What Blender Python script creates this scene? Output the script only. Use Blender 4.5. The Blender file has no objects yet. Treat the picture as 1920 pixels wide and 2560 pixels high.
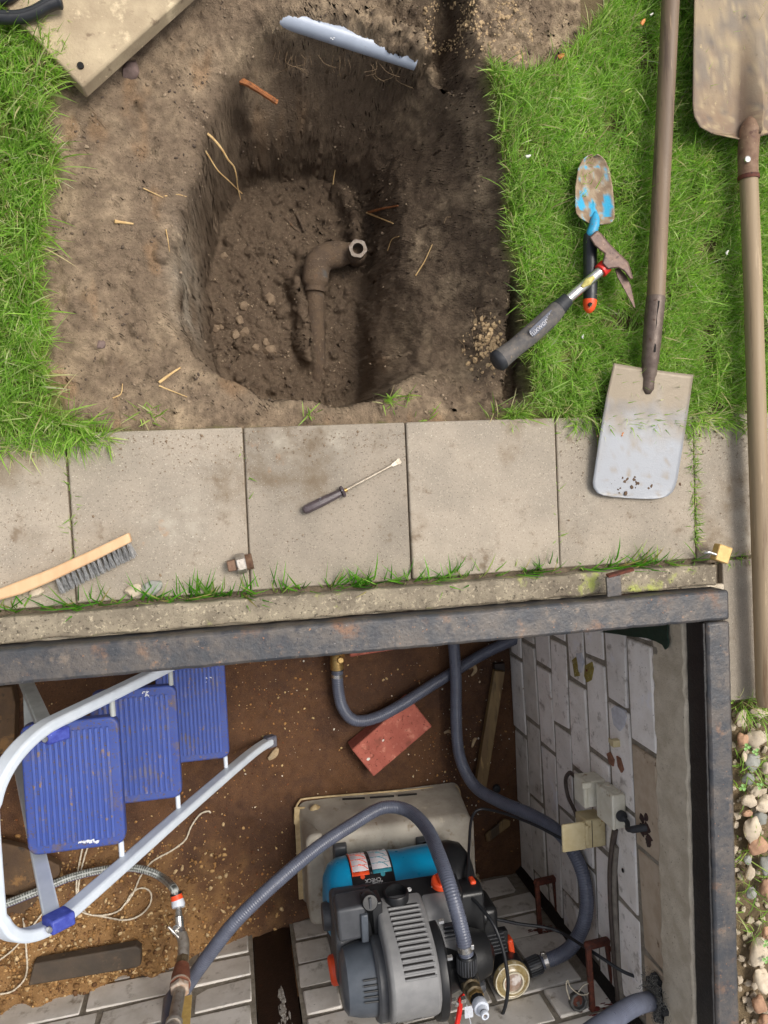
import bpy, bmesh, math, random
import numpy as np
from mathutils import Vector, Matrix, Euler
random.seed(7); RNG = np.random.default_rng(7)
S = bpy.context.scene
# ------------------------------------------------------------------ camera
CAM_ROT = (-0.0385, -0.2004, -0.0462); CAM_H = 1.4021
FPX, CX, CY = 1915.0, 960.0, 1280.0
cd = bpy.data.cameras.new('camera'); cam = bpy.data.objects.new('camera', cd)
S.collection.objects.link(cam); S.camera = cam
cam.location = (0, 0, CAM_H); cam.rotation_euler = CAM_ROT
cd.sensor_fit = 'VERTICAL'; cd.sensor_height = 24.0; cd.lens = FPX/2560*24
cd.clip_start = 0.02; cd.clip_end = 500
# ------------------------------------------------------------------ light: bright overcast
w = bpy.data.worlds.new('World'); S.world = w; w.use_nodes = True
nt = w.node_tree; nt.nodes.clear()
sky = nt.nodes.new('ShaderNodeTexSky'); sky.sky_type = 'NISHITA'; sky.sun_disc = False
SUN_EL, SUN_AZ = math.radians(66), math.radians(58)
sky.sun_elevation = SUN_EL; sky.sun_rotation = SUN_AZ
sky.air_density = 1.0; sky.dust_density = 6.0; sky.ozone_density = 0.6
bg = nt.nodes.new('ShaderNodeBackground'); bg.inputs[1].default_value = 0.145
wo = nt.nodes.new('ShaderNodeOutputWorld')
hsv = nt.nodes.new('ShaderNodeHueSaturation'); hsv.inputs['Saturation'].default_value = .38     # cloud cover greys the blue
nt.links.new(sky.outputs[0], hsv.inputs['Color']); nt.links.new(hsv.outputs[0], bg.inputs[0]); nt.links.new(bg.outputs[0], wo.inputs[0])
sd = bpy.data.lights.new('sun', 'SUN'); sun = bpy.data.objects.new('sun', sd); S.collection.objects.link(sun)
sd.energy = 1.5; sd.angle = math.radians(24); sd.color = (1.0, 0.94, 0.84)
# direction TO the sun: azimuth measured clockwise from +Y (matches sky.sun_rotation)
sv = Vector((math.sin(SUN_AZ)*math.cos(SUN_EL), math.cos(SUN_AZ)*math.cos(SUN_EL), math.sin(SUN_EL)))
sun.rotation_euler = sv.to_track_quat('Z', 'Y').to_euler(); sun.location = (0, 0, 8)
S.view_settings.view_transform = 'Standard'; S.view_settings.look = 'None'
S.view_settings.gamma = 1.0; S.view_settings.use_curve_mapping = False
S.view_settings.exposure = 0.28
# ------------------------------------------------------------------ photo survey -> world
_M = Euler(CAM_ROT, 'XYZ').to_matrix()
def _ray(u, v): return _M @ Vector(((u-CX)/FPX, -(v-CY)/FPX, -1.0))
def at(u, v, z):
    d = _ray(u, v); return Vector((0, 0, CAM_H)) + d*((z-CAM_H)/d.z)
def atX(u, v, X):
    d = _ray(u, v); return Vector((0, 0, CAM_H)) + d*(X/d.x)
def atY(u, v, Y):
    d = _ray(u, v); return Vector((0, 0, CAM_H)) + d*(Y/d.y)
# ------------------------------------------------------------------ numpy noise
def _hash(ix, iy, seed):
    h = (ix.astype(np.int64)*374761393 + iy.astype(np.int64)*668265263 + seed*1442695041) & 0xffffffff
    h = ((h ^ (h >> 13))*1274126177) & 0xffffffff
    return ((h ^ (h >> 16)) & 0xffff)/65535.0
def vnoise(x, y, seed=0):
    ix, iy = np.floor(x), np.floor(y); fx, fy = x-ix, y-iy
    ux, uy = fx*fx*fx*(fx*(fx*6-15)+10), fy*fy*fy*(fy*(fy*6-15)+10)
    def g(dx, dy):
        a = _hash(ix+dx, iy+dy, seed)*2*np.pi
        return np.cos(a)*(fx-dx)+np.sin(a)*(fy-dy)
    a = g(0, 0)*(1-ux)+g(1, 0)*ux; b = g(0, 1)*(1-ux)+g(1, 1)*ux
    return (a*(1-uy)+b*uy)*1.5
def fbm(x, y, f, o=4, seed=0, ridged=False, gain=.5):
    s, a = 0, 1.0
    for i in range(o):
        n = vnoise(x*f+i*17.3, y*f-i*9.1, seed+i)
        s = s + a*((1-2*np.abs(n)) if ridged else n); f *= 2.03; a *= gain
    return s
def vnoise3(x, y, z, seed=0):
    ix, iy, iz = np.floor(x), np.floor(y), np.floor(z); fx, fy, fz = x-ix, y-iy, z-iz
    q = lambda f: f*f*f*(f*(f*6-15)+10)
    ux, uy, uz = q(fx), q(fy), q(fz); out = 0
    for dx in (0, 1):
        for dy in (0, 1):
            for dz in (0, 1):
                h = _hash(ix+dx+(iz+dz)*57, iy+dy+(iz+dz)*131, seed)*2*np.pi; h2 = _hash(iy+dy+(iz+dz)*71, ix+dx-(iz+dz)*37, seed+77)*2-1
                s = np.sqrt(1-h2*h2)
                g = s*np.cos(h)*(fx-dx)+s*np.sin(h)*(fy-dy)+h2*(fz-dz)
                out = out+g*(ux if dx else 1-ux)*(uy if dy else 1-uy)*(uz if dz else 1-uz)
    return out*1.6
def fbm3(x, y, z, f, o=3, seed=0, ridged=False):
    s, a = 0, 1.0
    for i in range(o):
        n = vnoise3(x*f+i*17.3, y*f-i*9.1, z*f+i*5.7, seed+i); s = s+a*((1-2*np.abs(n)) if ridged else n); f *= 2.03; a *= .5
    return s
def sstep(a, b, x):
    t = np.clip((x-a)/(b-a), 0, 1); return t*t*(3-2*t)
def inpoly(px, py, poly):
    r = np.zeros(px.shape, bool); n = len(poly)
    for i in range(n):
        x1, y1 = poly[i]; x2, y2 = poly[(i+1) % n]
        if y1 == y2: continue
        c = ((y1 > py) != (y2 > py)) & (px < (x2-x1)*(py-y1)/(y2-y1)+x1); r ^= c
    return r
def sdist(px, py, poly, closed=True):
    """signed distance, positive inside"""
    d = np.full(px.shape, 1e9); n = len(poly)
    for i in range(n if closed else n-1):
        x1, y1 = poly[i]; x2, y2 = poly[(i+1) % n]
        dx, dy = x2-x1, y2-y1; L = dx*dx+dy*dy+1e-12
        t = np.clip(((px-x1)*dx+(py-y1)*dy)/L, 0, 1)
        d = np.minimum(d, np.hypot(px-x1-t*dx, py-y1-t*dy))
    return np.where(inpoly(px, py, poly), d, -d) if closed else d
# ------------------------------------------------------------------ mesh builder
def frame(o, x, y=None, z=None):
    """4x4 from origin, x axis and approximate z axis"""
    x = Vector(x).normalized(); z = Vector(z if z is not None else (0, 0, 1)); z = (z-x*z.dot(x)).normalized()
    y = z.cross(x); M = Matrix.Identity(4)
    for i in range(3): M[i][0], M[i][1], M[i][2], M[i][3] = x[i], y[i], z[i], o[i]
    return M
def axis_frame(o, a):
    a = Vector(a).normalized(); t = Vector((0, 0, 1)) if abs(a.z) < .9 else Vector((1, 0, 0))
    x = t.cross(a).normalized(); y = a.cross(x); M = Matrix.Identity(4)
    for i in range(3): M[i][0], M[i][1], M[i][2], M[i][3] = x[i], y[i], a[i], o[i]
    return M
def spline(pts, n=8):
    P = [Vector(p) for p in pts]
    if len(P) < 3:
        return [P[0].lerp(P[-1], i/n) for i in range(n+1)]
    Q = [P[0]*2-P[1]]+P+[P[-1]*2-P[-2]]; out = []
    for i in range(1, len(Q)-2):
        p0, p1, p2, p3 = Q[i-1:i+3]
        for k in range(n):
            t = k/n
            out.append(.5*((2*p1)+(p2-p0)*t+(2*p0-5*p1+4*p2-p3)*t*t+(3*p1-p0-3*p2+p3)*t**3))
    out.append(P[-1].copy()); return out
def resample(pts, step):
    L = [0]
    for a, b in zip(pts, pts[1:]): L.append(L[-1]+(b-a).length)
    n = max(2, int(L[-1]/step)); out = []; j = 0
    for i in range(n+1):
        s = L[-1]*i/n
        while j < len(L)-2 and L[j+1] < s: j += 1
        d = L[j+1]-L[j]; out.append(pts[j].lerp(pts[j+1], (s-L[j])/d if d > 0 else 0))
    return out
class MB:
    def __init__(s): s.v = []; s.f = []
    def add(s, vs, fs):
        b = len(s.v); s.v += [Vector(p) for p in vs]; s.f += [tuple(b+i for i in q) for q in fs]; return s
    def box(s, c, size, M=None, top=1.0, jit=0):
        x, y, z = (q/2 for q in size); vs = []
        for sz in (-1, 1):
            k = top if sz > 0 else 1
            for sx, sy in ((-1, -1), (1, -1), (1, 1), (-1, 1)):
                vs.append(Vector((sx*x*k+random.uniform(-jit, jit), sy*y*k+random.uniform(-jit, jit), sz*z+random.uniform(-jit, jit))))
        R = M.to_3x3() if M else Matrix.Identity(3); c = Vector(c)
        return s.add([c+R@p for p in vs], [(0, 3, 2, 1), (4, 5, 6, 7), (0, 1, 5, 4), (1, 2, 6, 5), (2, 3, 7, 6), (3, 0, 4, 7)])
    def prism(s, out, z0, z1, M=None, taper=1.0):
        n = len(out); M = M or Matrix.Identity(4)
        cx = sum(p[0] for p in out)/n; cy = sum(p[1] for p in out)/n
        a = [M@Vector((p[0], p[1], z0)) for p in out]
        b = [M@Vector((cx+(p[0]-cx)*taper, cy+(p[1]-cy)*taper, z1)) for p in out]
        area = sum(out[i][0]*out[(i+1) % n][1]-out[(i+1) % n][0]*out[i][1] for i in range(n))
        fs = [tuple(range(n-1, -1, -1)), tuple(range(n, 2*n))]+[(i, (i+1) % n, n+(i+1) % n, n+i) for i in range(n)]
        if (area < 0) != (z1 < z0): fs = [tuple(reversed(q)) for q in fs]
        return s.add(a+b, fs)
    def tube(s, pts, r, seg=10, caps=True, sq=None, up=None):
        """sweep a circle (or sq=(w,h) rectangle) along pts; r scalar or list"""
        P = [Vector(p) for p in pts]; n = len(P); vs = []; fs = []
        T = [(P[min(i+1, n-1)]-P[max(i-1, 0)]).normalized() for i in range(n)]
        u = Vector(up) if up else (Vector((0, 0, 1)) if abs(T[0].z) < .9 else Vector((1, 0, 0)))
        if sq: seg = 4
        for i in range(n):
            u = (u-T[i]*u.dot(T[i])).normalized(); w_ = T[i].cross(u)
            for k in range(seg):
                if sq:
                    a, b = ((1, 1), (-1, 1), (-1, -1), (1, -1))[k]; q = u*(a*sq[1]/2)+w_*(b*sq[0]/2)
                else:
                    t = 2*math.pi*k/seg; rr = r[i] if hasattr(r, '__len__') else r
                    q = (u*math.cos(t)+w_*math.sin(t))*rr
                vs.append(P[i]+q)
        for i in range(n-1):
            for k in range(seg):
                k2 = (k+1) % seg
                fs.append((i*seg+k, i*seg+k2, (i+1)*seg+k2, (i+1)*seg+k))
        if caps: fs += [tuple(range(seg-1, -1, -1)), tuple((n-1)*seg+k for k in range(seg))]
        return s.add(vs, fs)
    def lathe(s, prof, o, a, seg=24, closed=True):
        """prof: list of (radius, height along axis)"""
        M = axis_frame(o, a); n = len(prof); vs = []; fs = []
        for r, h in prof:
            for k in range(seg):
                t = 2*math.pi*k/seg; vs.append(M@Vector((r*math.cos(t), r*math.sin(t), h)))
        for i in range(n-1):
            for k in range(seg):
                k2 = (k+1) % seg; fs.append((i*seg+k, i*seg+k2, (i+1)*seg+k2, (i+1)*seg+k))
        if closed: fs += [tuple(range(seg-1, -1, -1)), tuple((n-1)*seg+k for k in range(seg))]
        return s.add(vs, fs)
    def blob(s, c, rad, rz=0, rough=.15, sub=2, tilt=0, seed=None):
        bm = bmesh.new(); bmesh.ops.create_icosphere(bm, subdivisions=sub, radius=1)
        sd_ = seed if seed is not None else random.uniform(0, 100)
        R = Euler((tilt, tilt*.6, rz)).to_matrix()
        from mathutils import noise
        vs = []
        for v in bm.verts:
            p = v.co.normalized(); k = 1+rough*noise.noise(p*1.3+Vector((sd_, sd_*.7, 0)))*1.6+rough*.5*noise.noise(p*3.1+Vector((sd_, 3, sd_)))
            q = Vector((p.x*rad[0], p.y*rad[1], p.z*rad[2]))*k; vs.append(Vector(c)+R@q)
        fs = [tuple(v.index for v in f.verts) for f in bm.faces]; bm.free()
        return s.add(vs, fs)
    def quad(s, a, b, c, d): return s.add([a, b, c, d], [(0, 1, 2, 3)])
def wloc(o):
    p = Vector(o.location)
    while o.parent: o = o.parent; p += Vector(o.location)
    return p
def link(o): S.collection.objects.link(o); return o
def tag(o, label=None, cat=None, group=None, kind=None, category=None):
    cat = cat or category
    if label: o['label'] = label
    if cat: o['category'] = cat
    if group: o['group'] = group
    if kind: o['kind'] = kind
    return o
def obj(name, mb, mat, parent=None, loc=None, smooth=35, bevel=0, seg=2, **kw):
    me = bpy.data.meshes.new(name)
    if loc is None:
        loc = wloc(parent) if parent else (sum(mb.v, Vector())/len(mb.v) if mb.v else Vector())
    loc = Vector(loc)
    me.from_pydata([tuple(p-loc) for p in mb.v], [], mb.f); me.validate(); me.update()
    for m in (mat if isinstance(mat, (list, tuple)) else [mat]): me.materials.append(m)
    if smooth:
        me.shade_smooth()
        try: me.set_sharp_from_angle(angle=math.radians(smooth))
        except Exception: pass
    o = bpy.data.objects.new(name, me); link(o)
    if parent: o.parent = parent; o.location = loc-wloc(parent)
    else: o.location = loc
    if bevel:
        b = o.modifiers.new('bevel', 'BEVEL'); b.width = bevel; b.segments = seg; b.limit_method = 'ANGLE'; b.angle_limit = math.radians(40)
    return tag(o, **kw)
def thing(name, label, cat, loc, group=None):
    o = bpy.data.objects.new(name, None); link(o); o.location = loc; o.empty_display_size = .02
    return tag(o, label, cat, group)
def npmesh(name, V, F, mat, loc=(0, 0, 0), col=None, smooth=True, parent=None, attrs=None, **kw):
    me = bpy.data.meshes.new(name); V = np.asarray(V, np.float32); n = len(V)
    if isinstance(F, list): groups = F
    else: groups = [F]
    me.vertices.add(n); me.vertices.foreach_set('co', (V-np.array(loc, np.float32)).ravel())
    idx = np.concatenate([g.ravel() for g in groups]).astype(np.int32)
    tot = np.concatenate([np.full(len(g), g.shape[1]) for g in groups]).astype(np.int32)
    st = np.concatenate([[0], np.cumsum(tot)[:-1]]).astype(np.int32)
    me.loops.add(len(idx)); me.loops.foreach_set('vertex_index', idx)
    me.polygons.add(len(tot)); me.polygons.foreach_set('loop_start', st); me.polygons.foreach_set('loop_total', tot)
    me.update(calc_edges=True); me.validate()
    if col is not None:
        a = me.color_attributes.new('Col', 'FLOAT_COLOR', 'POINT')
        c4 = np.ones((n, 4), np.float32); c4[:, :3] = col; a.data.foreach_set('color', c4.ravel())
    for k, val in (attrs or {}).items():
        a = me.attributes.new(k, 'FLOAT', 'POINT'); a.data.foreach_set('value', np.asarray(val, np.float32).ravel())
    if smooth: me.shade_smooth()
    me.materials.append(mat); o = bpy.data.objects.new(name, me); link(o); o.location = loc
    if parent: o.parent = parent
    return tag(o, **kw)
# ------------------------------------------------------------------ materials
def srgb(r, g, b):
    f = lambda c: (c/255/12.92) if c <= 10 else ((c/255+.055)/1.055)**2.4
    return (f(r), f(g), f(b))
def mat(name, base, var=None, sc=20, rough=.6, metal=0, bump=.0, bsc=200, spots=(), rand=0, rvar=.15,
        stretch=None, spec=.5, bdist=.002, coat=0, attr=None, tex2=None):
    """base/var mixed by fractal noise; spots: (colour, scale, threshold, softness[, roughness]); all in object space, scales per metre"""
    m = bpy.data.materials.new(name); m.use_nodes = True; n = m.node_tree; L = n.links; N = n.nodes
    p = N['Principled BSDF']; tc = N.new('ShaderNodeTexCoord'); oi = N.new('ShaderNodeObjectInfo')
    vm = N.new('ShaderNodeVectorMath'); vm.operation = 'ADD'
    L.new(tc.outputs['Object'], vm.inputs[0])
    mu = N.new('ShaderNodeMath'); mu.operation = 'MULTIPLY'; mu.inputs[1].default_value = 13.7; L.new(oi.outputs['Random'], mu.inputs[0])
    L.new(mu.outputs[0], vm.inputs[1]); vec = vm.outputs[0]
    if stretch:
        mp = N.new('ShaderNodeMapping'); mp.inputs['Scale'].default_value = stretch; L.new(vec, mp.inputs[0]); vec = mp.outputs[0]
    def noise(scale, det=6, ro=.6):
        t = N.new('ShaderNodeTexNoise'); t.inputs['Scale'].default_value = scale; t.inputs['Detail'].default_value = det
        t.inputs['Roughness'].default_value = ro; L.new(vec, t.inputs['Vector']); return t.outputs['Fac']
    def ramp(x, a, b):
        r = N.new('ShaderNodeMapRange'); r.inputs[1].default_value = a; r.inputs[2].default_value = b; r.interpolation_type = 'SMOOTHSTEP'
        L.new(x, r.inputs[0]); return r.outputs[0]
    def mix(fac, a, b):
        x = N.new('ShaderNodeMix'); x.data_type = 'RGBA'
        if isinstance(fac, (int, float)): x.inputs[0].default_value = fac
        else: L.new(fac, x.inputs[0])
        for s_, q in ((6, a), (7, b)):
            if isinstance(q, tuple): x.inputs[s_].default_value = (*q[:3], 1)
            else: L.new(q, x.inputs[s_])
        return x.outputs[2]
    if attr:
        at_ = N.new('ShaderNodeAttribute'); at_.attribute_name = attr; at_.attribute_type = 'GEOMETRY'; c = at_.outputs['Color']
        if var: c = mix(ramp(noise(sc), .35, .7), c, var)
    else:
        c = mix(ramp(noise(sc), .32, .68), base, var or tuple(x*.8 for x in base))
    for sp in spots: c = mix(ramp(noise(sp[1], 5, .65), sp[2], sp[2]+sp[3]), c, sp[0])
    if tex2: c = tex2(N, L, vec, c, mix, ramp, noise)
    if rand:
        hs = N.new('ShaderNodeHueSaturation'); r2 = N.new('ShaderNodeMapRange'); r2.inputs[3].default_value = 1-rand; r2.inputs[4].default_value = 1+rand
        L.new(oi.outputs['Random'], r2.inputs[0]); L.new(r2.outputs[0], hs.inputs['Value']); L.new(c, hs.inputs['Color']); c = hs.outputs[0]
    L.new(c, p.inputs['Base Color'])
    rr = N.new('ShaderNodeMapRange'); rr.inputs[3].default_value = max(.02, rough-rvar); rr.inputs[4].default_value = min(1, rough+rvar)
    L.new(noise(sc*2.7), rr.inputs[0]); L.new(rr.outputs[0], p.inputs['Roughness'])
    p.inputs['Metallic'].default_value = metal; p.inputs['Specular IOR Level'].default_value = spec
    if coat: p.inputs['Coat Weight'].default_value = coat; p.inputs['Coat Roughness'].default_value = .15
    if bump:
        b = N.new('ShaderNodeBump'); b.inputs['Strength'].default_value = bump; b.inputs['Distance'].default_value = bdist
        L.new(noise(bsc, 8, .65), b.inputs['Height']); L.new(b.outputs[0], p.inputs['Normal'])
    m['principled'] = 1
    return m
# ================================================================== MATERIALS
DUST = srgb(168, 148, 120); MUD = srgb(84, 66, 50); RUST = srgb(120, 68, 40)
m_soil = mat('soil', (1, 1, 1), None, 30, rough=.92, rvar=.06, bump=1.0, bsc=300, bdist=.0045, attr='Col', spec=.2,
             tex2=lambda N, L, v, c, mix, ramp, noise: mix(ramp(noise(230, 6, .8), .57, .70), mix(ramp(noise(380, 5, .75), .55, .68), c, srgb(64, 53, 44)), srgb(154, 137, 114)))
m_slab = mat('concrete_slab', srgb(160, 149, 134), srgb(143, 134, 121), 9, rough=.88, rvar=.08, bump=.45, bsc=520, bdist=.0014, spec=.25, rand=.10,
             spots=((srgb(178, 168, 150), 260, .56, .16), (srgb(104, 94, 82), 300, .56, .14), (srgb(120, 106, 88), 6, .53, .2), (srgb(206, 198, 184), 520, .62, .08), (srgb(172, 122, 76), 9, .665, .12), (srgb(120, 106, 90), 24, .60, .14), (srgb(186, 178, 162), 4, .60, .2)))
m_conc = mat('rim_concrete', srgb(150, 140, 121), srgb(112, 103, 90), 18, rough=.92, bump=.8, bsc=260, bdist=.002, spec=.2,
             spots=((srgb(184, 172, 148), 130, .54, .16), (srgb(96, 88, 76), 210, .56, .12), (srgb(166, 172, 96), 12, .60, .12), (srgb(78, 71, 62), 120, .57, .12), (srgb(150, 96, 76), 16, .69, .06)))
m_conc2 = mat('inner_concrete', srgb(206, 195, 176), srgb(182, 170, 150), 22, rough=.92, bump=.8, bsc=300, bdist=.002, spec=.2,
              spots=((srgb(172, 162, 142), 140, .56, .16), (srgb(88, 76, 64), 110, .64, .1), (srgb(110, 90, 62), 9, .6, .15)))
m_steel = mat('painted_steel', srgb(65, 67, 71), srgb(94, 88, 83), 22, rough=.42, rvar=.14, metal=.3, bump=.7, bsc=95, bdist=.0016,
              spots=((srgb(56, 58, 64), 42, .50, .24), (srgb(124, 112, 100), 30, .55, .20), (srgb(116, 88, 70), 15, .56, .18), (srgb(150, 108, 78), 120, .655, .06), (srgb(52, 54, 60), 150, .58, .12), (srgb(160, 156, 150), 210, .68, .05), (srgb(176, 116, 66), 19, .745, .03)))
m_black = mat('black_tar', srgb(17, 15, 15), srgb(26, 22, 20), 60, rough=.5, bump=.8, bsc=120, bdist=.002, spots=((srgb(84, 62, 48), 45, .70, .06),))
m_brickw = mat('white_brick', srgb(234, 229, 224), srgb(220, 214, 207), 16, rough=.75, bump=.35, bsc=150, bdist=.0015, rand=.07, spec=.3,
               spots=((srgb(166, 158, 150), 26, .54, .18), (srgb(150, 124, 100), 20, .66, .10), (srgb(110, 100, 92), 170, .64, .07), (srgb(228, 226, 230), 9, .60, .14), (srgb(120, 108, 98), 55, .68, .06)))
m_brickb = mat('tan_brick', srgb(188, 172, 152), srgb(172, 154, 132), 22, rough=.8, bump=.35, bsc=150, bdist=.0015, rand=.06, spec=.3,
               spots=((srgb(122, 104, 84), 40, .62, .1), (srgb(190, 178, 160), 18, .62, .14)))
m_brickg = mat('grey_wet_brick', srgb(220, 215, 208), srgb(202, 196, 187), 18, rough=.62, bump=.4, bsc=150, bdist=.0015, rand=.10, spec=.35,
               spots=((srgb(146, 137, 124), 22, .54, .20), (srgb(214, 211, 208), 14, .60, .12), (srgb(96, 78, 60), 45, .68, .08)))
m_mortar = mat('mortar', srgb(150, 142, 129), srgb(124, 116, 103), 60, rough=.95, bump=.9, bsc=420, bdist=.003, spots=((srgb(160, 152, 140), 200, .6, .1), (srgb(78, 70, 58), 90, .62, .1)))
m_green = mat('green_paint', srgb(8, 52, 40), srgb(6, 42, 32), 40, rough=.45, bump=.2, bsc=160)
m_rust = mat('rusty_iron', srgb(104, 52, 34), srgb(70, 34, 24), 60, rough=.75, bump=.8, bsc=240, bdist=.0015, spots=((srgb(44, 24, 20), 80, .56, .12), (srgb(140, 78, 48), 120, .64, .1)))
m_dark = mat('dark_wet_iron', srgb(40, 26, 20), srgb(28, 18, 14), 30, rough=.4, bump=.6, bsc=150, bdist=.002, spots=((srgb(66, 40, 26), 30, .6, .12), (srgb(120, 112, 104), 26, .74, .06)))
m_pebble = mat('pebble', srgb(200, 186, 164), srgb(176, 161, 140), 40, rough=.8, bump=.35, bsc=330, rand=.22, spec=.3, spots=((srgb(190, 178, 160), 120, .6, .12), (srgb(112, 98, 84), 150, .63, .1)))
m_pebr = mat('reddish_pebble', srgb(182, 144, 116), srgb(156, 122, 98), 45, rough=.8, bump=.35, bsc=330, rand=.15, spec=.3)
m_pebg = mat('grey_pebble', srgb(152, 152, 144), srgb(130, 130, 124), 45, rough=.75, bump=.3, bsc=330, rand=.15, spec=.3)
def grassmat():
    m = bpy.data.materials.new('grass'); m.use_nodes = True; n = m.node_tree; p = n.nodes['Principled BSDF']
    a = n.nodes.new('ShaderNodeAttribute'); a.attribute_name = 'Col'; n.links.new(a.outputs['Color'], p.inputs['Base Color'])
    p.inputs['Roughness'].default_value = .42; p.inputs['Specular IOR Level'].default_value = .35
    t = n.nodes.new('ShaderNodeBsdfTranslucent'); hs = n.nodes.new('ShaderNodeHueSaturation'); hs.inputs['Value'].default_value = 1.45; hs.inputs['Saturation'].default_value = 1.1
    n.links.new(a.outputs['Color'], hs.inputs['Color']); n.links.new(hs.outputs[0], t.inputs[0])
    mx = n.nodes.new('ShaderNodeMixShader'); mx.inputs[0].default_value = .5
    n.links.new(p.outputs[0], mx.inputs[1]); n.links.new(t.outputs[0], mx.inputs[2]); n.links.new(mx.outputs[0], n.nodes['Material Output'].inputs[0]); return m
m_grass = grassmat()
# ================================================================== GROUND
F = 1.1573
def P(pts, z): return [tuple(at(u*F, v*F, z)[:2]) for u, v in pts]     # points read off the overview picture
C0 = P([(0, -60), (60, 30), (105, 110), (135, 150), (130, 215), (108, 262), (112, 300), (135, 345), (128, 400), (112, 430), (104, 480), (100, 560), (94, 640), (108, 700), (106, 800),
        (124, 850), (160, 905), (185, 935), (1100, 920), (1082, 896), (1122, 880), (1142, 850), (1130, 780), (1135, 740), (1122, 680), (1118, 620), (1102, 575), (1086, 530), (1083, 450), (1086, 380),
        (1072, 320), (1066, 250), (1048, 190), (1046, 135), (1062, 165), (1110, 178), (1160, 165), (1200, 135), (1250, 90), (1285, 45), (1320, 0), (1340, -60)], -.03)
C1 = P([(575, 90), (545, 118), (515, 155), (488, 200), (466, 265), (438, 345), (412, 420), (392, 500), (380, 600), (386, 680), (412, 750), (452, 805), (520, 832), (600, 856), (690, 868),
        (790, 852), (880, 822), (960, 805), (1010, 770), (1030, 690), (1040, 600), (1038, 500), (1030, 420), (1020, 320), (1008, 230), (960, 160), (890, 138), (760, 98), (640, 92)], -.09)
C2 = P([(505, 315), (486, 390), (464, 440), (446, 520), (438, 620), (446, 700), (466, 770), (480, 850), (560, 885), (680, 900), (780, 885), (806, 800), (812, 720), (835, 640), (850, 540), (864, 450), (866, 390), (850, 335), (800, 300), (710, 280), (610, 288), (545, 325)], -.34)
C3 = P([(560, 400), (505, 430), (476, 480), (456, 540), (450, 640), (462, 730), (480, 840), (560, 878), (680, 893), (775, 875), (784, 790), (768, 715), (772, 640), (784, 560), (792, 480), (775, 425), (720, 388), (650, 376), (600, 380)], -.46)
TR = P([(918, -60), (922, 40), (928, 110), (935, 190), (960, 240), (1008, 240), (1004, 130), (998, 60), (990, -60)], -.1)     # the narrow trench running up
SL = P([(1082, 560), (1088, 640), (1086, 720), (1082, 790), (1080, 870), (1125, 870), (1135, 800), (1128, 730), (1118, 650), (1100, 585)], -.06)   # slot along the turf
X0, X1, Y0, Y1 = -.50, .72, .0945, 1.22
st = .0027
gx = np.arange(X0, X1+st, st); gy = np.arange(Y0, Y1+st, st)
GX, GY = np.meshgrid(gx, gy)
wx = GX+.011*fbm(GX, GY, 8, 2, 5); wy = GY+.011*fbm(GX, GY, 8, 2, 6)
we = .004*fbm(GX, GY, 50, 2, 8)                      # ragged turf edge only
d0, d1, d2, d3 = (sdist(wx, wy, c) for c in (C0, C1, C2, C3)); d0 = d0+we
zs = -.028-.03*sstep(0, .16, d0)
right = sstep(.30, .40, GX+.15*(GY-.6))
zs = zs-.05*sstep(.0, .10, d0)*right*sstep(-.02, .1, GY-.17)
zr = np.where(d1 > -.03, zs-.03*sstep(-.03, .005, d1), zs)
t12 = np.clip(d1/(d1-d2+1e-6), 0, 1)
shape12 = np.where(right > .5, t12, t12**.75)
far = sstep(.55, .72, GY); zc2 = -.36+.11*right*(1-far)+.09*far
z = np.where(d1 > 0, zr+(zc2-zr)*np.where(d2 > 0, 1, shape12), zr)
t23 = np.clip(d2/(d2-d3+1e-6), 0, 1)
z = np.where(d2 > 0, zc2+(-.465-zc2)*np.where(d3 > 0, 1, t23*(.45+.55*t23)), z)
dt, ds = sdist(wx, wy, TR), sdist(wx, wy, SL)
z = z-np.where(d1 < .0, .075*sstep(-.002, .040, dt), 0)-np.where(d1 < 0, .05*sstep(0, .012, ds), 0)
# mound along the buried pipe in the hole floor
def ridge(poly, wdt, h):
    global z
    z = z+h*sstep(wdt, wdt*.25, sdist(wx, wy, poly, False))*sstep(0, .03, d3)
ridge(P([(650, 620), (655, 700), (660, 780)], -.46), .030, .045)
ridge(P([(740, 410), (760, 470), (775, 520)], -.44), .035, .05)
dug = sstep(-.004, .010, d0)
zb = z.copy()                                   # weathered: round off the rim and the foot of the walls
for _ in range(7):
    zb[1:-1, 1:-1] = (zb[1:-1, 1:-1]*2+zb[:-2, 1:-1]+zb[2:, 1:-1]+zb[1:-1, :-2]+zb[1:-1, 2:])/6
kb = sstep(.012, .035, d0)*sstep(-.006, .02, -ds)*sstep(Y0+.03, Y0+.06, GY); z = z*(1-kb)+zb*kb
wall = sstep(0, .02, d1)*(1-sstep(-.005, .02, d2))
# soil bank lying over the far side of the drain pipe
pq = np.array([at(u, v, -.05)[:2] for u, v in ((690, -14), (780, 4), (860, 30), (950, 62), (1045, 100))]); dpb = sdist(GX, GY, [tuple(p) for p in pq], False)
z = np.maximum(z, -.036-1.6*np.maximum(0, dpb-.013-.007*fbm(GX, GY, 40, 3, 72))+.006*fbm(GX, GY, 60, 3, 71)-.6*np.maximum(0, sstep(.03, .06, dpb))*.2-9*np.maximum(0, dpb-.045))
turf = -.004+.010*fbm(GX, GY, 9, 3, 3)+.004*fbm(GX, GY, 60, 2, 4)
z = np.where(d0 > 0.0, z, turf*(1-sstep(-.012, 0, d0))+(-.012)*sstep(-.012, 0, d0)) if False else z*dug+turf*(1-dug)
trod = P([(1005, 5), (1015, 120), (1050, 128), (1080, 160), (1150, 160), (1220, 110), (1270, 50), (1310, 0), (1330, -60), (1000, -60)], -.02)
dtr = sdist(wx, wy, trod); tk = sstep(-.01, .02, dtr)
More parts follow.
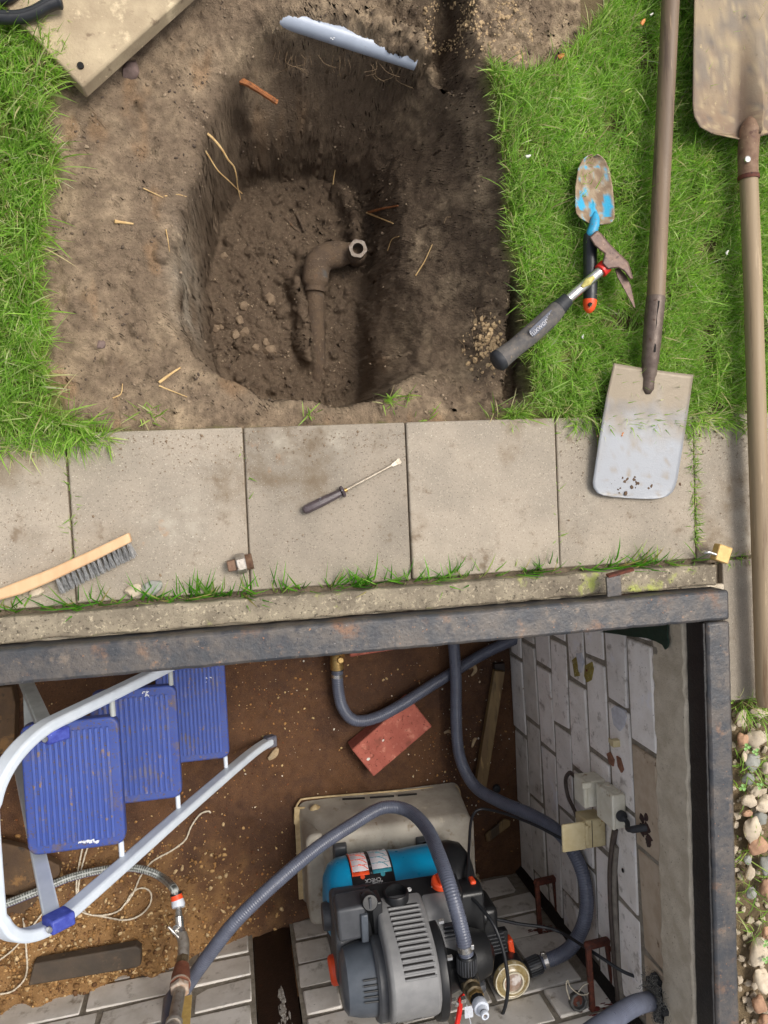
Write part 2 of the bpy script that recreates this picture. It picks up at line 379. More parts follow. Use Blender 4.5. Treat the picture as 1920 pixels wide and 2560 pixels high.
z = z*(1-tk)+tk*(-.018-.0035*np.clip(fbm(GX, GY, 34, 3, 66, ridged=True)-1.15, 0, 1)*4)
# boot tread ridges pressed into the pale patch
bt = np.array(at(1310, 40, -.02)[:2]); lx, ly = (GX-bt[0]), (GY-bt[1])
fold = np.abs(((lx*28) % 1)-.5)
z = z+tk*.0022*np.sin((ly*260+fold*7))*sstep(.030, .018, np.abs(lx))*sstep(.028, .014, np.abs(ly))
# loose crumbs and clods stamped into the relief
ncl = 7000
cxs, cys = RNG.uniform(X0, X1, ncl), RNG.uniform(Y0, Y1, ncl)
crs = .0035+.009*RNG.random(ncl)**5.0
ny, nx = GX.shape
for cx_, cy_, cr in zip(cxs, cys, crs):
    i, j = int((cy_-Y0)/st), int((cx_-X0)/st)
    if not (0 <= i < ny and 0 <= j < nx): continue
    if dug[i, j] < .9: continue
    if wall[i, j] > .5 and RNG.random() < .85: continue
    if d2[i, j] < 0 and RNG.random() < .72-.3*right[i, j]: continue
    r = int(cr/st)+2; a, b, c, e = max(0, i-r), min(ny, i+r+1), max(0, j-r), min(nx, j+r+1)
    dd = np.hypot(GX[a:b, c:e]-cx_, GY[a:b, c:e]-cy_)/cr
    z[a:b, c:e] += np.where(dd < 1, cr*.75*np.sqrt(np.maximum(0, 1-dd*dd)), 0)
edge_y = sstep(Y0, Y0+.02, GY); z = np.where(GY < Y0+.02, np.minimum(z, -.02*1.0+(z+.02)*edge_y), z)
ZG, GXs, GYs = z, gx, gy
def ground_z(x, y):
    i = int(round((y-Y0)/st)); j = int(round((x-X0)/st))
    return float(ZG[i, j]) if 0 <= i < ny and 0 <= j < nx else -.006
ZF = ZG
def samp(A, x, y):
    fi = np.clip((y-Y0)/st, 0, ny-1.001); fj = np.clip((x-X0)/st, 0, nx-1.001); i = fi.astype(int); j = fj.astype(int); a = fi-i; b = fj-j
    return A[i, j]*(1-a)*(1-b)+A[i+1, j]*a*(1-b)+A[i, j+1]*(1-a)*b+A[i+1, j+1]*a*b
# pull the mesh rows together on the steep faces so the walls carry as much detail as the floor
VX, VY = GX.copy(), GY.copy(); VZ = z.copy()
for it in range(70):
    ex = np.sqrt(np.diff(VX, axis=1)**2+np.diff(VY, axis=1)**2+np.diff(VZ, axis=1)**2); ey = np.sqrt(np.diff(VX, axis=0)**2+np.diff(VY, axis=0)**2+np.diff(VZ, axis=0)**2)
    wl, wr, wd, wu = ex[1:-1, :-1], ex[1:-1, 1:], ey[:-1, 1:-1], ey[1:, 1:-1]; W = wl+wr+wd+wu
    nxp = (wl*VX[1:-1, :-2]+wr*VX[1:-1, 2:]+wd*VX[:-2, 1:-1]+wu*VX[2:, 1:-1])/W; nyp = (wl*VY[1:-1, :-2]+wr*VY[1:-1, 2:]+wd*VY[:-2, 1:-1]+wu*VY[2:, 1:-1])/W
    VX[1:-1, 1:-1] += .8*(nxp-VX[1:-1, 1:-1]); VY[1:-1, 1:-1] += .8*(nyp-VY[1:-1, 1:-1]); VZ = samp(z, VX, VY)
SM = lambda A: samp(A, VX, VY)
dugv, d1v, d2v, rv, tkv, dtv, dsv, dpv = (SM(A) for A in (dug, d1, d2, right, tk, dt, ds, dpb))
Pm = np.stack([VX, VY, VZ], -1); ta = np.gradient(Pm, axis=1); tb2 = np.gradient(Pm, axis=0); NR = np.cross(ta, tb2); NR /= np.linalg.norm(NR, axis=-1, keepdims=True)+1e-12
n9, n28, n75, n160 = (fbm3(VX, VY, VZ, f_, o_, sd_) for f_, o_, sd_ in ((9, 2, 21), (26, 2, 22), (72, 2, 23), (165, 1, 24)))
rg = fbm3(VX, VY, VZ, 30, 3, 61, ridged=True); stf = np.clip(1-NR[..., 2], 0, 1)
flr = sstep(-.01, .05, d2v); bank = sstep(.012, .03, d1v)*0+sstep(.06, .0, dpv)*sstep(0, .005, VY*0+1)
amp = .55+.55*flr+.35*rv+.5*bank*(d1v < 0)
disp = amp*(.0045*n9+.0036*n28+.0024*n75+.0015*n160)-.006*np.maximum(0, rg-1.2)*amp
spade = .0014*np.sin(VX*40+VY*55+5*n9)*sstep(.25, .6, stf)             # faint spade cuts down the steep faces
disp = dugv*(disp+spade)*sstep(Y0, Y0+.02, VY)*np.clip((X1-VX)/.02, 0, 1)*np.clip((VX-X0)/.02, 0, 1)*np.clip((Y1-VY)/.02, 0, 1)
VV = Pm+NR*disp[..., None]
# soil colour: humus at right, dry dust, grey clay; hole, trench and slot darkened
dry, mid, dark_earth, clay, ochre = (np.array(srgb(*c)) for c in ((162, 143, 118), (124, 107, 89), (90, 76, 63), (192, 182, 165), (146, 116, 86)))
c7, c20, c60, c150 = (fbm3(VX, VY, VZ*1.4, f_, o_, sd_) for f_, o_, sd_ in ((6, 3, 91), (22, 3, 95), (65, 2, 99), (170, 1, 103)))
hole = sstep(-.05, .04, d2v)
f_dark = np.clip(rv*.70*(1-tkv)+.30*c7+.25*c20+.15*c60, 0, 1)
f_dark = np.clip(np.maximum(f_dark, .58*hole+.20*sstep(-.03, .02, SM(d3))+.25*c20+.22*c60), 0, 1)
f_dark = np.maximum(f_dark, sstep(0, .02, dtv)*.85); f_dark = np.maximum(f_dark, .7*sstep(-.005, .012, dsv)); f_dark = np.maximum(f_dark, .55*sstep(.16, .05, np.abs(VX-.05)+np.abs(VY-.93))*0)
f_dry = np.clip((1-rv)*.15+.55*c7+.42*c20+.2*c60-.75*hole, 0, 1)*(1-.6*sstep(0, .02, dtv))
f_dry = np.maximum(f_dry, tkv*np.clip(.10+1.1*c20+.7*c60, 0, 1)*.95)
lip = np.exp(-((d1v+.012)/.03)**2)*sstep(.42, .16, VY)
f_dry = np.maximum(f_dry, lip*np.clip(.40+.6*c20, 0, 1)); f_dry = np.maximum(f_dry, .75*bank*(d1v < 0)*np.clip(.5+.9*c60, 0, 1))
C = mid*(1-f_dark[..., None])+dark_earth*f_dark[..., None]; C = C*(1-f_dry[..., None])+dry*f_dry[..., None]
f_cl = np.exp(-((d1v-.022)/.026)**2)*sstep(-.02, -.10, VX)*sstep(.75, .6, VY)*sstep(.25, .32, VY)*np.clip(.85+1.1*fbm3(VX*1.5, VY*.5, VZ*.4, 26, 3, 55), 0, 1)
C = C*(1-f_cl[..., None])+clay*f_cl[..., None]
f_oc = np.clip(fbm(VX*1.4, VY*.8, 9, 3, 123)-.5, 0, 1)*1.8*(1-rv)*(1-hole); f_oc = np.clip(f_oc, 0, .5)
C = C*(1-f_oc[..., None])+ochre*f_oc[..., None]
C = C*(1+.25*c60+.28*c150+.10*c20)[..., None]
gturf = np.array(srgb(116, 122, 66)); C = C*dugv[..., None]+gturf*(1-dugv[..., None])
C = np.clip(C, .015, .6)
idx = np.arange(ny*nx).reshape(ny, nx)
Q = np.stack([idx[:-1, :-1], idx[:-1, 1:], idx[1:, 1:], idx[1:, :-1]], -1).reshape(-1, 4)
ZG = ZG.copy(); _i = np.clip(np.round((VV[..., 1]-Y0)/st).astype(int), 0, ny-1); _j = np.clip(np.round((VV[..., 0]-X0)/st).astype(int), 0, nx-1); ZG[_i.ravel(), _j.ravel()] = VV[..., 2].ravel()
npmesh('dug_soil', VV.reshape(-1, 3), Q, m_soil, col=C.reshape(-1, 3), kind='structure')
# loose crumbs lying on the dug soil
ico = bmesh.new(); bmesh.ops.create_icosphere(ico, subdivisions=1, radius=1); IV = np.array([v.co[:] for v in ico.verts]); IF = np.array([[v.index for v in f.verts] for f in ico.faces]); ico.free()
m_grav = mat('loose_grains', (1, 1, 1), None, 60, rough=.85, bump=.3, bsc=400, attr='Col')
def stones(name, n, reg, rr, mats, label, cat, seed, dens=None, hf=None, sink=.3):
    r_2 = np.random.default_rng(seed); xs_ = r_2.uniform(reg[0], reg[1], n); ys_ = r_2.uniform(reg[2], reg[3], n)
    if dens is not None: k = r_2.random(n) < dens(xs_, ys_); xs_, ys_ = xs_[k], ys_[k]
    n = len(xs_); R_ = rr[0]+(rr[1]-rr[0])*r_2.random(n)**3; V = []; Cc = []
    pal = np.array([srgb(*c) for c in mats])
    for i in range(n):
        a = r_2.random()*6.3; s3 = np.array([1.2, .9, .65])*R_[i]*(.8+.4*r_2.random(3)); q = IV*(1+.2*r_2.standard_normal((len(IV), 1)))*s3
        c, s = math.cos(a), math.sin(a); q = np.column_stack([q[:, 0]*c-q[:, 1]*s, q[:, 0]*s+q[:, 1]*c, q[:, 2]]); V.append(q+np.array([xs_[i], ys_[i], hf(xs_[i], ys_[i])+R_[i]*sink])); Cc.append(np.repeat(pal[r_2.integers(len(pal))][None]*(.8+.4*r_2.random()), len(IV), 0))
    Fq = np.concatenate([IF+i*len(IV) for i in range(n)]); return npmesh(name, np.concatenate(V), Fq, m_grav, col=np.concatenate(Cc), smooth=False, kind='stuff', label=label, category=cat)
def dugdens(x, y):
    d = sdist(x, y, C0); i = np.clip(((y-Y0)/st).astype(int), 0, ny-1); j = np.clip(((x-X0)/st).astype(int), 0, nx-1)
    return (d > .004)*np.clip(.35+.9*fbm(x, y, 13, 3, 801)+.15*(d2[i, j] > 0), .04, 1)*(1-.8*wall[i, j])
stones('soil_crumbs', 12000, (X0, X1, Y0+.004, 1.05), (.0009, .0034), ((128, 111, 92), (112, 97, 80), (92, 78, 65), (80, 67, 56), (146, 128, 106)), 'loose soil crumbs strewn over the dug earth round the hole', 'soil', 88, dugdens, ground_z, .2)
# the ground around: one sheet to the horizon with an opening for the dug area, the paving bed and the pit
PX0, PX1, PY0, PY1 = -1.20, .955, -1.62, -.25
xs = [-120, -8, -2.5, PX0, X0+.004, X1-.004, PX1, 2.5, 8, 120]; ys = [-120, -8, PY0, PY1, -.206, Y0+.003, Y1-.004, 2.5, 8, 120]
vs = [(x, y, -.024) for y in ys for x in xs]; fs = []
for j in range(len(ys)-1):
    for i in range(len(xs)-1):
        mx, my = (xs[i]+xs[i+1])/2, (ys[j]+ys[j+1])/2
        if X0 < mx < X1 and Y0 < my < Y1: continue
        if PX0 < mx < PX1 and PY0 < my < PY1: continue
        b = j*len(xs)+i; fs.append((b, b+1, b+1+len(xs), b+len(xs)))
m_ground = mat('earth', srgb(96, 82, 58), srgb(120, 102, 76), 12, rough=.95, bump=.9, bsc=260, bdist=.006, spots=((srgb(150, 134, 108), 180, .6, .1), (srgb(70, 56, 42), 120, .6, .1)))
g = MB(); g.v = [Vector(v) for v in vs]; g.f = fs
obj('ground', g, m_ground, loc=(0, 0, 0), kind='structure')
# ------------------------------------------------------------------ lawn
def blades(name, roots, length, width, lean, mat_, seed=1, az=None, azs=3.2, palette=None, kind='stuff', clump=18, **kw):
    r = np.random.default_rng(seed); R = np.asarray(roots, float); n = len(R)
    L = length*(.5+.9*r.random(n)); W = width*(.6+.8*r.random(n))
    cl = fbm(R[:, 0], R[:, 1], clump, 2, seed+5)
    A = (r.random(n)*2*np.pi if az is None else az+azs*(r.random(n)-.5))+1.6*cl
    T = np.clip(lean*(.25+1.2*r.random(n)), .03, 1.45)
    da = np.stack([np.cos(A), np.sin(A)], 1); pa = np.stack([-da[:, 1], da[:, 0]], 1)
    tw = r.normal(0, .5, n); pa3 = np.stack([pa[:, 0]*np.cos(tw), pa[:, 1]*np.cos(tw), np.sin(tw)], 1)
    lev = [0, .38, .72, 1.0]; wl = [.75, 1.0, .72, 0]; P_ = []
    pos = R.copy(); ang = T*.35; prev = 0
    for i, (l, ww) in enumerate(zip(lev, wl)):
        if i:
            ang_i = T*(.35+.95*l); seg = (l-prev)*L
            pos = pos+np.stack([da[:, 0]*np.sin(ang_i)*seg, da[:, 1]*np.sin(ang_i)*seg, np.cos(ang_i)*seg], 1); prev = l
            pos[:, 2] = np.maximum(pos[:, 2], R[:, 2]+.003)
        if i < 3: P_ += [pos-pa3*(W*ww/2)[:, None], pos+pa3*(W*ww/2)[:, None]]
        else: P_.append(pos)
    V = np.stack(P_, 1); b = np.arange(n)[:, None]*7
    q = np.concatenate([b+np.array([[0, 1, 3, 2]]), b+np.array([[2, 3, 5, 4]])]); t = b+np.array([[4, 5, 6]])
    pal = np.array([srgb(*c) for c in (palette or [(128, 168, 66), (142, 182, 78), (158, 194, 94), (176, 206, 118), (106, 146, 58), (190, 206, 138), (206, 192, 146)])])
    pr = np.array([.22, .22, .17, .11, .10, .08, .10]); k = r.choice(len(pal), n, p=pr[:len(pal)]/pr[:len(pal)].sum())
    c = pal[k]*(1+.18*r.normal(0, 1, n)+.25*fbm(R[:, 0], R[:, 1], 11, 2, seed+9))[:, None]
    c = np.clip(c, .01, .6); cv = np.repeat(c[:, None], 7, 1); cv[:, 0:2] = cv[:, 0:2]*.6+np.array(srgb(150, 150, 84))*.4*.7
    return npmesh(name, V.reshape(-1, 3), [q, t], mat_, col=cv.reshape(-1, 3), smooth=False, kind=kind, **kw)
def scatter(poly, dens, seed, keep=None):
    r = np.random.default_rng(seed); p = np.array(poly); a, b = p.min(0), p.max(0)
    n = int(dens*(b[0]-a[0])*(b[1]-a[1])); q = a+(b-a)*r.random((n, 2)); k = inpoly(q[:, 0], q[:, 1], poly); q = q[k]
    if keep is not None: q = q[keep(q)]
    return q
def onz(q, dz=0):
    return np.column_stack([q, [ground_z(x, y)+dz if (X0 < x < X1 and Y0 < y < Y1) else -.012+dz for x, y in q]])
dmask = lambda q: sdist(q[:, 0], q[:, 1], C0) < -.0015
# patchy: thin where the soil shows
def thin(q): return (fbm(q[:, 0], q[:, 1], 16, 3, 404) > -.42)
LR = [(.52, .097), (1.30, .097), (1.30, 1.25), (.5, 1.25), (.38, .9), (.45, .4)]
bar = at(1300, 40, 0)
qr = scatter(LR, 175000, 11, lambda q: dmask(q) & thin(q) & (sdist(q[:, 0], q[:, 1], trod) < 0))
blades('lawn', onz(qr), .034, .0013, .95, m_grass, 12, label='bright green lawn grass right of the dug hole under the tools', category='grass', group=None)
qr2 = scatter(LR, 5200, 13, lambda q: dmask(q) & (sdist(q[:, 0], q[:, 1], trod) < 0))
blades('lawn', onz(qr2), .060, .0021, 1.05, m_grass, 14, clump=30, label='longer loose blades lying over the lawn right of the hole', category='grass')
LL = [(-.75, .06), (-.20, .075), (-.18, 1.25), (-.75, 1.25)]
keepL = lambda q: (q[:, 0] < .0) & dmask(q)
ql = scatter(LL, 120000, 15, lambda q: keepL(q) & thin(q))
blades('lawn', onz(ql), .042, .0016, .9, m_grass, 16, az=-.6, azs=3.6, label='deep green lawn strip along the left edge of the hole', category='grass')
ql2 = scatter(LL, 9000, 17, keepL)
blades('lawn', onz(ql2), .068, .0023, 1.0, m_grass, 18, az=-.5, azs=3.0, label='long blades hanging over the left edge of the hole', category='grass')
# lawn that carries on outside the picture
far = scatter([(-2.6, .1), (2.8, .1), (2.8, 2.9), (-2.6, 2.9)], 5200, 19, lambda q: ((q[:, 0] < -.75) | (q[:, 0] > 1.3) | (q[:, 1] > 1.25)))
blades('lawn', onz(far), .05, .006, .9, m_grass, 20, label='lawn carrying on around the hole', category='grass')
# ------------------------------------------------------------------ pavement
pave = obj('pavement', MB().box((-.2, -.057, -.016), (4.6, .306, .02)).box((1.5, -.36, -.0245), (1.04, .30, .019)), mat('joint_dirt', srgb(112, 98, 80), srgb(84, 74, 60), 60, rough=.95, bump=.9, bsc=300, bdist=.004), loc=(0, 0, -.02), kind='structure')
JX = -.2703
variants = []
for k in range(3):
    b = MB().box((0, 0, -.022), (.2972, .2945, .044), jit=.0012)
    variants.append(b)
slab_meshes = []
for k in range(-7, 10):
    b = variants[k % 3]; o = None
    c = Vector((JX+.3*(k-.5)+.0, -.0515+random.uniform(-.002, .002), random.uniform(-.0025, .0015)))
    if len(slab_meshes) < 3:
        o = obj('paving_slab', MB().add([p+c for p in b.v], b.f), m_slab, pave, loc=c, bevel=.003); slab_meshes.append(o)
    else:
        o = slab_meshes[k % 3].copy(); link(o); o.parent = pave; o.location = c-wloc(pave)
    o.rotation_euler = (random.uniform(-.003, .003), random.uniform(-.003, .003), random.uniform(-.006, .006))
for k, xx in enumerate((1.107, 1.41, 1.71)):
    o = slab_meshes[k % 3].copy(); link(o); o.parent = pave; o.location = Vector((xx, -.355, -.002))-wloc(pave); o.rotation_euler = (0, 0, random.uniform(-.004, .004))
    if k == 0: o.scale.x = .80
# ------------------------------------------------------------------ pit: concrete rim, steel frame, walls, floor
rim = thing('concrete_rim', 'weathered concrete rim around the pit with yellow lichen, between paving and steel frame', 'concrete rim', (.3, -.22, 0))
def strip(name, x0, x1, y0, y1, z0, z1, m_, parent, n=60, amp=.0022, seed=3, axis='x', bevel=.004):
    """a long block with slightly uneven edges"""
    r = random.Random(seed); mb = MB(); vs = []; fs = []
    for i in range(n+1):
        t = i/n; a = [r.uniform(-amp, amp) for _ in range(4)]
        if axis == 'x':
            x = x0+(x1-x0)*t; vs += [(x, y0+a[0], z0), (x, y1+a[1], z0), (x, y1+a[1], z1+a[3]), (x, y0+a[0], z1+a[2])]
        else:
            y = y0+(y1-y0)*t; vs += [(x1+a[1], y, z0), (x0+a[0], y, z0), (x0+a[0], y, z1+a[2]), (x1+a[1], y, z1+a[3])]
    for i in range(n):
        for k in range(4): fs.append((i*4+k, i*4+(k+1) % 4, i*4+4+(k+1) % 4, i*4+4+k))
    fs += [(3, 2, 1, 0), tuple(n*4+k for k in range(4))]
    mb.add(vs, fs); fix(mb); return obj(name, mb, m_, parent, bevel=bevel, smooth=40)
def fix(mb):
    bm = bmesh.new(); V = [bm.verts.new(p) for p in mb.v]
    for f in mb.f:
        try: bm.faces.new([V[i] for i in f])
        except ValueError: pass
    bmesh.ops.recalc_face_normals(bm, faces=bm.faces); bm.verts.index_update()
    mb.v = [v.co.copy() for v in bm.verts]; mb.f = [tuple(v.index for v in f.verts) for f in bm.faces]; bm.free(); return mb
strip('kerb', -1.3, .957, -.252, -.2085, -.13, .026, m_conc, rim, 90)
strip('ledge', .893, .990, -1.62, -.2545, -.118, .0005, m_conc2, rim, 70, amp=.003, axis='y')
strip('lintel', -1.3, .890, -.318, -.2545, -.13, -.001, m_conc2, rim, 30)
strip('ledge', -1.3, -1.20, -1.62, -.3205, -.118, .0, m_conc2, rim, 30, axis='y', seed=9)
strip('ledge', -1.197, .890, -1.62, -1.585, -.118, .0, m_conc2, rim, 30, seed=10)
fr = thing('steel_frame', 'heavy dark grey painted steel frame around the pit opening, pitted and rust flecked', 'steel frame', (.3, -.29, .06))
strip('beam', -1.3, .958, -.316, -.256, .003, .062, m_steel, fr, 140, amp=.0008, seed=5, bevel=.006)
strip('side_beam', .906, .958, -1.62, -.3185, .003, .062, m_steel, fr, 110, amp=.0006, axis='y', seed=6, bevel=.006)
strip('inner_flange', .8995, .9045, -1.62, -.3195, .0025, .0585, m_black, fr, 110, amp=.0006, axis='y', seed=8, bevel=.001)
# the welded hook plate on the far beam
h0, h1 = at(1535, 1490, .064), at(1532, 1440, .066)
hb = MB().tube([h0, (h0+h1)/2+Vector((0, 0, .001)), h1], .01, sq=(.030, .005), up=(0, 0, 1))
obj('hook_plate', hb, m_steel, fr, bevel=.001)
k0 = at(1518, 1440, .068); k1 = at(1582, 1422, .080)
obj('hook_tip', MB().box((k0+k1)/2, ((k1-k0).length, .005, .020), frame(k0, k1-k0)), m_rust, fr, bevel=.001)
# ---- walls
FZ = -1.015; CH = .1128
YAWR, YAWN = math.radians(1.0), math.radians(3.4)
def rwx(y): return .8935-(y+.45)*math.tan(YAWR)
CORN = Vector((rwx(-1.37), -1.37, 0))
def nwy(x): return CORN.y-(CORN.x-x)*math.tan(YAWN)
bvar = {}
def brick_mesh(key, L_, H_):
    if key in bvar: return bvar[key]
    b = MB().box((0, 0, 0), (L_, .06, H_), jit=.0034); o = obj('brick', b, m_brickw, loc=(0, 0, 0), bevel=.004, seg=2)
    bvar[key] = (o.data, o.modifiers[0].width); bpy.data.objects.remove(o); return bvar[key]
def put_brick(parent, c, rz, L_, H_, m_, var):
    me, bw = brick_mesh((round(L_, 2), var), L_, H_)
    me2 = bpy.data.meshes.get('%s_%s' % (me.name, m_.name)) if False else me
    o = bpy.data.objects.new('brick', me2); link(o); o.parent = parent; o.location = Vector(c)-wloc(parent); o.rotation_euler = (random.uniform(-.01, .01), random.uniform(-.006, .006), rz+random.uniform(-.008, .008))
    b = o.modifiers.new('bevel', 'BEVEL'); b.width = bw; b.segments = 2; b.limit_method = 'ANGLE'
    if m_ is not me.materials[0]:
        o.material_slots[0].link = 'OBJECT'; o.material_slots[0].material = m_
    return o
rw = thing('brick_wall', 'white sand-lime brick wall with sockets on the right side of the pit', 'brick wall', (.9, -.9, FZ))
jpx = [(1302, 1833), (1330, 1804), (1355, 1663), (1406, 1817), (1446, 1706), (1485, 1645), (1552, 1764), (1623, 1878)]
mb = MB()
y_a, y_b = -.26, -1.60
mb.box((rwx(-.93)+.034, -.93, FZ+4*CH+.0), (.05, 1.36, 8*CH+.02), Matrix.Rotation(YAWR, 3, 'Z').to_4x4())
for p_ in mb.v: p_.x -= .0078
obj('mortar', mb, m_mortar, rw)
BL = .252
for c in range(8):
    zc = FZ+CH*(c+.5); yj = atX(*jpx[c], .897).y
    y = yj+math.ceil((y_a-yj)/BL)*BL
    while y > -1.36:
        ya, yb = min(y, y_a), max(y-BL, -1.362); L_ = ya-yb-.013
        if L_ > .03:
            m_ = m_brickw
            if c == 7 and (ya+yb)/2 < -.62: m_ = m_brickb
            if c < 2 and random.random() < .4: m_ = m_brickg
            put_brick(rw, (rwx((ya+yb)/2)+.027+random.uniform(-.002, .001), (ya+yb)/2, zc), math.pi/2+YAWR, L_, CH-.0135, m_, random.randint(0, 2))
        y -= BL
nw = thing('brick_wall', 'grey stained brick wall with a dark iron strip at the bottom of the photo behind the pump', 'brick wall', (.2, -1.45, FZ))
xL = -1.2; x_c0, x_c1 = atY(635, 2400, -1.44).x, atY(736, 2400, -1.43).x
for xa, xb in ((xL, x_c0), (x_c1, CORN.x+.03)):
    xm = (xa+xb)/2; L_ = (xb-xa)/math.cos(YAWN)
    obj('mortar', MB().box((xm, nwy(xm)-.0262, FZ+4*CH), (L_, .05, 8*CH+.02), Matrix.Rotation(YAWN, 3, 'Z').to_4x4()), m_mortar, nw)
for c in range(8):
    zc = FZ+CH*(c+.5)
    for xa, xb in ((xL, x_c0-.004), (x_c1+.004, CORN.x-.008)):
        x = xb+(BL*(.35 if c % 2 else .85))*(1 if xb > .5 else .4)
        while x > xa:
            a, b = max(x-BL, xa), min(x, xb); L_ = b-a-.013
            if L_ > .03: put_brick(nw, ((a+b)/2, nwy((a+b)/2)-.027+random.uniform(-.002, .003), zc), YAWN, L_, CH-.0145, m_brickg, random.randint(0, 2))
            x -= BL
xm = (x_c0+x_c1)/2
obj('iron_strip', MB().box((xm, nwy(xm)-.03, FZ+.45), (x_c1-x_c0-.006, .04, .92), Matrix.Rotation(YAWN, 3, 'Z').to_4x4()), m_dark, nw, label='dark wet iron strip set between the bricks')
r5 = random.Random(12); mb = MB()
for i in range(190):
    t = r5.random(); z_ = FZ+.30+.55*t; x_ = xm+.012+r5.gauss(0, .010*(1.3-abs(t-.5)*2)); mb.blob((x_, nwy(x_)-.0100, z_), (r5.uniform(.001, .005), .0012, r5.uniform(.005, .022)), 0, .4, 1)
obj('lime_streak', mb, mat('lime_crust', srgb(176, 172, 164), srgb(130, 122, 112), 120, rough=.9, bump=.6, bsc=300), nw, kind='stuff', label='pale lime streak running down the dark iron strip')
obj('corner_strip', MB().box((CORN.x-.004, CORN.y+.004, FZ+.45), (.030, .030, .9), Matrix.Rotation(math.pi/4, 3, 'Z').to_4x4()), m_black, nw, label='black corner joint between the two walls')
fw = thing('brick_wall', 'unlit brick wall of the pit below the far steel beam', 'brick wall', (0, -.29, FZ))
obj('mortar', MB().box((-.15, -.275, FZ+.45), (2.1, .05, .90)), m_mortar, fw)
for c in range(8):
    x = .86+(.12 if c % 2 else 0)
    while x > -1.2:
        put_brick(fw, (min(x, .86)-.125, -.305, FZ+CH*(c+.5)), 0, .239, CH-.013, m_brickg, c % 3); x -= BL
lw = thing('brick_wall', 'pit side wall out of sight on the left', 'brick wall', (-1.2, -.9, FZ))
obj('mortar', MB().box((-1.225, -.93, FZ+.45), (.05, 1.4, .90)), m_mortar, lw)
# green paint patch where the right wall meets the far corner
def wallpt(u, v, off=.004):
    p = atX(u, v, .895); X = rwx(p.y)-off; return atX(u, v, X)
gp = [(1500, 1580), (1540, 1572), (1600, 1560), (1668, 1556), (1669, 1570), (1668, 1590), (1671, 1606), (1668, 1618), (1662, 1624), (1655, 1612), (1640, 1604), (1615, 1595), (1580, 1592), (1545, 1586)]
gv = [wallpt(u, v, .0075) for u, v in gp]; gb = [p+Vector((.003, 0, 0)) for p in gv]; n = len(gv)
obj('paint_patch', fix(MB().add(gv+gb, [tuple(range(n)), tuple(range(2*n-1, n-1, -1))]+[(i, (i+1) % n, n+(i+1) % n, n+i) for i in range(n)])), m_green, rw, label='dark green painted patch')
# ---- pit floor
fx = np.arange(-1.25, .93, .008); fy = np.arange(-1.66, -.25, .008); FX, FY = np.meshgrid(fx, fy)
heap = sstep(.16, -.50, FX+.35*(FY+1.3))*sstep(-1.02, -1.42, FY)*.13
fzz = FZ-.004+.010*fbm(FX, FY, 6, 3, 201)+.004*fbm(FX, FY, 30, 3, 202)+.0022*fbm(FX, FY, 90, 2, 203)+heap*(1+.3*fbm(FX, FY, 9, 3, 204))
def floor_z(x, y):
    i = int(round((y+1.66)/.008)); j = int(round((x+1.25)/.008)); return float(fzz[min(max(i, 0), len(fy)-1), min(max(j, 0), len(fx)-1)])
wet, brn, snd = np.array(srgb(74, 50, 35)), np.array(srgb(96, 66, 43)), np.array(srgb(142, 108, 68))
a1 = np.clip(.5+.9*fbm(FX, FY, 5, 4, 210)+.5*fbm(FX, FY, 40, 3, 211), 0, 1); a2 = np.clip(heap/.09+.5*fbm(FX, FY, 14, 4, 212)*(heap > .004), 0, 1)
FC = wet*(1-a1[..., None])+brn*a1[..., None]; FC = FC*(1-a2[..., None])+snd*a2[..., None]
m_floor = mat('rusty_mud', (1, 1, 1), None, 30, rough=.7, rvar=.25, bump=.9, bsc=240, bdist=.005, attr='Col', spec=.35,
              tex2=lambda N, L, v, c, mix, ramp, noise: mix(ramp(noise(330, 6, .8), .56, .70), mix(ramp(noise(190, 5, .7), .54, .7), c, srgb(58, 34, 22)), srgb(160, 116, 66)))
idx = np.arange(FX.size).reshape(FX.shape); Q = np.stack([idx[:-1, :-1], idx[:-1, 1:], idx[1:, 1:], idx[1:, :-1]], -1).reshape(-1, 4)
npmesh('pit_floor', np.stack([FX, FY, fzz], -1).reshape(-1, 3), Q, m_floor, col=FC.reshape(-1, 3), kind='structure')
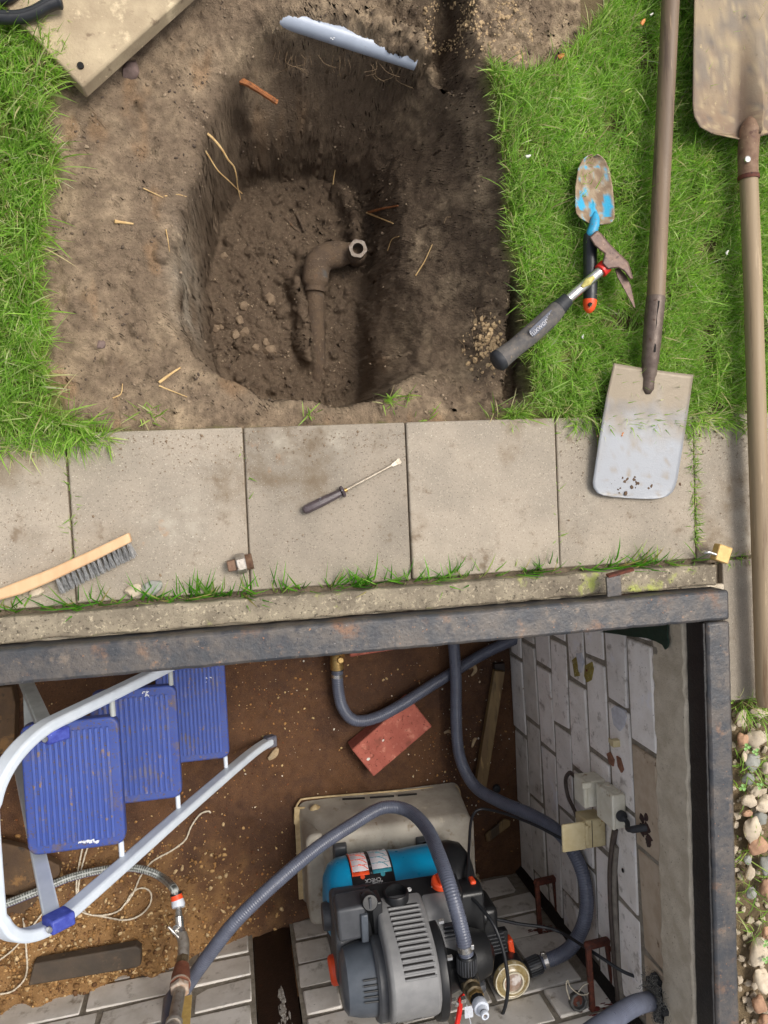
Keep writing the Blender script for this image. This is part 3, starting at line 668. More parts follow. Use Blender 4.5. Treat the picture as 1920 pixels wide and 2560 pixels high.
# ================================================================== OBJECTS ON THE GROUND
def hit(u, v, lift=0.0):
    """where the sight line to a surveyed spot meets the dug soil"""
    lo = .06; zz = .06
    while zz > -.7:
        p = at(u, v, zz)
        if ground_z(p.x, p.y) >= zz: break
        zz -= .003
    p = at(u, v, zz); p.z += lift; return p
def sheet(name, rows, ncol, mat_, parent, bulge=None, thick=.0025, col=None, nrow=40, smooth=60, **kw):
    """dished plate: rows of (left, right) points, interpolated; bulge(s,t)->z offset; col(s,t,x,y)->rgb"""
    Lp = [Vector(r[0]) for r in rows]; Rp = [Vector(r[1]) for r in rows]; n = len(rows)
    V = []; Cc = []
    ts = [i/(nrow-1)*(n-1) for i in range(nrow)] if nrow > n else list(range(n))
    ts = sorted(set(ts) | set(range(n)))
    mid_ = [(a+b)/2 for a, b in zip(Lp, Rp)]; acc = [0]
    for a, b in zip(mid_, mid_[1:]): acc.append(acc[-1]+(b-a).length)
    acc = [q/acc[-1] for q in acc]
    for t in ts:
        i = min(int(t), n-2); f = t-i; a, b = Lp[i].lerp(Lp[i+1], f), Rp[i].lerp(Rp[i+1], f)
        ta = acc[i]+(acc[i+1]-acc[i])*f
        for k in range(ncol+1):
            s_ = k/ncol; p = a.lerp(b, s_)
            if bulge: p = p+Vector((0, 0, bulge(s_, ta)))
            V.append(p)
            if col: Cc.append(col(s_, ta, p))
    nr = len(ts); F_ = []
    for j in range(nr-1):
        for k in range(ncol):
            q = j*(ncol+1)+k; F_.append((q, q+1, q+ncol+2, q+ncol+1))
    mb = MB().add(V, F_); fix(mb) if False else None
    o = obj(name, mb, mat_, parent, smooth=smooth, **kw)
    if col:
        a = o.data.color_attributes.new('Col', 'FLOAT_COLOR', 'POINT')
        for i, c in enumerate(Cc): a.data[i].color = (*c, 1)
    m = o.modifiers.new('solid', 'SOLIDIFY'); m.thickness = thick; m.offset = -1
    return o
def lerp3(a, b, t): t = min(max(t, 0), 1); return tuple(x+(y-x)*t for x, y in zip(a, b))
def N3(p, f, s=0): return float(fbm(np.array([p.x]), np.array([p.y]), f, 3, s)[0])
m_wood = mat('worn_ash', srgb(152, 132, 104), srgb(128, 110, 86), 30, rough=.62, bump=.3, bsc=160, stretch=(1, .06, 1), spots=((srgb(112, 90, 66), 60, .57, .12), (srgb(178, 156, 126), 90, .6, .1)))
m_wood2 = mat('dark_worn_wood', srgb(126, 106, 84), srgb(104, 87, 71), 30, rough=.58, bump=.3, bsc=160, stretch=(1, .06, 1), spots=((srgb(86, 70, 58), 50, .56, .12), (srgb(150, 126, 100), 80, .62, .1)))
m_plate = mat('dusty_plate', (1, 1, 1), None, 40, rough=.48, metal=.2, bump=.25, bsc=300, attr='Col', spots=((srgb(128, 106, 80), 210, .66, .07),))
m_plate2 = mat('dusty_plate_matt', (1, 1, 1), None, 40, rough=.75, metal=.1, bump=.4, bsc=300, attr='Col', spots=((srgb(120, 104, 86), 70, .62, .12), (srgb(176, 158, 122), 60, .66, .08)))
m_sock = mat('brown_socket_steel', srgb(112, 98, 88), srgb(92, 78, 70), 50, rough=.5, metal=.3, bump=.3, bsc=250, spots=((srgb(84, 62, 50), 70, .6, .1),))
m_rsock = mat('rusty_socket', srgb(136, 110, 88), srgb(112, 84, 66), 50, rough=.7, metal=.1, bump=.5, bsc=260, spots=((srgb(98, 70, 58), 60, .55, .12), (srgb(170, 146, 112), 90, .62, .1)))
m_blackp = mat('black_plastic', srgb(40, 42, 46), srgb(32, 34, 38), 60, rough=.42, bump=.06, bsc=400)
m_grip = mat('muddy_rubber', srgb(104, 98, 92), srgb(80, 78, 78), 70, rough=.75, bump=.6, bsc=420, bdist=.001, spots=((srgb(134, 118, 98), 120, .58, .12), (srgb(44, 46, 50), 300, .64, .08)))
m_rubber = mat('black_rubber', srgb(46, 48, 52), srgb(36, 38, 42), 60, rough=.6, bump=.2, bsc=300)
m_chrome = mat('bright_steel', srgb(214, 212, 208), srgb(190, 186, 180), 80, rough=.24, metal=.9, bump=.1, bsc=300, spots=((srgb(140, 116, 92), 160, .66, .06),))
m_hamhead = mat('hammer_iron', srgb(112, 90, 78), srgb(92, 74, 68), 60, rough=.5, metal=.35, bump=.35, bsc=260, spots=((srgb(70, 54, 48), 90, .58, .1), (srgb(160, 140, 124), 180, .66, .06)))
m_red = mat('red_plastic', srgb(214, 44, 36), None, 40, rough=.4)
m_orange = mat('orange_plastic', srgb(236, 84, 40), srgb(226, 76, 36), 40, rough=.42)
m_hole = mat('dark_void', srgb(18, 14, 12), None, 40, rough=.9)
m_yel = mat('worn_yellow_sticker', srgb(206, 196, 120), srgb(186, 172, 96), 200, rough=.6)
m_beech = mat('beech', srgb(214, 178, 138), srgb(200, 160, 120), 26, rough=.55, bump=.15, bsc=200, stretch=(1, .3, 1))
m_wire = mat('bristle_steel', srgb(188, 188, 188), srgb(150, 150, 150), 200, rough=.35, metal=.3, rand=.12)
m_brass = mat('brass', srgb(196, 164, 104), srgb(160, 130, 82), 90, rough=.35, metal=.8, bump=.2, bsc=300, spots=((srgb(104, 84, 56), 90, .6, .12),))
m_straw = mat('straw', srgb(206, 176, 124), srgb(182, 146, 96), 80, rough=.7)
m_root = mat('root_bark', srgb(158, 100, 54), srgb(120, 70, 38), 90, rough=.75, bump=.5, bsc=300, spots=((srgb(84, 58, 40), 120, .58, .1),))
m_pvc = mat('grey_plastic_pipe', srgb(174, 183, 198), srgb(164, 173, 188), 30, rough=.35, bump=.05, bsc=200, spots=((srgb(140, 124, 104), 60, .66, .1),))
m_pipe = mat('muddy_iron_pipe', srgb(102, 84, 66), srgb(86, 71, 58), 40, rough=.9, bump=1, bsc=240, bdist=.004, spots=((srgb(124, 92, 66), 30, .60, .14), (srgb(92, 88, 84), 24, .60, .12), (srgb(126, 109, 89), 120, .58, .1)))
m_hexst = mat('hex_steel', srgb(128, 120, 112), srgb(104, 92, 82), 90, rough=.45, metal=.6, bump=.3, bsc=280)
m_crumb = mat('soil_crumb', srgb(138, 119, 97), srgb(110, 92, 74), 80, rough=.95, bump=.8, bsc=500, spots=((srgb(164, 144, 116), 160, .58, .12),))
m_sandslab = mat('sandy_slab', srgb(184, 167, 138), srgb(156, 139, 114), 12, rough=.92, bump=.6, bsc=220, bdist=.002, spots=((srgb(206, 188, 156), 16, .52, .12), (srgb(122, 104, 84), 26, .58, .12), (srgb(216, 196, 162), 150, .64, .08)))
# pale slab lying at the top left
def up_frame(o, a, b): return frame(o, Vector(b)-Vector(a))
s0 = at(205, 219, .026); d1_ = (at(450, 0, .026)-s0); d1_.z = 0; d1_.normalize(); d2_ = Vector((-d1_.y, d1_.x, 0))
sl = MB().box(s0+d1_*.21+d2_*.0875-Vector((0, 0, .017)), (.42, .175, .034), frame((0, 0, 0), d1_), jit=.003)
sz = thing('stone_slab', 'sand covered concrete slab lying at an angle beside the hole at the top left', 'slab', s0+d1_*.2+d2_*.15-Vector((0, 0, .038)))
obj('slab_body', sl, m_sandslab, sz, bevel=.004)
hm = MB()
c_ = at(201, 163, .0275)
obj('drill_hole', MB().lathe([(.0055, -.004), (.0055, .0006)], c_, (0, 0, 1), 12), m_hole, sz)
mb = MB()
for i in range(420):      # soil pushed up against the far edge of the slab
    u, v = random.gauss(112, 22), random.gauss(112, 34); p = at(u, v, .0); z_ = .014*math.exp(-((u-112)/30)**2)
    r = .002+.009*random.random()**3; mb.blob((p.x, p.y, z_*random.random()), (r*1.3, r, r*.8), random.random()*6, .35, 1)
mb.blob(at(132, 104, .010), (.012, .007, .006), .2, .2, 2)
obj('soil_heap', mb, m_crumb, kind='stuff', label='loose soil banked against the left edge of the sandy slab', category='soil')
# black curved handles of loppers
lp = thing('loppers', 'black curved tool handle lying on the sandy slab at the top left corner', 'loppers', at(70, 40, .03))
pts = spline([at(u, v, zz) for u, v, zz in ((-90, 46, .035), (-20, 43, .037), (45, 43, .038), (85, 32, .040), (118, 14, .043), (140, 6, .044), (156, 5, .044))], 6)
nn = len(pts); obj('handle', MB().tube(pts, [.0105]*(nn-6)+[.0105, .0106, .011, .0115, .0112, .008], 14), m_blackp, lp, smooth=60)
obj('handle_rib', MB().tube([p+Vector((.0, .0015, .0098)) for p in pts[:-6]], .0022, 6), m_rubber, lp)
obj('handle', MB().tube(spline([at(u, v, .036) for u, v in ((-90, -6), (-20, -4), (25, -12), (60, -50))], 5), .0105, 12), m_blackp, lp)
# grey plastic drain pipe
pp = thing('drain_pipe', 'pale blue grey plastic pipe half buried along the far rim of the hole', 'pipe', at(880, 110, -.07))
pts = spline([at(u, v, -.066-.004*i) for i, (u, v) in enumerate(((700, 40), (780, 66), (860, 92), (950, 121), (1040, 150)))], 8)
obj('pipe_barrel', MB().tube(pts, .0185, 28), m_pvc, pp, smooth=60)
# printed marks on the pipe
for k, (u, v) in enumerate(((828, 95), (835, 94), (832, 98))):
    q = at(u, v, -.04); obj('print_mark', MB().box(q+Vector((0, 0, -.0005)), (.0022, .0014, .0008)), mat('white_print', (.8, .8, .8), None, 50, rough=.6) if k == 0 else bpy.data.materials['white_print'], pp)
# crust of soil lying on the pipe and its far side
mb = MB()
for i in range(360):
    t = random.random(); k = int(t*(nn:=len(pts)-1)); p = pts[k]
    up = p+Vector((random.gauss(.004, .008), .017+abs(random.gauss(0, .013))-(.006*math.sin(t*9)**2), .012-random.random()*.006))
    r = random.uniform(.003, .009)
    mb.blob(up, (r, r*random.uniform(.7, 1), r*.7), random.random()*6, .3, 1)
obj('soil_crust', mb, m_crumb, kind='stuff', label='crumbly soil lying over the grey drain pipe', category='soil')
# rusty elbow pipe in the hole
ep = thing('iron_pipe', 'muddy rusted iron pipe with an elbow and hex fitting in the bottom of the hole', 'pipe', at(800, 700, -.46))
zp = -.415
pl = spline([at(u, v, zz) for u, v, zz in ((800, 1010, -.512), (796, 945, -.484), (791, 860, -.455), (788, 780, -.434), (787, 715, -.42))], 6)
obj('pipe_barrel', MB().tube(pl, .0215, 18), m_pipe, ep, smooth=60)
el = spline([at(u, v, zp) for u, v in ((787, 730), (789, 690), (795, 660), (814, 643), (845, 636), (880, 632))], 6)
rl = [.0235]*3+[.031]*5; rl += [.0315]*(len(el)-len(rl)-6)+[.030, .0285, .027, .025, .024, .024]
obj('elbow', MB().tube(el, rl, 20), m_pipe, ep, smooth=60)
hx = at(893, 634, -.40); ht = at(895, 621, -.355)
obj('riser', MB().lathe([(.021, -.03), (.0235, 0), (.0235, .022), (.021, .026)], hx-Vector((0, 0, .01)), ht-hx, 20), m_pipe, ep)
ax = (ht-hx).normalized(); hexo = [(.0225*math.cos(math.radians(60*k+20)), .0225*math.sin(math.radians(60*k+20))) for k in range(6)]
HM = axis_frame(ht-ax*.016, ax); mb = MB()
inn = [(.0125*math.cos(math.radians(15*k)), .0125*math.sin(math.radians(15*k))) for k in range(24)]
out24 = []
for k in range(24):
    t = math.radians(15*k); a = (t-math.radians(20)) % (math.pi/3)-math.pi/6; r = .0225*math.cos(math.pi/6)/math.cos(a); out24.append((r*math.cos(t), r*math.sin(t)))
vs = [HM@Vector((x, y, zz)) for ring, zz in ((out24, 0), (out24, .016), (inn, .016), (inn, -.02)) for x, y in ring]
fs = [(r*24+k, r*24+(k+1) % 24, (r+1)*24+(k+1) % 24, (r+1)*24+k) for r in range(3) for k in range(24)]
fx_ = obj('hex_fitting', MB().add(vs, fs), m_hexst, ep, smooth=30)
obj('bore', MB().lathe([(.0124, -.0185), (.0124, -.0175)], ht-ax*.016, ax, 20), m_hole, ep)
# sticks, roots and straw in the dug soil
def strand(name, label, pts, r, m_, cat, lift=.003, zfix=None, taper=.5, group=None):
    q = [(at(u, v, zfix[i]) if zfix else hit(u, v, lift)) for i, (u, v) in enumerate(pts)]
    s_ = spline(q, 5); n = len(s_); R_ = [r*(1-taper*i/n)*random.uniform(.9, 1.1) for i in range(n)]
    return obj(name, MB().tube(s_, R_, 7), m_, label=label, category=cat, group=group)
strand('root', 'thick brown broken root sticking out of the far left wall of the hole', [(580, 196), (612, 206), (640, 222), (668, 240), (692, 256)], .0062, m_root, 'root', zfix=[-.12, -.125, -.13, -.14, -.15], taper=.15)
k_ = .5787
def c1(*p): return [(a*k_, b*k_) for a, b in p]
strand('root', 'long pale root bent over the left rim and hanging into the hole', c1((835, 543), (905, 585), (955, 640), (985, 690), (1010, 720), (1022, 765), (1025, 800), (1040, 862)), .0028, m_straw, 'root', zfix=[-.085, -.09, -.1, -.12, -.14, -.16, -.19, -.22], taper=.75)
strand('root', 'thin pale root running beside the long bent one on the left rim', c1((815, 540), (860, 570), (890, 592), (885, 620)), .0017, m_straw, 'root', zfix=[-.085, -.09, -.1, -.11])
strand('root', 'white thread root dangling below the bent root on the left wall', c1((876, 634), (905, 680), (940, 735), (985, 778), (1020, 812), (1046, 836)), .0017, m_straw, 'root', zfix=[-.1, -.12, -.14, -.17, -.2, -.22])
strand('root', 'short fine root lying flat on the left slope', c1((620, 816), (660, 835), (705, 856)), .0013, m_straw, 'root')
strand('root', 'curved fine root lying above the grey clay on the left slope', c1((712, 850), (760, 842), (806, 852)), .0013, m_straw, 'root')
strand('root', 'fine root standing in front of the far wall of the hole', [(832, 462), (838, 425), (853, 394)], .0014, m_straw, 'root')
strand('root', 'white split root by the hex fitting at the right wall', [(913, 539), (945, 552), (978, 566)], .0022, m_straw, 'root', lift=.02)
strand('root', 'brown root above the white one at the right wall', [(917, 536), (955, 526), (992, 519)], .0032, m_root, 'root', lift=.012)
strand('root', 'thin root with a hooked end below the right wall', [(968, 628), (978, 601), (996, 593)], .0013, m_straw, 'root', lift=.006)
strand('root', 'long pale root lying on the right slope of the hole', [(1038, 690), (1060, 655), (1080, 612)], .0016, m_straw, 'root')
strand('twig', 'forked pale twig on the near left rim', [(398, 957), (428, 935), (451, 920)], .0030, m_straw, 'twig', lift=.004)
strand('twig', 'straight straw below the forked twig', [(398, 965), (430, 978), (468, 993)], .0015, m_straw, 'straw', lift=.004)
strand('twig', 'bent straw left of the forked twig', [(283, 996), (303, 985), (307, 960)], .0014, m_straw, 'straw', lift=.004)
strand('straw_chip', 'pale straw chip lying on the left slope', [(287, 555), (310, 558), (334, 561)], .0032, m_straw, 'straw')
strand('twig', 'thin upright straw near the left clay bank', [(415, 575), (420, 600), (424, 630)], .0012, m_straw, 'straw')
strand('twig', 'two muddy sticks lying on the hole floor left of the pipe', [(712, 545), (735, 570), (750, 583)], .0045, m_pipe, 'stick')
strand('twig', 'shorter muddy stick beside the others on the hole floor', [(741, 535), (752, 558), (760, 580)], .0045, m_pipe, 'stick')
mb = MB()
for i in range(26):   # fringe of hair roots under the far rim
    u = random.uniform(600, 1000); p = at(u, 118+(u-600)*.11+random.uniform(-6, 10), -.07-.02*random.random()); L_ = random.uniform(.015, .05)
    mb.tube(spline([p, p+Vector((random.gauss(0, .008), -.01, -L_*.5)), p+Vector((random.gauss(0, .015), -.012, -L_))], 3), .00045, 4)
for i in range(22):
    u, v = random.uniform(1090, 1270), random.uniform(330, 1000); p = hit(u, v, .002); a = random.random()*6.3; L_ = random.uniform(.01, .03)
    mb.tube(spline([p, p+Vector((math.cos(a)*L_*.5, math.sin(a)*L_*.5, random.uniform(.0, .006))), p+Vector((math.cos(a+.6)*L_, math.sin(a+.6)*L_, .001))], 3), .0006, 4)
obj('hair_roots', mb, mat('hair_root', srgb(140, 118, 90), srgb(104, 84, 62), 90, rough=.85), kind='stuff', label='fine hair roots hanging out of the cut soil', category='roots')
# lumps of soil
clods = [((675, 748, .016), 'roundish pale soil lump on the hole floor, largest of its cluster'), ((600, 800, .011), None), ((611, 832, .013), None), ((588, 835, .012), None), ((640, 870, .010), None), ((665, 855, .010), None),
         ((676, 876, .017), 'pale stone among crumbs on the near left of the hole floor'), ((540, 820, .011), None), ((555, 815, .010), None), ((610, 765, .012), None), ((560, 640, .010), None), ((690, 655, .007), None)]
for i, ((u, v, r), lb) in enumerate(clods):
    p = hit(u, v); mb = MB().blob(p, (r, r*.85, r*.7), random.random()*6, .28, 2)
    obj('soil_lump', mb, m_crumb, label=lb or 'small pale soil lump lying loose on the left of the hole floor', category='soil lump', group='pale lumps on the hole floor' if not lb else None)
for u, v, r, lb in ((325, 178, .020, 'purplish grey stone in the soil below the sandy slab'), (252, 862, .010, 'small dark stone by the paving at the left corner'), (696, 770, .008, None)):
    if lb: obj('stone', MB().blob(hit(u, v), (r, r*.8, r*.7), .8, .2, 2), mat('mauve_stone', srgb(124, 104, 98), srgb(104, 88, 82), 60, rough=.85, bump=.5, bsc=300) if 'mauve_stone' not in bpy.data.materials else bpy.data.materials['mauve_stone'], label=lb, category='stone')
# sandy block by the hammer grip
mb = MB()
for i in range(260):
    u, v = random.gauss(1216, 24), random.gauss(860, 34); p = hit(u, v); r = .0018+.006*random.random()**3; mb.blob(p, (r, r, r*.8), random.random()*6, .35, 1)
obj('sandy_crumbs', mb, mat('dry_sand_crumb', srgb(186, 160, 122), srgb(160, 136, 104), 80, rough=.95, bump=.8, bsc=400), kind='stuff', label='pale sandy crumbs on the near right rim beside the hammer grip', category='soil')
mb = MB()
for i in range(1500):
    u, v = random.uniform(1060, 1330), random.uniform(4, 160)
    if N3(at(u, v, 0), 22, 5) < .0: continue
    p = hit(u, v); r = random.uniform(.0010, .0034)*(1.3 if N3(p, 40, 9) > .2 else .8); mb.blob(p, (r, r, r*.8), random.random()*6, .3, 1)
obj('sandy_crumbs', mb, bpy.data.materials['dry_sand_crumb'], kind='stuff', label='loose pale crumbs on the trodden soil at the top', category='soil')
# ------------------------------------------------------------------ spade
sp = thing('spade', 'garden spade lying blade down on the paving, worn silver blade and long dark handle', 'spade', at(1620, 960, 0))
def grid_rows(px, zf):
    vm = [(l[1]+r[1])/2 for l, r in px]; tt = [(v-vm[0])/(vm[-1]-vm[0]) for v in vm]
    return [(at(*l, zf(t)), at(*r, zf(t))) for t, (l, r) in zip(tt, px)]
rows = [((1530, 909), (1728, 938)), ((1512, 990), (1718, 1010)), ((1494, 1100), (1702, 1120)), ((1482, 1185), (1690, 1196)), ((1479, 1206), (1685, 1214)), ((1481, 1219), (1678, 1230)), ((1490, 1232), (1664, 1241)), ((1506, 1239), (1648, 1246)), ((1530, 1243), (1630, 1248))]
def spcol(s_, t, p):
    silver, dust, dk = srgb(150, 153, 158), srgb(138, 126, 108), srgb(116, 114, 114)
    e = min(p.y*0+t*2.2, 1); nse = N3(p, 26, 3)
    c = lerp3(dust, silver, (t-.22+.16*nse)*2.6); c = lerp3(c, dk, (.55-abs(t-.33)*5+.5*N3(p, 30, 8))*.7); c = lerp3(c, dust, (N3(p, 60, 12)-.35)*1.2)
    return c
sheet('blade', grid_rows(rows, lambda t: .034-.026*t), 24, m_plate, sp, bulge=lambda s_, t: .006*(2*s_-1)**2*(1-t*.5), thick=.0022, col=spcol, nrow=60)
pth = [at(1640, 742, .046), at(1634, 800, .046), at(1629, 860, .045), at(1625, 905, .040), at(1622, 935, .034), at(1618, 985, .029)]
obj('socket', MB().tube(spline(pth, 4), [.0180]*5+[.0175]*4+[.0165]*4+[.0150]*4+[.012]*3+[.006], 18), m_sock, sp, smooth=60)
obj('socket_slot', MB().tube([at(1647, 752, .0632), at(1642, 800, .0625), at(1637, 880, .0605)], .003, sq=(.0032, .0016), up=(0, 0, 1)), m_hole, sp)
obj('shaft', MB().tube([at(1681, -90, .046), at(1664, 250, .046), at(1651, 500, .046), at(1639, 760, .046)], [.0165, .0165, .0168, .0172], 18), m_wood2, sp, smooth=60)
mb = MB()
for i in range(46):
    u, v = random.gauss(1580, 42), random.gauss(1203, 12)+random.uniform(-8, 10)
    p = at(u, v, .016); r = random.uniform(.001, .0042); mb.blob(p-Vector((0, 0, .0035)), (r*1.3, r, r*.7), random.random()*6, .4, 1)
for u, v in ((1496, 1090), (1503, 1098), (1500, 1085), (1556, 1086), (1560, 1082)):
    p = at(u, v, .02); mb.blob(p, (.004, .003, .002), 0, .4, 1)
obj('soil_flecks', mb, bpy.data.materials['soil_crumb'] if False else mat('wet_soil_fleck', srgb(92, 72, 54), None, 80, rough=.9), sp, kind='stuff')
# ------------------------------------------------------------------ shovel
sh = thing('shovel', 'large dusty shovel at the right edge, wide blade up and pale wooden handle running down', 'shovel', at(1870, 450, 0))
rows = [((1722, -120), (2056, -110)), ((1721, 0), (2050, 10)), ((1720, 140), (2044, 150)), ((1720, 272), (2030, 285)), ((1724, 300), (2022, 306)), ((1738, 326), (2005, 326)), ((1768, 342), (1978, 338)), ((1806, 350), (1940, 338)), ((1836, 356), (1908, 342))]
def shcol(s_, t, p):
    a, b, c3 = srgb(150, 133, 108), srgb(124, 113, 100), srgb(128, 104, 84)
    c = lerp3(a, b, .45+1.2*N3(p, 18, 4)); c = lerp3(c, c3, (t-.55)*1.4+.3*N3(p, 40, 2)); c = lerp3(c, srgb(170, 152, 120), (N3(p, 55, 21)-.25)*1.5); c = lerp3(c, srgb(100, 92, 86), (N3(p, 34, 31)-.3)*1.2); return lerp3(c, srgb(86, 68, 54), math.exp(-((s_-.405)/.035)**2)*min(1, max(0, t-.25)*2)*.9)  # last mix paints shade as a dark stripe left of the ridge
def shb(s_, t):
    rg = math.exp(-((s_-.50)/.062)**2)*.034*min(1, max(0, (t-.22)*1.5))
    return .02*(2*s_-1)**2*(1-.35*t)+rg
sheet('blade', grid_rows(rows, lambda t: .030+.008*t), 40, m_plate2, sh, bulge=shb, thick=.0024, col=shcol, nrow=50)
pth = [at(1878, 290, .052), at(1875, 325, .052), at(1872, 355, .050), at(1870, 400, .049), at(1871, 447, .048)]
obj('socket', MB().tube(spline(pth, 5), [.004, .009, .013, .016, .018]+[.0195]*5+[.0195]*5+[.0190]*6, 18), m_rsock, sh, smooth=60)
obj('collar', MB().lathe([(.0200, -.004), (.0206, 0), (.0200, .004)], at(1871, 444, .048), at(1871, 447, .048)-at(1870, 400, .049), 20), m_rust, sh)
obj('rivet', MB().lathe([(.0062, -.002), (.006, .0012), (.003, .0024)], at(1869, 398, .0672), (-.1, 0, 1), 14), m_chrome, sh)
obj('shaft', MB().tube([at(1871, 430, .048), at(1882, 700, .047), at(1894, 1100, .044), at(1906, 1500, .040), at(1913, 1745, .037), at(1914, 1765, .037)], [.0172, .0176, .018, .018, .0178, .014], 20), m_wood, sh, smooth=60)
# ------------------------------------------------------------------ trowel
tr = thing('hand_trowel', 'small blue garden trowel with muddy blade lying in the grass under the hammer', 'trowel', at(1478, 560, .02))
rows = [((1478, 388), (1490, 388)), ((1466, 391), (1499, 392)), ((1452, 402), (1510, 404)), ((1441, 425), (1519, 424)), ((1434, 470), (1528, 470)), ((1434, 515), (1532, 520)), ((1436, 536), (1533, 545)), ((1446, 548), (1529, 556)), ((1464, 558), (1520, 562))]
def trcol(s_, t, p):
    mud, blue, pale = srgb(128, 106, 84), srgb(52, 158, 196), srgb(176, 160, 134)
    nse = N3(p, 70, 6); c = lerp3(mud, pale, .25+.8*nse)
    k = max(0, 1-abs(s_-.18)/.14)*(1 if .55 < t < .82 else 0)+max(0, 1-abs(s_-.86)/.13)*(1 if .58 < t < .88 else 0)+max(0, 1-abs(s_-.50)/.13)*(1 if t > .70 else 0)
    return lerp3(c, blue, (k*1.6-.35+.9*nse)*2)
sheet('blade', grid_rows(rows, lambda t: .030+.012*t), 26, m_plate2, tr, bulge=lambda s_, t: .012*((2*s_-1)**2-.5)+.008*math.exp(-((s_-.5)/.13)**2)*max(0, t-.6)*2.5, thick=.0018, col=trcol, nrow=44)
m_blue = mat('chipped_blue_paint', srgb(52, 158, 198), srgb(44, 140, 180), 80, rough=.45, spots=((srgb(120, 98, 76), 160, .56, .1),))
obj('tang', MB().tube(spline([at(1489, 530, .040), at(1486, 560, .043), at(1480, 580, .044), at(1477, 592, .042)], 4), [.003, .006, .0085, .0095]+[.0100]*5+[.0100, .010, .0098, .009], 14), m_blue, tr, smooth=60)
gp_ = spline([at(1475, 584, .038), at(1475, 610, .038), at(1476, 690, .037), at(1475, 752, .036)], 6)
obj('grip', MB().tube(gp_, [.0105, .0118, .0124, .0128]+[.0131]*(len(gp_)-6)+[.0128, .0126], 16), m_blackp, tr, smooth=60)
ec = [at(1475, 750, .036), at(1474, 762, .036), at(1473, 774, .035), at(1473, 783, .034)]
obj('end_cap', MB().tube(ec, [.0133, .0128, .0100, .004], 16), m_orange, tr, smooth=60)
obj('hang_hole', MB().lathe([(.0040, -.003), (.0040, .0008)], at(1476, 761, .0488), (0, 0, 1), 12), m_hole, tr)
# ------------------------------------------------------------------ hammer
hm = thing('hammer', 'claw pick hammer with muddy dark grip and red collar lying across the trowel', 'hammer', at(1400, 780, .02))
ho = [(1473, 593), (1493, 575), (1503, 583), (1525, 610), (1547, 632), (1571, 655), (1584, 697), (1576, 700), (1560, 678), (1546, 670), (1532, 671), (1520, 674), (1505, 658), (1512, 634), (1500, 626), (1486, 614)]
def hz(u): return .046
V0 = [at(u, v, .046) for u, v in ho]; V1 = [at(u, v, .073) for u, v in [(1473, 593), (1493, 575), (1503, 583), (1525, 610), (1547, 632), (1571, 655), (1584, 697), (1576, 700), (1560, 678), (1546, 670), (1532, 671), (1520, 674), (1505, 658), (1512, 634), (1500, 626), (1486, 614)]]
nh = len(ho); mb = MB().add(V0+V1, [tuple(range(nh)), tuple(range(nh, 2*nh))]+[(i, (i+1) % nh, nh+(i+1) % nh, nh+i) for i in range(nh)]); fix(mb)
obj('head', mb, m_hamhead, hm, bevel=.003, smooth=50)
pk = [(1536, 672), (1548, 670), (1566, 690), (1577, 712), (1583, 740), (1589, 769), (1585, 771), (1573, 748), (1555, 715), (1544, 695)]
V0 = [at(u, v, .047) for u, v in pk]; V1 = [at(u, v, .060) for u, v in pk]; nh = len(pk)
mb = MB().add(V0+V1, [tuple(range(nh)), tuple(range(nh, 2*nh))]+[(i, (i+1) % nh, nh+(i+1) % nh, nh+i) for i in range(nh)]); fix(mb)
obj('pick', mb, m_hamhead, hm, bevel=.0025, smooth=50)
obj('collar', MB().tube([at(1500, 679, .056), at(1515, 664, .057)], .0135, 18), m_red, hm, bevel=.0015)
obj('shaft', MB().tube([at(1405, 761, .045), at(1506, 673, .056)], .0098, 18), m_chrome, hm, smooth=60)
sp1, sp2 = at(1455, 717, .0605), at(1485, 692, .0640)
obj('sticker', MB().tube([sp1-Vector((0, 0, .0006)), (sp1+sp2)/2, sp2-Vector((0, 0, .0006))], [.003, .0075, .003], 10), m_yel, hm)
gpts = [at(1418, 749, .046), at(1404, 762, .043), at(1392, 775, .041), at(1370, 798, .037), at(1325, 838, .031), at(1285, 871, .027), at(1258, 892, .026), at(1248, 900, .026), at(1242, 905, .026)]
gs = spline(gpts, 4); gr = np.interp(np.linspace(0, 8, len(gs)), range(9), [.0125, .0135, .0165, .0185, .0185, .0175, .0195, .0205, .0180])
obj('grip', MB().tube(gs, list(gr), 22), m_grip, hm, smooth=60)
obj('grip_neck', MB().tube([at(1420, 747, .0462), at(1407, 760, .0438), at(1398, 769, .0424)], [.0128, .0142, .0155], 20), m_rubber, hm, smooth=60)
obj('butt_cap', MB().tube([at(1252, 897, .026), at(1243, 904, .026), at(1238, 908, .026)], [.0205, .0208, .0150], 22), m_rubber, hm, smooth=60)
def text(name, body, o, xdir, zdir, size, mat_, parent, depth=.0004):
    cu = bpy.data.curves.new('t', 'FONT'); cu.body = body; cu.size = size; cu.align_x = 'CENTER'; cu.align_y = 'CENTER'; cu.extrude = depth
    t = bpy.data.objects.new('t', cu); link(t); bpy.context.view_layer.update()
    me = bpy.data.meshes.new_from_object(t.evaluated_get(bpy.context.evaluated_depsgraph_get())); bpy.data.objects.remove(t)
    ob = bpy.data.objects.new(name, me); link(ob); me.materials.clear(); me.materials.append(mat_); ob.parent = parent
    M_ = frame((0, 0, 0), xdir, None, zdir); ob.rotation_euler = M_.to_euler(); ob.location = Vector(o)-wloc(parent); return ob
gd = at(1390, 777, .06)-at(1325, 838, .06); gd.z = 0
m_lbl = mat('worn_print', srgb(176, 176, 182), None, 80, rough=.6)
m_pad = mat('grip_badge', srgb(92, 96, 108), srgb(80, 84, 96), 80, rough=.6)
bc = at(1356, 808, .0525); bfr = frame((0, 0, 0), gd, None, (0, -.1, 1))
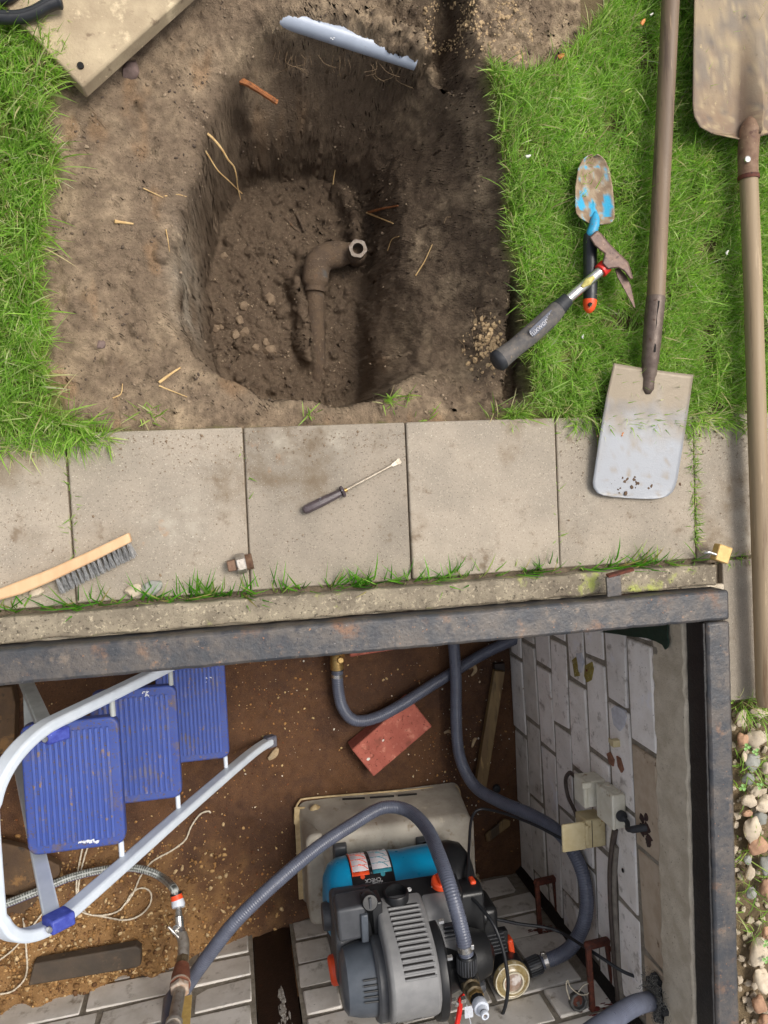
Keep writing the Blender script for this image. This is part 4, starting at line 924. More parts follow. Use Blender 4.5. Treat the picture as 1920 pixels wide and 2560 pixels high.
obj('grip_badge', MB().box(bc, (.060, .0155, .0022), bfr), m_pad, hm, bevel=.001)
text('grip_lettering', 'fuxwonj', bc+Vector((-.006, -.006, .0012)), gd, (0, -.1, 1), .0150, m_lbl, hm)
text('grip_lettering', '(e', bc+gd.normalized()*.024+Vector((0, 0, .0012)), gd, (0, -.1, 1), .0135, m_lbl, hm)
# ------------------------------------------------------------------ screwdriver
sc = thing('screwdriver', 'old flat screwdriver with dark purple grey handle lying on a paving slab', 'screwdriver', at(880, 1215, 0))
m_sdh = mat('worn_dark_handle', srgb(84, 74, 78), srgb(64, 54, 56), 60, rough=.32, bump=.25, bsc=240, spots=((srgb(150, 150, 158), 120, .62, .08), (srgb(60, 40, 36), 70, .58, .1)))
a, b = at(757, 1278, .011), at(853, 1231, .0115); dr = (b-a).normalized()
mb = MB(); prof = [(.004, 0), (.0075, .003), (.0090, .009), (.0092, .035), (.0086, .055), (.0074, (b-a).length)]
mb.lathe(prof, a, b-a, 6); obj('handle', mb, m_sdh, sc, bevel=.0015, smooth=30)
obj('guard', MB().lathe([(.0098, 0), (.0112, .0015), (.0112, .0050), (.009, .0062)], b, dr, 8), m_sdh, sc)
c = at(863, 1226, .0115); e = at(984, 1161, .006)
obj('ferrule', MB().lathe([(.0042, 0), (.0036, .006)], b+dr*.006, dr, 12), m_brass, sc)
m_sds = mat('dull_shaft_steel', srgb(170, 160, 144), srgb(140, 128, 112), 120, rough=.4, metal=.35, bump=.1, bsc=300)
obj('blade', MB().tube([b+dr*.008, e], .0028, 12), m_sds, sc, smooth=60)
tip = at(1001, 1151, .0045)
tfr = frame((0, 0, 0), tip-e); td = (tip-e).length; tx = (tip-e).normalized(); ty = Vector((0, 0, 1)).cross(tx)
vs = []
for p, w_, h_ in ((e-tx*.004, .0027, .0027), (e+tx*td*.35, .0040, .0022), (e+tx*td*.75, .0052, .0013), (tip, .0048, .0006)):
    vs += [p-ty*w_-Vector((0, 0, h_)), p+ty*w_-Vector((0, 0, h_)), p+ty*w_+Vector((0, 0, h_)), p-ty*w_+Vector((0, 0, h_))]
fs = [(i*4+k, i*4+(k+1) % 4, i*4+4+(k+1) % 4, i*4+4+k) for i in range(3) for k in range(4)]+[(3, 2, 1, 0), (12, 13, 14, 15)]
obj('tip', fix(MB().add(vs, fs)), m_sds, sc, smooth=0)
# ------------------------------------------------------------------ wire brush
wb = thing('wire_brush', 'wire brush with beech handle and grey steel bristles lying on its side on the paving', 'brush', at(230, 1420, 0))
up_ = [(-60, 1496), (0, 1471), (60, 1447), (110, 1428), (143, 1414), (232, 1374), (325, 1330)]; lw_ = [(332, 1353), (240, 1400), (140, 1448), (120, 1457), (63, 1481), (0, 1498), (-60, 1524)]
o2 = up_+lw_; V0 = [at(u, v, .006) for u, v in o2]; V1 = [p+Vector((0, 0, .022)) for p in V0]; nh = len(o2)
mb = MB().add(V0+V1, [tuple(range(nh)), tuple(range(nh, 2*nh))]+[(i, (i+1) % nh, nh+(i+1) % nh, nh+i) for i in range(nh)])
obj('handle', fix(mb), m_beech, wb, bevel=.003, smooth=40)
a, b = at(140, 1452, .016), at(329, 1358, .016); dn = (at(152, 1484, .016)-at(140, 1452, .016)).normalized()
for i in range(15):
    mb = MB(); c = a.lerp(b, (i+.4)/15)
    for rz_ in (-.006, .0, .006):
        for k in range(15):
            ax_ = (b-a).normalized(); st_ = c+ax_*random.gauss(0, .0011)+Vector((0, 0, rz_+random.gauss(0, .0011)))-dn*.003
            en = st_+dn*random.uniform(.022, .029)+ax_*random.gauss(.001, .0022)+Vector((0, 0, random.gauss(-.0005, .0025)))
            mb.tube([st_, st_.lerp(en, .5)+ax_*random.gauss(0, .0008), en], .00042, 3, caps=False)
    obj('bristle_tuft', mb, m_wire, wb, smooth=0)
# ------------------------------------------------------------------ threaded plug
pg = thing('pipe_plug', 'threaded hex pipe plug with square head lying at a slab joint', 'pipe plug', at(600, 1408, 0))
m_galv = mat('galvanised', srgb(176, 170, 162), srgb(150, 142, 132), 80, rough=.4, metal=.65, bump=.3, bsc=300, spots=((srgb(110, 90, 74), 100, .58, .12),))
q0, q1 = at(569, 1416, .017), at(634, 1402, .017); dr = (q1-q0).normalized(); Lq = (q1-q0).length
fq = frame((0, 0, 0), dr)
obj('square_head', MB().box(q0+dr*Lq*.17, (Lq*.36, .019, .019), fq), m_rsock, pg, bevel=.002)
obj('hex_flange', MB().lathe([(.0172, 0), (.0185, .002), (.0185, Lq*.32), (.0170, Lq*.36)], q0+dr*Lq*.34, dr, 6), m_galv, pg, smooth=20)
th = [];
for i in range(7): th += [(.0138, Lq*.7+i*.0019), (.0150, Lq*.7+i*.0019+.0009)]
obj('thread', MB().lathe([(r_, h_) for r_, h_ in th], q0, dr, 20), m_rsock, pg, smooth=20)
# ------------------------------------------------------------------ padlock
pk_ = thing('padlock', 'small brass padlock with steel shackle on the corner of the concrete rim', 'padlock', at(1800, 1390, .026))
pa, pb = at(1808, 1363, .046), at(1795, 1405, .046); ly_ = (pb-pa).normalized(); pcn = at(1803, 1384, .036)
m_br2 = mat('satin_brass', srgb(200, 168, 108), srgb(182, 150, 94), 70, rough=.42, metal=.35, bump=.1, bsc=300)
obj('body', MB().box(pcn, (.034, .031, .020), frame((0, 0, 0), ly_)), m_br2, pk_, bevel=.0022)
sx = Vector((ly_.y, -ly_.x, 0)); sx = -sx if sx.x > 0 else sx
s1, s2 = pcn+ly_*.009+sx*.012, pcn+ly_*.009*.1+sx*.012
arc = [pcn+ly_*.0105+sx*.012, pcn+ly_*.0110+sx*.034]+[pcn+sx*.036+ly_*(.0105*math.cos(t))+sx*(.0105*math.sin(t)) for t in np.linspace(0.2, 2.9, 7)]+[pcn-ly_*.0105+sx*.034, pcn-ly_*.0105+sx*.026]
o_ = pcn+sx*.012+ly_*.006; arc = [o_+Vector((0, 0, .0065)), o_+sx*.018+Vector((0, 0, .0065))]+[o_+sx*(.020+.0065*math.sin(t))+ly_*(.004*math.sin(t))+Vector((0, 0, .0065*math.cos(t))) for t in np.linspace(.2, 2.9, 7)]+[o_+sx*.018-Vector((0, 0, .0065)), o_+sx*.008-Vector((0, 0, .0065))]
obj('shackle', MB().tube(arc, .0030, 10), m_chrome, pk_, smooth=60)
# stones and small litter by the rim
for u, v, r, mm, lb in ((380, 1470, .017, m_pebg, 'grey angular stone in the grass along the concrete rim'), (333, 1477, .013, m_pebble, 'tan pebble beside the grey stone at the rim'), (92, 1480, .011, m_pebble, 'pale pebble under the wire brush handle')):
    obj('stone', MB().blob(at(u, v, .006), (r*1.15, r*.85, r*.65), .4, .25, 2), mm, label=lb, category='stone')
m_leafo = mat('orange_leaf', srgb(224, 150, 88), srgb(206, 128, 70), 120, rough=.6)
m_petal = mat('white_petal', srgb(226, 226, 214), None, 100, rough=.6)
def leaf(u, v, z_, r, m_, label, cat, rz=0):
    c = at(u, v, z_); V = [c+Vector((0, 0, .001))]; k = 9
    for i in range(k):
        t = 2*math.pi*i/k; q = Vector((math.cos(t)*r, math.sin(t)*r*.62, .003*math.cos(2*t))); V.append(c+Matrix.Rotation(rz, 3, 'Z')@q)
    o = obj('leaf', MB().add(V, [(0, i+1, (i+1) % k+1) for i in range(k)]), m_, label=label, category=cat, smooth=60)
    s_ = o.modifiers.new('solid', 'SOLIDIFY'); s_.thickness = .0008; return o
leaf(1404, 140, .0, .009, m_leafo, 'dry orange leaf on the trodden soil at the lawn edge', 'leaf', .3)
leaf(1607, 56, .03, .007, m_leafo, 'small orange leaf in the grass left of the spade handle', 'leaf', 1)
leaf(1628, 36, .03, .004, m_petal, 'pale petal in the grass at the top right', 'petal', .5)
leaf(1320, 390, .03, .0055, m_petal, 'whitish flower head in the grass left of the trowel', 'flower', .2)
leaf(1457, 842, .03, .004, m_petal, 'white petal in the grass below the trowel', 'petal', 1.4)
leaf(1818, 632, .03, .005, m_petal, 'white petal in the grass between spade and shovel', 'petal', 1.2)
leaf(1556, 1086, .024, .004, m_leafo, 'tiny tan flake on the spade blade', 'flake', 1.2)
# ------------------------------------------------------------------ weeds along the rim and in the joints
rt = []; r_ = np.random.default_rng(55)
for x in np.arange(-.46, .96, .0009):
    dns = .30+.9*float(fbm(np.array([x]), np.array([0.]), 7, 3, 31)[0])
    if -.2 < x < .03: dns += .10
    if x > .86 or .62 < x < .70: dns *= .35
    if r_.random() < max(.10, dns)*.95: rt.append((x+r_.normal(0, .002), -.2055+r_.normal(0, .0025), -.012))
blades('rim_grass', rt, .060, .0026, .85, m_grass, 61, az=1.5, azs=2.3, clump=40, palette=[(86, 150, 40), (104, 164, 52), (72, 128, 40), (130, 170, 80), (60, 110, 40), (150, 170, 96), (170, 160, 100)], label='grass growing in the gap between paving and concrete rim', category='grass')
rt = []
for k, dn_ in ((-1, 12), (0, 30), (1, 8), (3, 16), (4, 260), (5, 26)):
    for i in range(dn_): rt.append((JX+.3*(k if k > -1 else 0)+r_.normal(0, .0022), r_.uniform(-.17, .085), -.008))
for i in range(70): rt.append((.985+r_.uniform(0, .16), -.203+r_.normal(0, .002), -.008))
for i in range(46): rt.append((JX+.3*4+r_.normal(0, .012), .085+r_.normal(0, .01), -.008))
blades('joint_grass', rt, .022, .0018, 1.0, m_grass, 62, azs=6.3, label='short grass growing in the joints of the paving', category='grass')
def tuft(px, n, spread, L_, seed, label, lean=.9, az=None, zf=None):
    rr = np.random.default_rng(seed); c = zf and at(*px, zf) or hit(*px); q = [(c.x+rr.normal(0, spread), c.y+rr.normal(0, spread*.6), c.z) for _ in range(n)]
    blades('grass_tuft', q, L_, .0022, lean, m_grass, seed+1, az=az, azs=4.5 if az is None else 2.5, kind=None, label=label, category='grass tuft')
tuft((972, 1005), 22, .010, .040, 71, 'green grass tuft sprouting from the near rim of the hole, larger left one')
tuft((1015, 992), 14, .007, .034, 72, 'smaller grass tuft right of the large one on the near rim')
tuft((372, 1036), 22, .012, .034, 73, 'thin grass tuft in the soil above the second slab')
tuft((770, 1040), 8, .01, .03, 74, 'few grass blades in the soil above the third slab')
tuft((1065, 1048), 12, .02, .03, 75, 'sparse grass blades at the slab edge near the slot')
tuft((1250, 1040), 34, .016, .05, 76, 'grass tuft at the corner of the turf and paving')
rt = [(at(u, v, 0).x, at(u, v, 0).y, -.006) for u, v in zip(r_.uniform(140, 215, 80), r_.uniform(1050, 1084, 80))]
blades('overhang_grass', rt, .062, .0024, 1.15, m_grass, 77, az=-1.0, azs=2.0, label='long grass falling over the first slabs at the left', category='grass')
rt = [(at(u, v, 0).x, at(u, v, 0).y, -.004) for u, v in zip(r_.normal(98, 20, 260), r_.normal(125, 36, 260))]
blades('slab_grass', rt, .050, .0020, 1.0, m_grass, 79, az=-.4, azs=4, label='grass leaning over the left edge of the sandy slab', category='grass')
rt = [(at(u, v, 0).x, at(u, v, 0).y, -.006) for u, v in zip(r_.uniform(1430, 1900, 420), r_.uniform(1040, 1062, 420))]
blades('overhang_grass', rt, .045, .0022, 1.05, m_grass, 78, az=-1.5, azs=2.6, label='lawn fringe falling over the slabs beside the spade', category='grass')
# grit lying on the paving
mb = MB()
for i in range(1300):
    u, v = random.uniform(0, 1880), random.uniform(1075, 1500)
    if random.random() < .6: v = 1078+abs(random.gauss(0, 40))
    p = at(u, v, .0005)
    if p.y < -.2 or p.y > .09: continue
    r = random.uniform(.0004, .0012)*(2.2 if random.random() < .03 else 1); mb.blob(p, (r*1.3, r, r*.7), random.random()*6, .3, 1) if r > .0016 else mb.box(p+Vector((0, 0, r*.4)), (r*2, r*1.5, r), Matrix.Rotation(random.random()*3, 4, 'Z'))
obj('grit', mb, m_crumb, kind='stuff', label='loose soil grit scattered on the paving', category='grit', smooth=0)
# ------------------------------------------------------------------ pebbles right of the frame
pz = [(1885, 1845, 27, 24, 0, 'tan', 'large tan egg shaped pebble below the shovel handle end'), (1853, 1850, 14, 20, .2, 'red', 'orange brown pebble left of the large tan one'), (1895, 1781, 24, 13, .3, 'tan', 'flat pale pebble at the end of the shovel handle'), (1850, 1795, 14, 22, .3, 'tan', 'cream pebble wedged against the frame by the grass'),
      (1875, 1905, 20, 22, .5, 'grey', 'grey lichen covered pebble with a hollow'), (1868, 1945, 18, 16, 0, 'grey', 'blue grey pebble right beside the steel frame'), (1885, 1977, 18, 12, -.5, 'tan', 'pale yellow pebble by the clover leaves'), (1869, 2000, 22, 18, .2, 'tan', 'cream rugged pebble against the frame'),
      (1905, 2012, 26, 18, .1, 'tan', 'broad pale pebble at the right edge of the photo'), (1898, 2045, 20, 18, .7, 'grey', 'flat blue green slate piece'), (1866, 2031, 14, 9, 0, 'red', 'small orange pebble above the blocky stone'), (1878, 2072, 24, 36, .25, 'tan', 'blocky pale brown stone leaning on the frame'),
      (1893, 2112, 28, 26, .6, 'red', 'angular reddish brown stone below the blocky one'), (1866, 2148, 10, 12, 0, 'grey', 'small dark grey pebble below the reddish stone'), (1872, 2180, 14, 18, .1, 'tan', 'cream flat pebble beside the frame'), (1912, 2160, 18, 24, 0, 'grey', 'mossy grey pebble at the right edge'),
      (1912, 2220, 16, 26, 0, 'red', 'pinkish pebble at the right edge'), (1876, 2230, 14, 16, 0, 'grey', 'muddy grey pebble in the soil strip'), (1892, 2378, 22, 42, .1, 'tan', 'large smooth brown oval pebble'), (1902, 2448, 22, 34, -.3, 'tan', 'pale grooved pebble below the brown oval'),
      (1886, 2458, 9, 14, .6, 'tan', 'small striped pebble with pale bands'), (1896, 2508, 18, 26, -.4, 'red', 'pink broken stone near the bottom right corner'), (1912, 2548, 22, 18, 0, 'red', 'sandy red stone in the bottom right corner'), (1912, 2330, 12, 16, 0, 'red', 'reddish pebble right of the brown oval'), (1915, 1920, 16, 16, 0, 'tan', 'tan pebble half hidden by grass at the right edge'), (1858, 1890, 8, 14, 0, 'tan', 'narrow pebble jammed against the frame')]
for u, v, a_, b_, rz, kind, lb in pz:
    s_ = CAM_H*1.08/1915; c = at(u, v, -.004)
    obj('pebble', MB().blob(c+Vector((0, 0, .004)), (a_*s_, b_*s_, min(a_, b_)*s_*.7), -rz, .22, 3), {'tan': m_pebble, 'red': m_pebr, 'grey': m_pebg}[kind], label=lb, category='pebble', group='pebbles beside the steel frame', smooth=50)
mb = MB()
for i in range(1500):
    x, y = random.uniform(.965, 1.5), random.uniform(-1.6, -.52); r = random.uniform(.002, .009)**1.0
    mb.blob((x, y, -.022+r*.4), (r*1.2, r, r*.7), random.random()*6, .3, 1)
for i in range(90):
    x, y = random.uniform(1.16, 1.7), random.uniform(-1.6, -.55); r = random.uniform(.010, .028); mb.blob((x, y, -.012), (r*1.2, r, r*.7), random.random()*3, .22, 2)
obj('gravel', mb, m_pebble, kind='stuff', label='small gravel in the soil between the pebbles', category='gravel')
rt = [(at(u, v, 0).x, at(u, v, 0).y, -.018) for u, v in zip(r_.uniform(1845, 1935, 260), np.concatenate([r_.uniform(1745, 1800, 120), r_.uniform(1890, 1990, 60), r_.uniform(2060, 2350, 80)]))]
blades('verge_grass', rt, .055, .0024, 1.05, m_grass, 81, azs=6, label='thin grass between the pebbles right of the frame', category='grass')
m_clov = mat('clover_leaf', srgb(128, 170, 90), srgb(104, 148, 70), 150, rough=.5)
mb = MB()
for u, v in ((1868, 1868), (1857, 1970), (1890, 1880), (1900, 1965), (1916, 2360), (1915, 2400)):
    c = at(u, v, .02)
    for k in range(3):
        t = 2.1*k+u; q = c+Vector((math.cos(t)*.005, math.sin(t)*.005, 0)); V = [q]+[q+Vector((math.cos(a)*.0045, math.sin(a)*.0038, .0015*math.sin(a*2))) for a in np.linspace(0, 5.6, 7)]
        mb.add(V, [(0, i, i+1) for i in range(1, 7)]+[(0, 7, 1)])
    mb.tube([c, c-Vector((0, 0, .035))], .0007, 4)
obj('clover', mb, m_clov, kind='stuff', label='clover leaves growing between the pebbles', category='clover')
# ================================================================== IN THE PIT
def fl(u, v, lift=0):
    z_ = FZ
    for _ in range(6):
        p = at(u, v, z_); z_ = floor_z(p.x, p.y)
    return at(u, v, z_+lift)
m_alu = mat('white_painted_steel', srgb(214, 222, 231), srgb(204, 213, 223), 20, rough=.38, bump=.06, bsc=200, spots=((srgb(150, 132, 104), 60, .72, .06),))
m_aluB = mat('grey_painted_steel', srgb(172, 176, 174), srgb(150, 154, 152), 30, rough=.5, bump=.1, bsc=200, spots=((srgb(90, 84, 76), 140, .68, .05),))
m_tread = mat('blue_tread', srgb(50, 70, 142), srgb(58, 78, 146), 14, rough=.55, bump=.2, bsc=300, spots=((srgb(92, 84, 98), 22, .52, .16), (srgb(124, 98, 70), 40, .62, .09), (srgb(86, 72, 62), 180, .56, .09)))
m_rib = mat('blue_tread_rib', srgb(68, 90, 164), srgb(60, 82, 154), 12, rough=.5, bump=.15, bsc=300, spots=((srgb(100, 98, 120), 16, .52, .18), (srgb(134, 110, 82), 34, .60, .09), (srgb(130, 142, 200), 8, .62, .14), (srgb(96, 80, 68), 240, .66, .06)))
m_tread2 = mat('blue_tread_edge', srgb(48, 62, 152), srgb(42, 54, 138), 14, rough=.45, bump=.1, bsc=300, spots=((srgb(96, 86, 90), 40, .68, .08),))
m_bluep = mat('blue_plastic', srgb(44, 54, 140), srgb(70, 84, 170), 60, rough=.5, spots=((srgb(130, 140, 200), 120, .66, .06),))
m_hose = mat('grey_hose', srgb(92, 97, 112), srgb(82, 86, 100), 30, rough=.32, bump=.05, bsc=200, spots=((srgb(122, 118, 112), 50, .70, .08),))
m_wpl = mat('dirty_white_plastic', srgb(216, 212, 197), srgb(202, 197, 178), 30, rough=.5, bump=.15, bsc=220, spots=((srgb(146, 126, 92), 34, .60, .12), (srgb(92, 80, 64), 260, .67, .05), (srgb(120, 100, 74), 90, .66, .08)))
m_cream = mat('cream_plastic', srgb(200, 186, 148), srgb(186, 170, 128), 30, rough=.5, bump=.12, bsc=220, spots=((srgb(150, 124, 76), 40, .62, .12), (srgb(100, 84, 60), 240, .68, .05)))
m_cable = mat('black_cable', srgb(34, 36, 40), None, 60, rough=.45)
m_cableb = mat('brown_cable', srgb(84, 72, 64), srgb(66, 56, 50), 60, rough=.55)
m_tub = mat('dirty_tub_plastic', srgb(172, 165, 153), srgb(150, 143, 131), 14, rough=.62, bump=.25, bsc=160, spots=((srgb(120, 104, 82), 22, .58, .16), (srgb(118, 74, 44), 44, .69, .06), (srgb(190, 180, 160), 16, .62, .12), (srgb(96, 82, 64), 180, .68, .06)))
m_trim = mat('tub_rim_plastic', srgb(202, 182, 140), srgb(176, 152, 112), 40, rough=.6, bump=.2, bsc=200)
# ---------------- step ladder
ld = thing('step_ladder', 'folding step ladder with three blue ribbed treads and white tube frame standing in the pit', 'step ladder', (-.1, -.63, FZ))
def lx(z_): return -.267+(-.32-z_)*.485
YL, YU = -.818, -.442
def rail(Y_, Yc):
    return [Vector((.085, Y_, -1.005)), Vector((.035, Y_, -.93)), Vector((lx(-.78)+.012, Y_, -.80)), Vector((lx(-.54)+.006, Y_, -.55)), Vector((lx(-.32)+.003, Y_, -.32)), Vector((lx(-.14)+.003, Y_, -.14))]
low, upp = rail(YL, 0), rail(YU, 0)
tz, tx_ = .014, 0
arc1 = [Vector((lx(-.14)-.045*(1-math.cos(t))*1.0-.018*t, YL+.085*(1-math.cos(t)), -.14+.075*math.sin(t)*1.25)) for t in ()]
r_c = .105
def corner(Y_, sgn):
    out = []
    for k in range(1, 8):
        t = math.pi/2*k/8; s_ = -.14+(tz+.14)*math.sin(t); out.append(Vector((lx(s_)+.003, Y_+sgn*r_c*(1-math.cos(t)), s_)))
    return out
path = low+corner(YL, 1)+[Vector((lx(tz), YL+r_c, tz)), Vector((lx(tz), YU-r_c, tz))]+list(reversed(corner(YU, -1)))+list(reversed(upp))
path = resample(spline(path, 6), .012)
obj('rail', fix(MB().tube(path, .01, sq=(.022, .034), up=(.9, 0, .45))), m_alu, ld, bevel=.006, seg=3, smooth=50)
for p in (low[0], upp[0]): obj('rail_foot', MB().box(p+Vector((.0, 0, .004)), (.034, .036, .030), Matrix.Rotation(.5, 4, 'Y')), mat('worn_foot', srgb(70, 72, 92), srgb(104, 104, 112), 60, rough=.7), ld, bevel=.004)
for zt_, w_ in ((-.32, .20), (-.54, .205), (-.78, .19)):
    xf = lx(zt_)+.006; xb = xf-w_; ya, yb = -.777, -.494; th = .030; R_ = .022
    out = []
    for cx_, cy_, a0 in ((xf-R_, yb-R_, 0), (xb+R_, yb-R_, 90), (xb+R_, ya+R_, 180), (xf-R_, ya+R_, 270)):
        for k in range(5): t = math.radians(a0+90*k/4); out.append((cx_+R_*math.cos(t), cy_+R_*math.sin(t)))
    t_o = obj('tread', MB().prism(out, zt_-th, zt_), m_tread, ld, bevel=.005, seg=3, smooth=50)
    mb = MB(); n = 14
    for k in range(n):
        x = xb+.018+(w_-.036)*(k+.5)/n; hw = (w_-.036)/n*.27
        mb.prism([(x-hw, ya+.020), (x+hw, ya+.020), (x+hw, yb-.020), (x-hw, yb-.020)], zt_-.0005, zt_+.0036, taper=1)
    rb = obj('tread_ribs', mb, m_rib, t_o, bevel=.0012)
    for sY, y_a, y_b in ((0, YL, ya+.002), (1, yb-.002, YU)):
        obj('tread_rod', MB().tube([(xf-.012, y_a, zt_-.012), (xf-.012, y_b, zt_-.012)], .006, 12), m_aluB if sY else m_alu, ld, smooth=60)
# rear frame with blue pivots
piv = {}
for Y_, cl in ((YL+.022, (118, 2300)), (YU-.022, (92, 1790))):
    zp_ = -.075; p0 = Vector((lx(zp_)+.026, Y_, zp_-(.06 if Y_ > -.6 else 0))); q = atY(98 if Y_ < -.6 else 66, 2145 if Y_ < -.6 else 1708, Y_)
    dr = (q-p0).normalized() if q.z < p0.z-.05 else Vector((-.42, 0, -.9))
    dr = Vector((dr.x, 0, dr.z)).normalized(); t = (p0.z-(FZ+.01))/-dr.z; foot = p0+dr*t
    piv[Y_] = (p0, foot)
    obj('rear_leg', fix(MB().tube([p0, foot], .01, sq=(.018, .030), up=(1, 0, .3))), m_aluB if Y_ > -.6 else m_alu, ld, bevel=.003)
    obj('pivot_clip', MB().box(p0+Vector((.008, 0, -.006)), (.046, .026, .040), Matrix.Rotation(.7, 4, 'Y')), m_bluep, ld, bevel=.004)
    obj('pivot_rivet', MB().lathe([(.0065, 0), (.006, .002), (.002, .003)], p0+Vector((-.002, 0, .022)), (-.4, 0, 1), 12), m_chrome, ld)
(pa, fa), (pb, fb) = piv.values()
ca, cb = pa.lerp(fa, .42), pb.lerp(fb, .42)
obj('cross_bar', fix(MB().tube([ca, cb], .01, sq=(.016, .026), up=(1, 0, .3))), m_aluB, ld, bevel=.003)
obj('hinge_tag', MB().box(at(97, 1824, -.316), (.028, .026, .006)), mat('light_blue_tag', srgb(92, 104, 196), None, 60, rough=.45), ld, bevel=.001)
m_whites = mat('white_paint_smear', srgb(214, 218, 222), srgb(186, 190, 204), 200, rough=.6)
def smear(cu, cv, z_, n, du, dv, parent, m_, name='paint_smear', r=.004):
    mb = MB()
    for i in range(n):
        p = at(cu+random.uniform(-du, du), cv+random.gauss(0, dv), z_); mb.blob(p, (r*random.uniform(.6, 1.5), r*random.uniform(.4, .9), .0009), random.random()*3, .3, 1)
    return obj(name, mb, m_, parent)
smear(222, 2104, -.3175, 34, 24, 2.2, ld, m_whites, r=.0032)
smear(366, 1735, -.5375, 14, 10, 6, ld, m_whites, r=.0024)
smear(520, 1700, -.7775, 8, 8, 5, ld, m_whites, r=.002)
m_fleck = mat('floor_fleck', srgb(206, 186, 150), srgb(170, 132, 84), 200, rough=.8, rand=.2)
# ---------------- loose things on the floor
m_rbrick = mat('red_clay_brick', srgb(176, 98, 82), srgb(158, 84, 70), 24, rough=.85, bump=.5, bsc=240, spots=((srgb(112, 58, 46), 110, .585, .06), (srgb(196, 128, 108), 34, .56, .14), (srgb(130, 72, 58), 14, .58, .16)))
bz = FZ+.072
b0, b1, b2 = at(1022, 1752, bz), at(883, 1870, bz), at(948, 1940, bz)
ex = (b0-b1).normalized(); ey = (b2-b1); ey = (ey-ex*ey.dot(ex)).normalized()
obj('red_brick', MB().box((b0+b1)/2+ey*.0575-Vector((0, 0, .0355)), (.242, .117, .071), frame((0, 0, 0), ex), jit=.002), m_rbrick, bevel=.004, loc=None, label='single red clay brick lying on the rusty pit floor under the grey hose', category='brick')
for u, v, r in ((921, 1898, .006), (958, 1851, .004)): obj('paint_speck', MB().blob(at(u, v, bz+.001), (r, r*.7, .0012), .5, .35, 2), mat('speck_white', srgb(232, 228, 220), None, 90, rough=.7) if r > .005 else bpy.data.materials['speck_white'], bpy.data.objects['red_brick'])
p = at(960, 1618, FZ+.02); obj('red_brick', MB().box(p+Vector((0, .055, .01)), (.24, .115, .06), Matrix.Rotation(.07, 4, 'Z'), jit=.002), m_rbrick, bevel=.004, label='red brick almost hidden below the far steel beam', category='brick')
m_lath = mat('wet_wood', srgb(132, 110, 72), srgb(104, 82, 54), 20, rough=.6, bump=.4, bsc=160, stretch=(1, .15, 1), spots=((srgb(66, 54, 40), 18, .56, .10), (srgb(160, 134, 88), 50, .62, .1)))
l0, l1 = at(1247, 1676, FZ+.03), at(1198, 1975, FZ+.03)
obj('wood_lath', MB().box((l0+l1)/2, ((l1-l0).length, .037, .024), frame((0, 0, 0), l1-l0), jit=.001), m_lath, bevel=.002, label='narrow wooden lath lying on the floor along the white wall', category='lath')
obj('lath_stub', MB().box(at(1247, 1668, FZ+.012), (.036, .03, .022)), m_dark, bevel=.002, label='dark block at the far end of the wooden lath', category='block')
m_slate = mat('dark_slate', srgb(62, 54, 46), srgb(78, 66, 54), 18, rough=.7, bump=.4, bsc=160, spots=((srgb(96, 80, 62), 26, .6, .1), (srgb(160, 140, 112), 170, .71, .04)))
s_ = [at(u, v, floor_z(-.45, -1.33)+.05) for u, v in ((84, 2410), (340, 2366), (352, 2374), (353, 2412), (342, 2420), (70, 2466))]
obj('timber_offcut', fix(MB().add(s_+[p-Vector((0, 0, .035)) for p in s_], [tuple(range(6)), tuple(range(11, 5, -1))]+[(i, (i+1) % 6, 6+(i+1) % 6, 6+i) for i in range(6)])), m_slate, bevel=.004, label='dark grey flat timber offcut lying on the sandy heap at the bottom left', category='timber')
m_brd = mat('rotten_board', srgb(92, 70, 46), srgb(70, 52, 36), 12, rough=.75, bump=.6, bsc=120, spots=((srgb(124, 92, 54), 16, .58, .12), (srgb(52, 40, 30), 40, .58, .1)))
def slabpoly(name, px, z_, th, m_, label, cat):
    V = [at(u, v, z_+random.uniform(-.004, .004)) for u, v in px]; n = len(V)
    return obj(name, fix(MB().add(V+[p-Vector((0, 0, th)) for p in V], [tuple(range(n)), tuple(range(2*n-1, n-1, -1))]+[(i, (i+1) % n, n+(i+1) % n, n+i) for i in range(n)])), m_, bevel=.004, label=label, category=cat)
slabpoly('board', [(-80, 2120), (6, 2108), (60, 2120), (150, 2165), (148, 2190), (130, 2215), (60, 2240), (-80, 2236)], FZ+.085, .03, m_brd, 'broken brown board lying on the floor behind the ladder, upper one', 'board')
slabpoly('board', [(-80, 2240), (20, 2246), (104, 2215), (84, 2286), (-10, 2330), (-80, 2320)], FZ+.06, .03, m_brd, 'broken brown board below the upper one inside the ladder loop', 'board')
slabpoly('board', [(-60, 2310), (40, 2296), (70, 2285), (55, 2330), (20, 2376), (-60, 2460)], FZ+.04, .03, m_brd, 'splintered board end reaching out under the ladder loop', 'board')
slabpoly('board', [(-60, 1720), (28, 1716), (38, 1760), (34, 1880), (-60, 1900)], FZ+.06, .05, m_brd, 'brown log end at the left edge under the beam', 'log')
slabpoly('wood_chip', [(1214, 2088), (1262, 2048), (1278, 2052), (1276, 2066), (1226, 2104), (1218, 2106)], FZ+.02, .012, m_lath, 'grey wood splinter on the floor between tub and wall', 'wood chip')
m_peel = mat('dry_peel', srgb(188, 168, 136), srgb(160, 134, 100), 80, rough=.7)
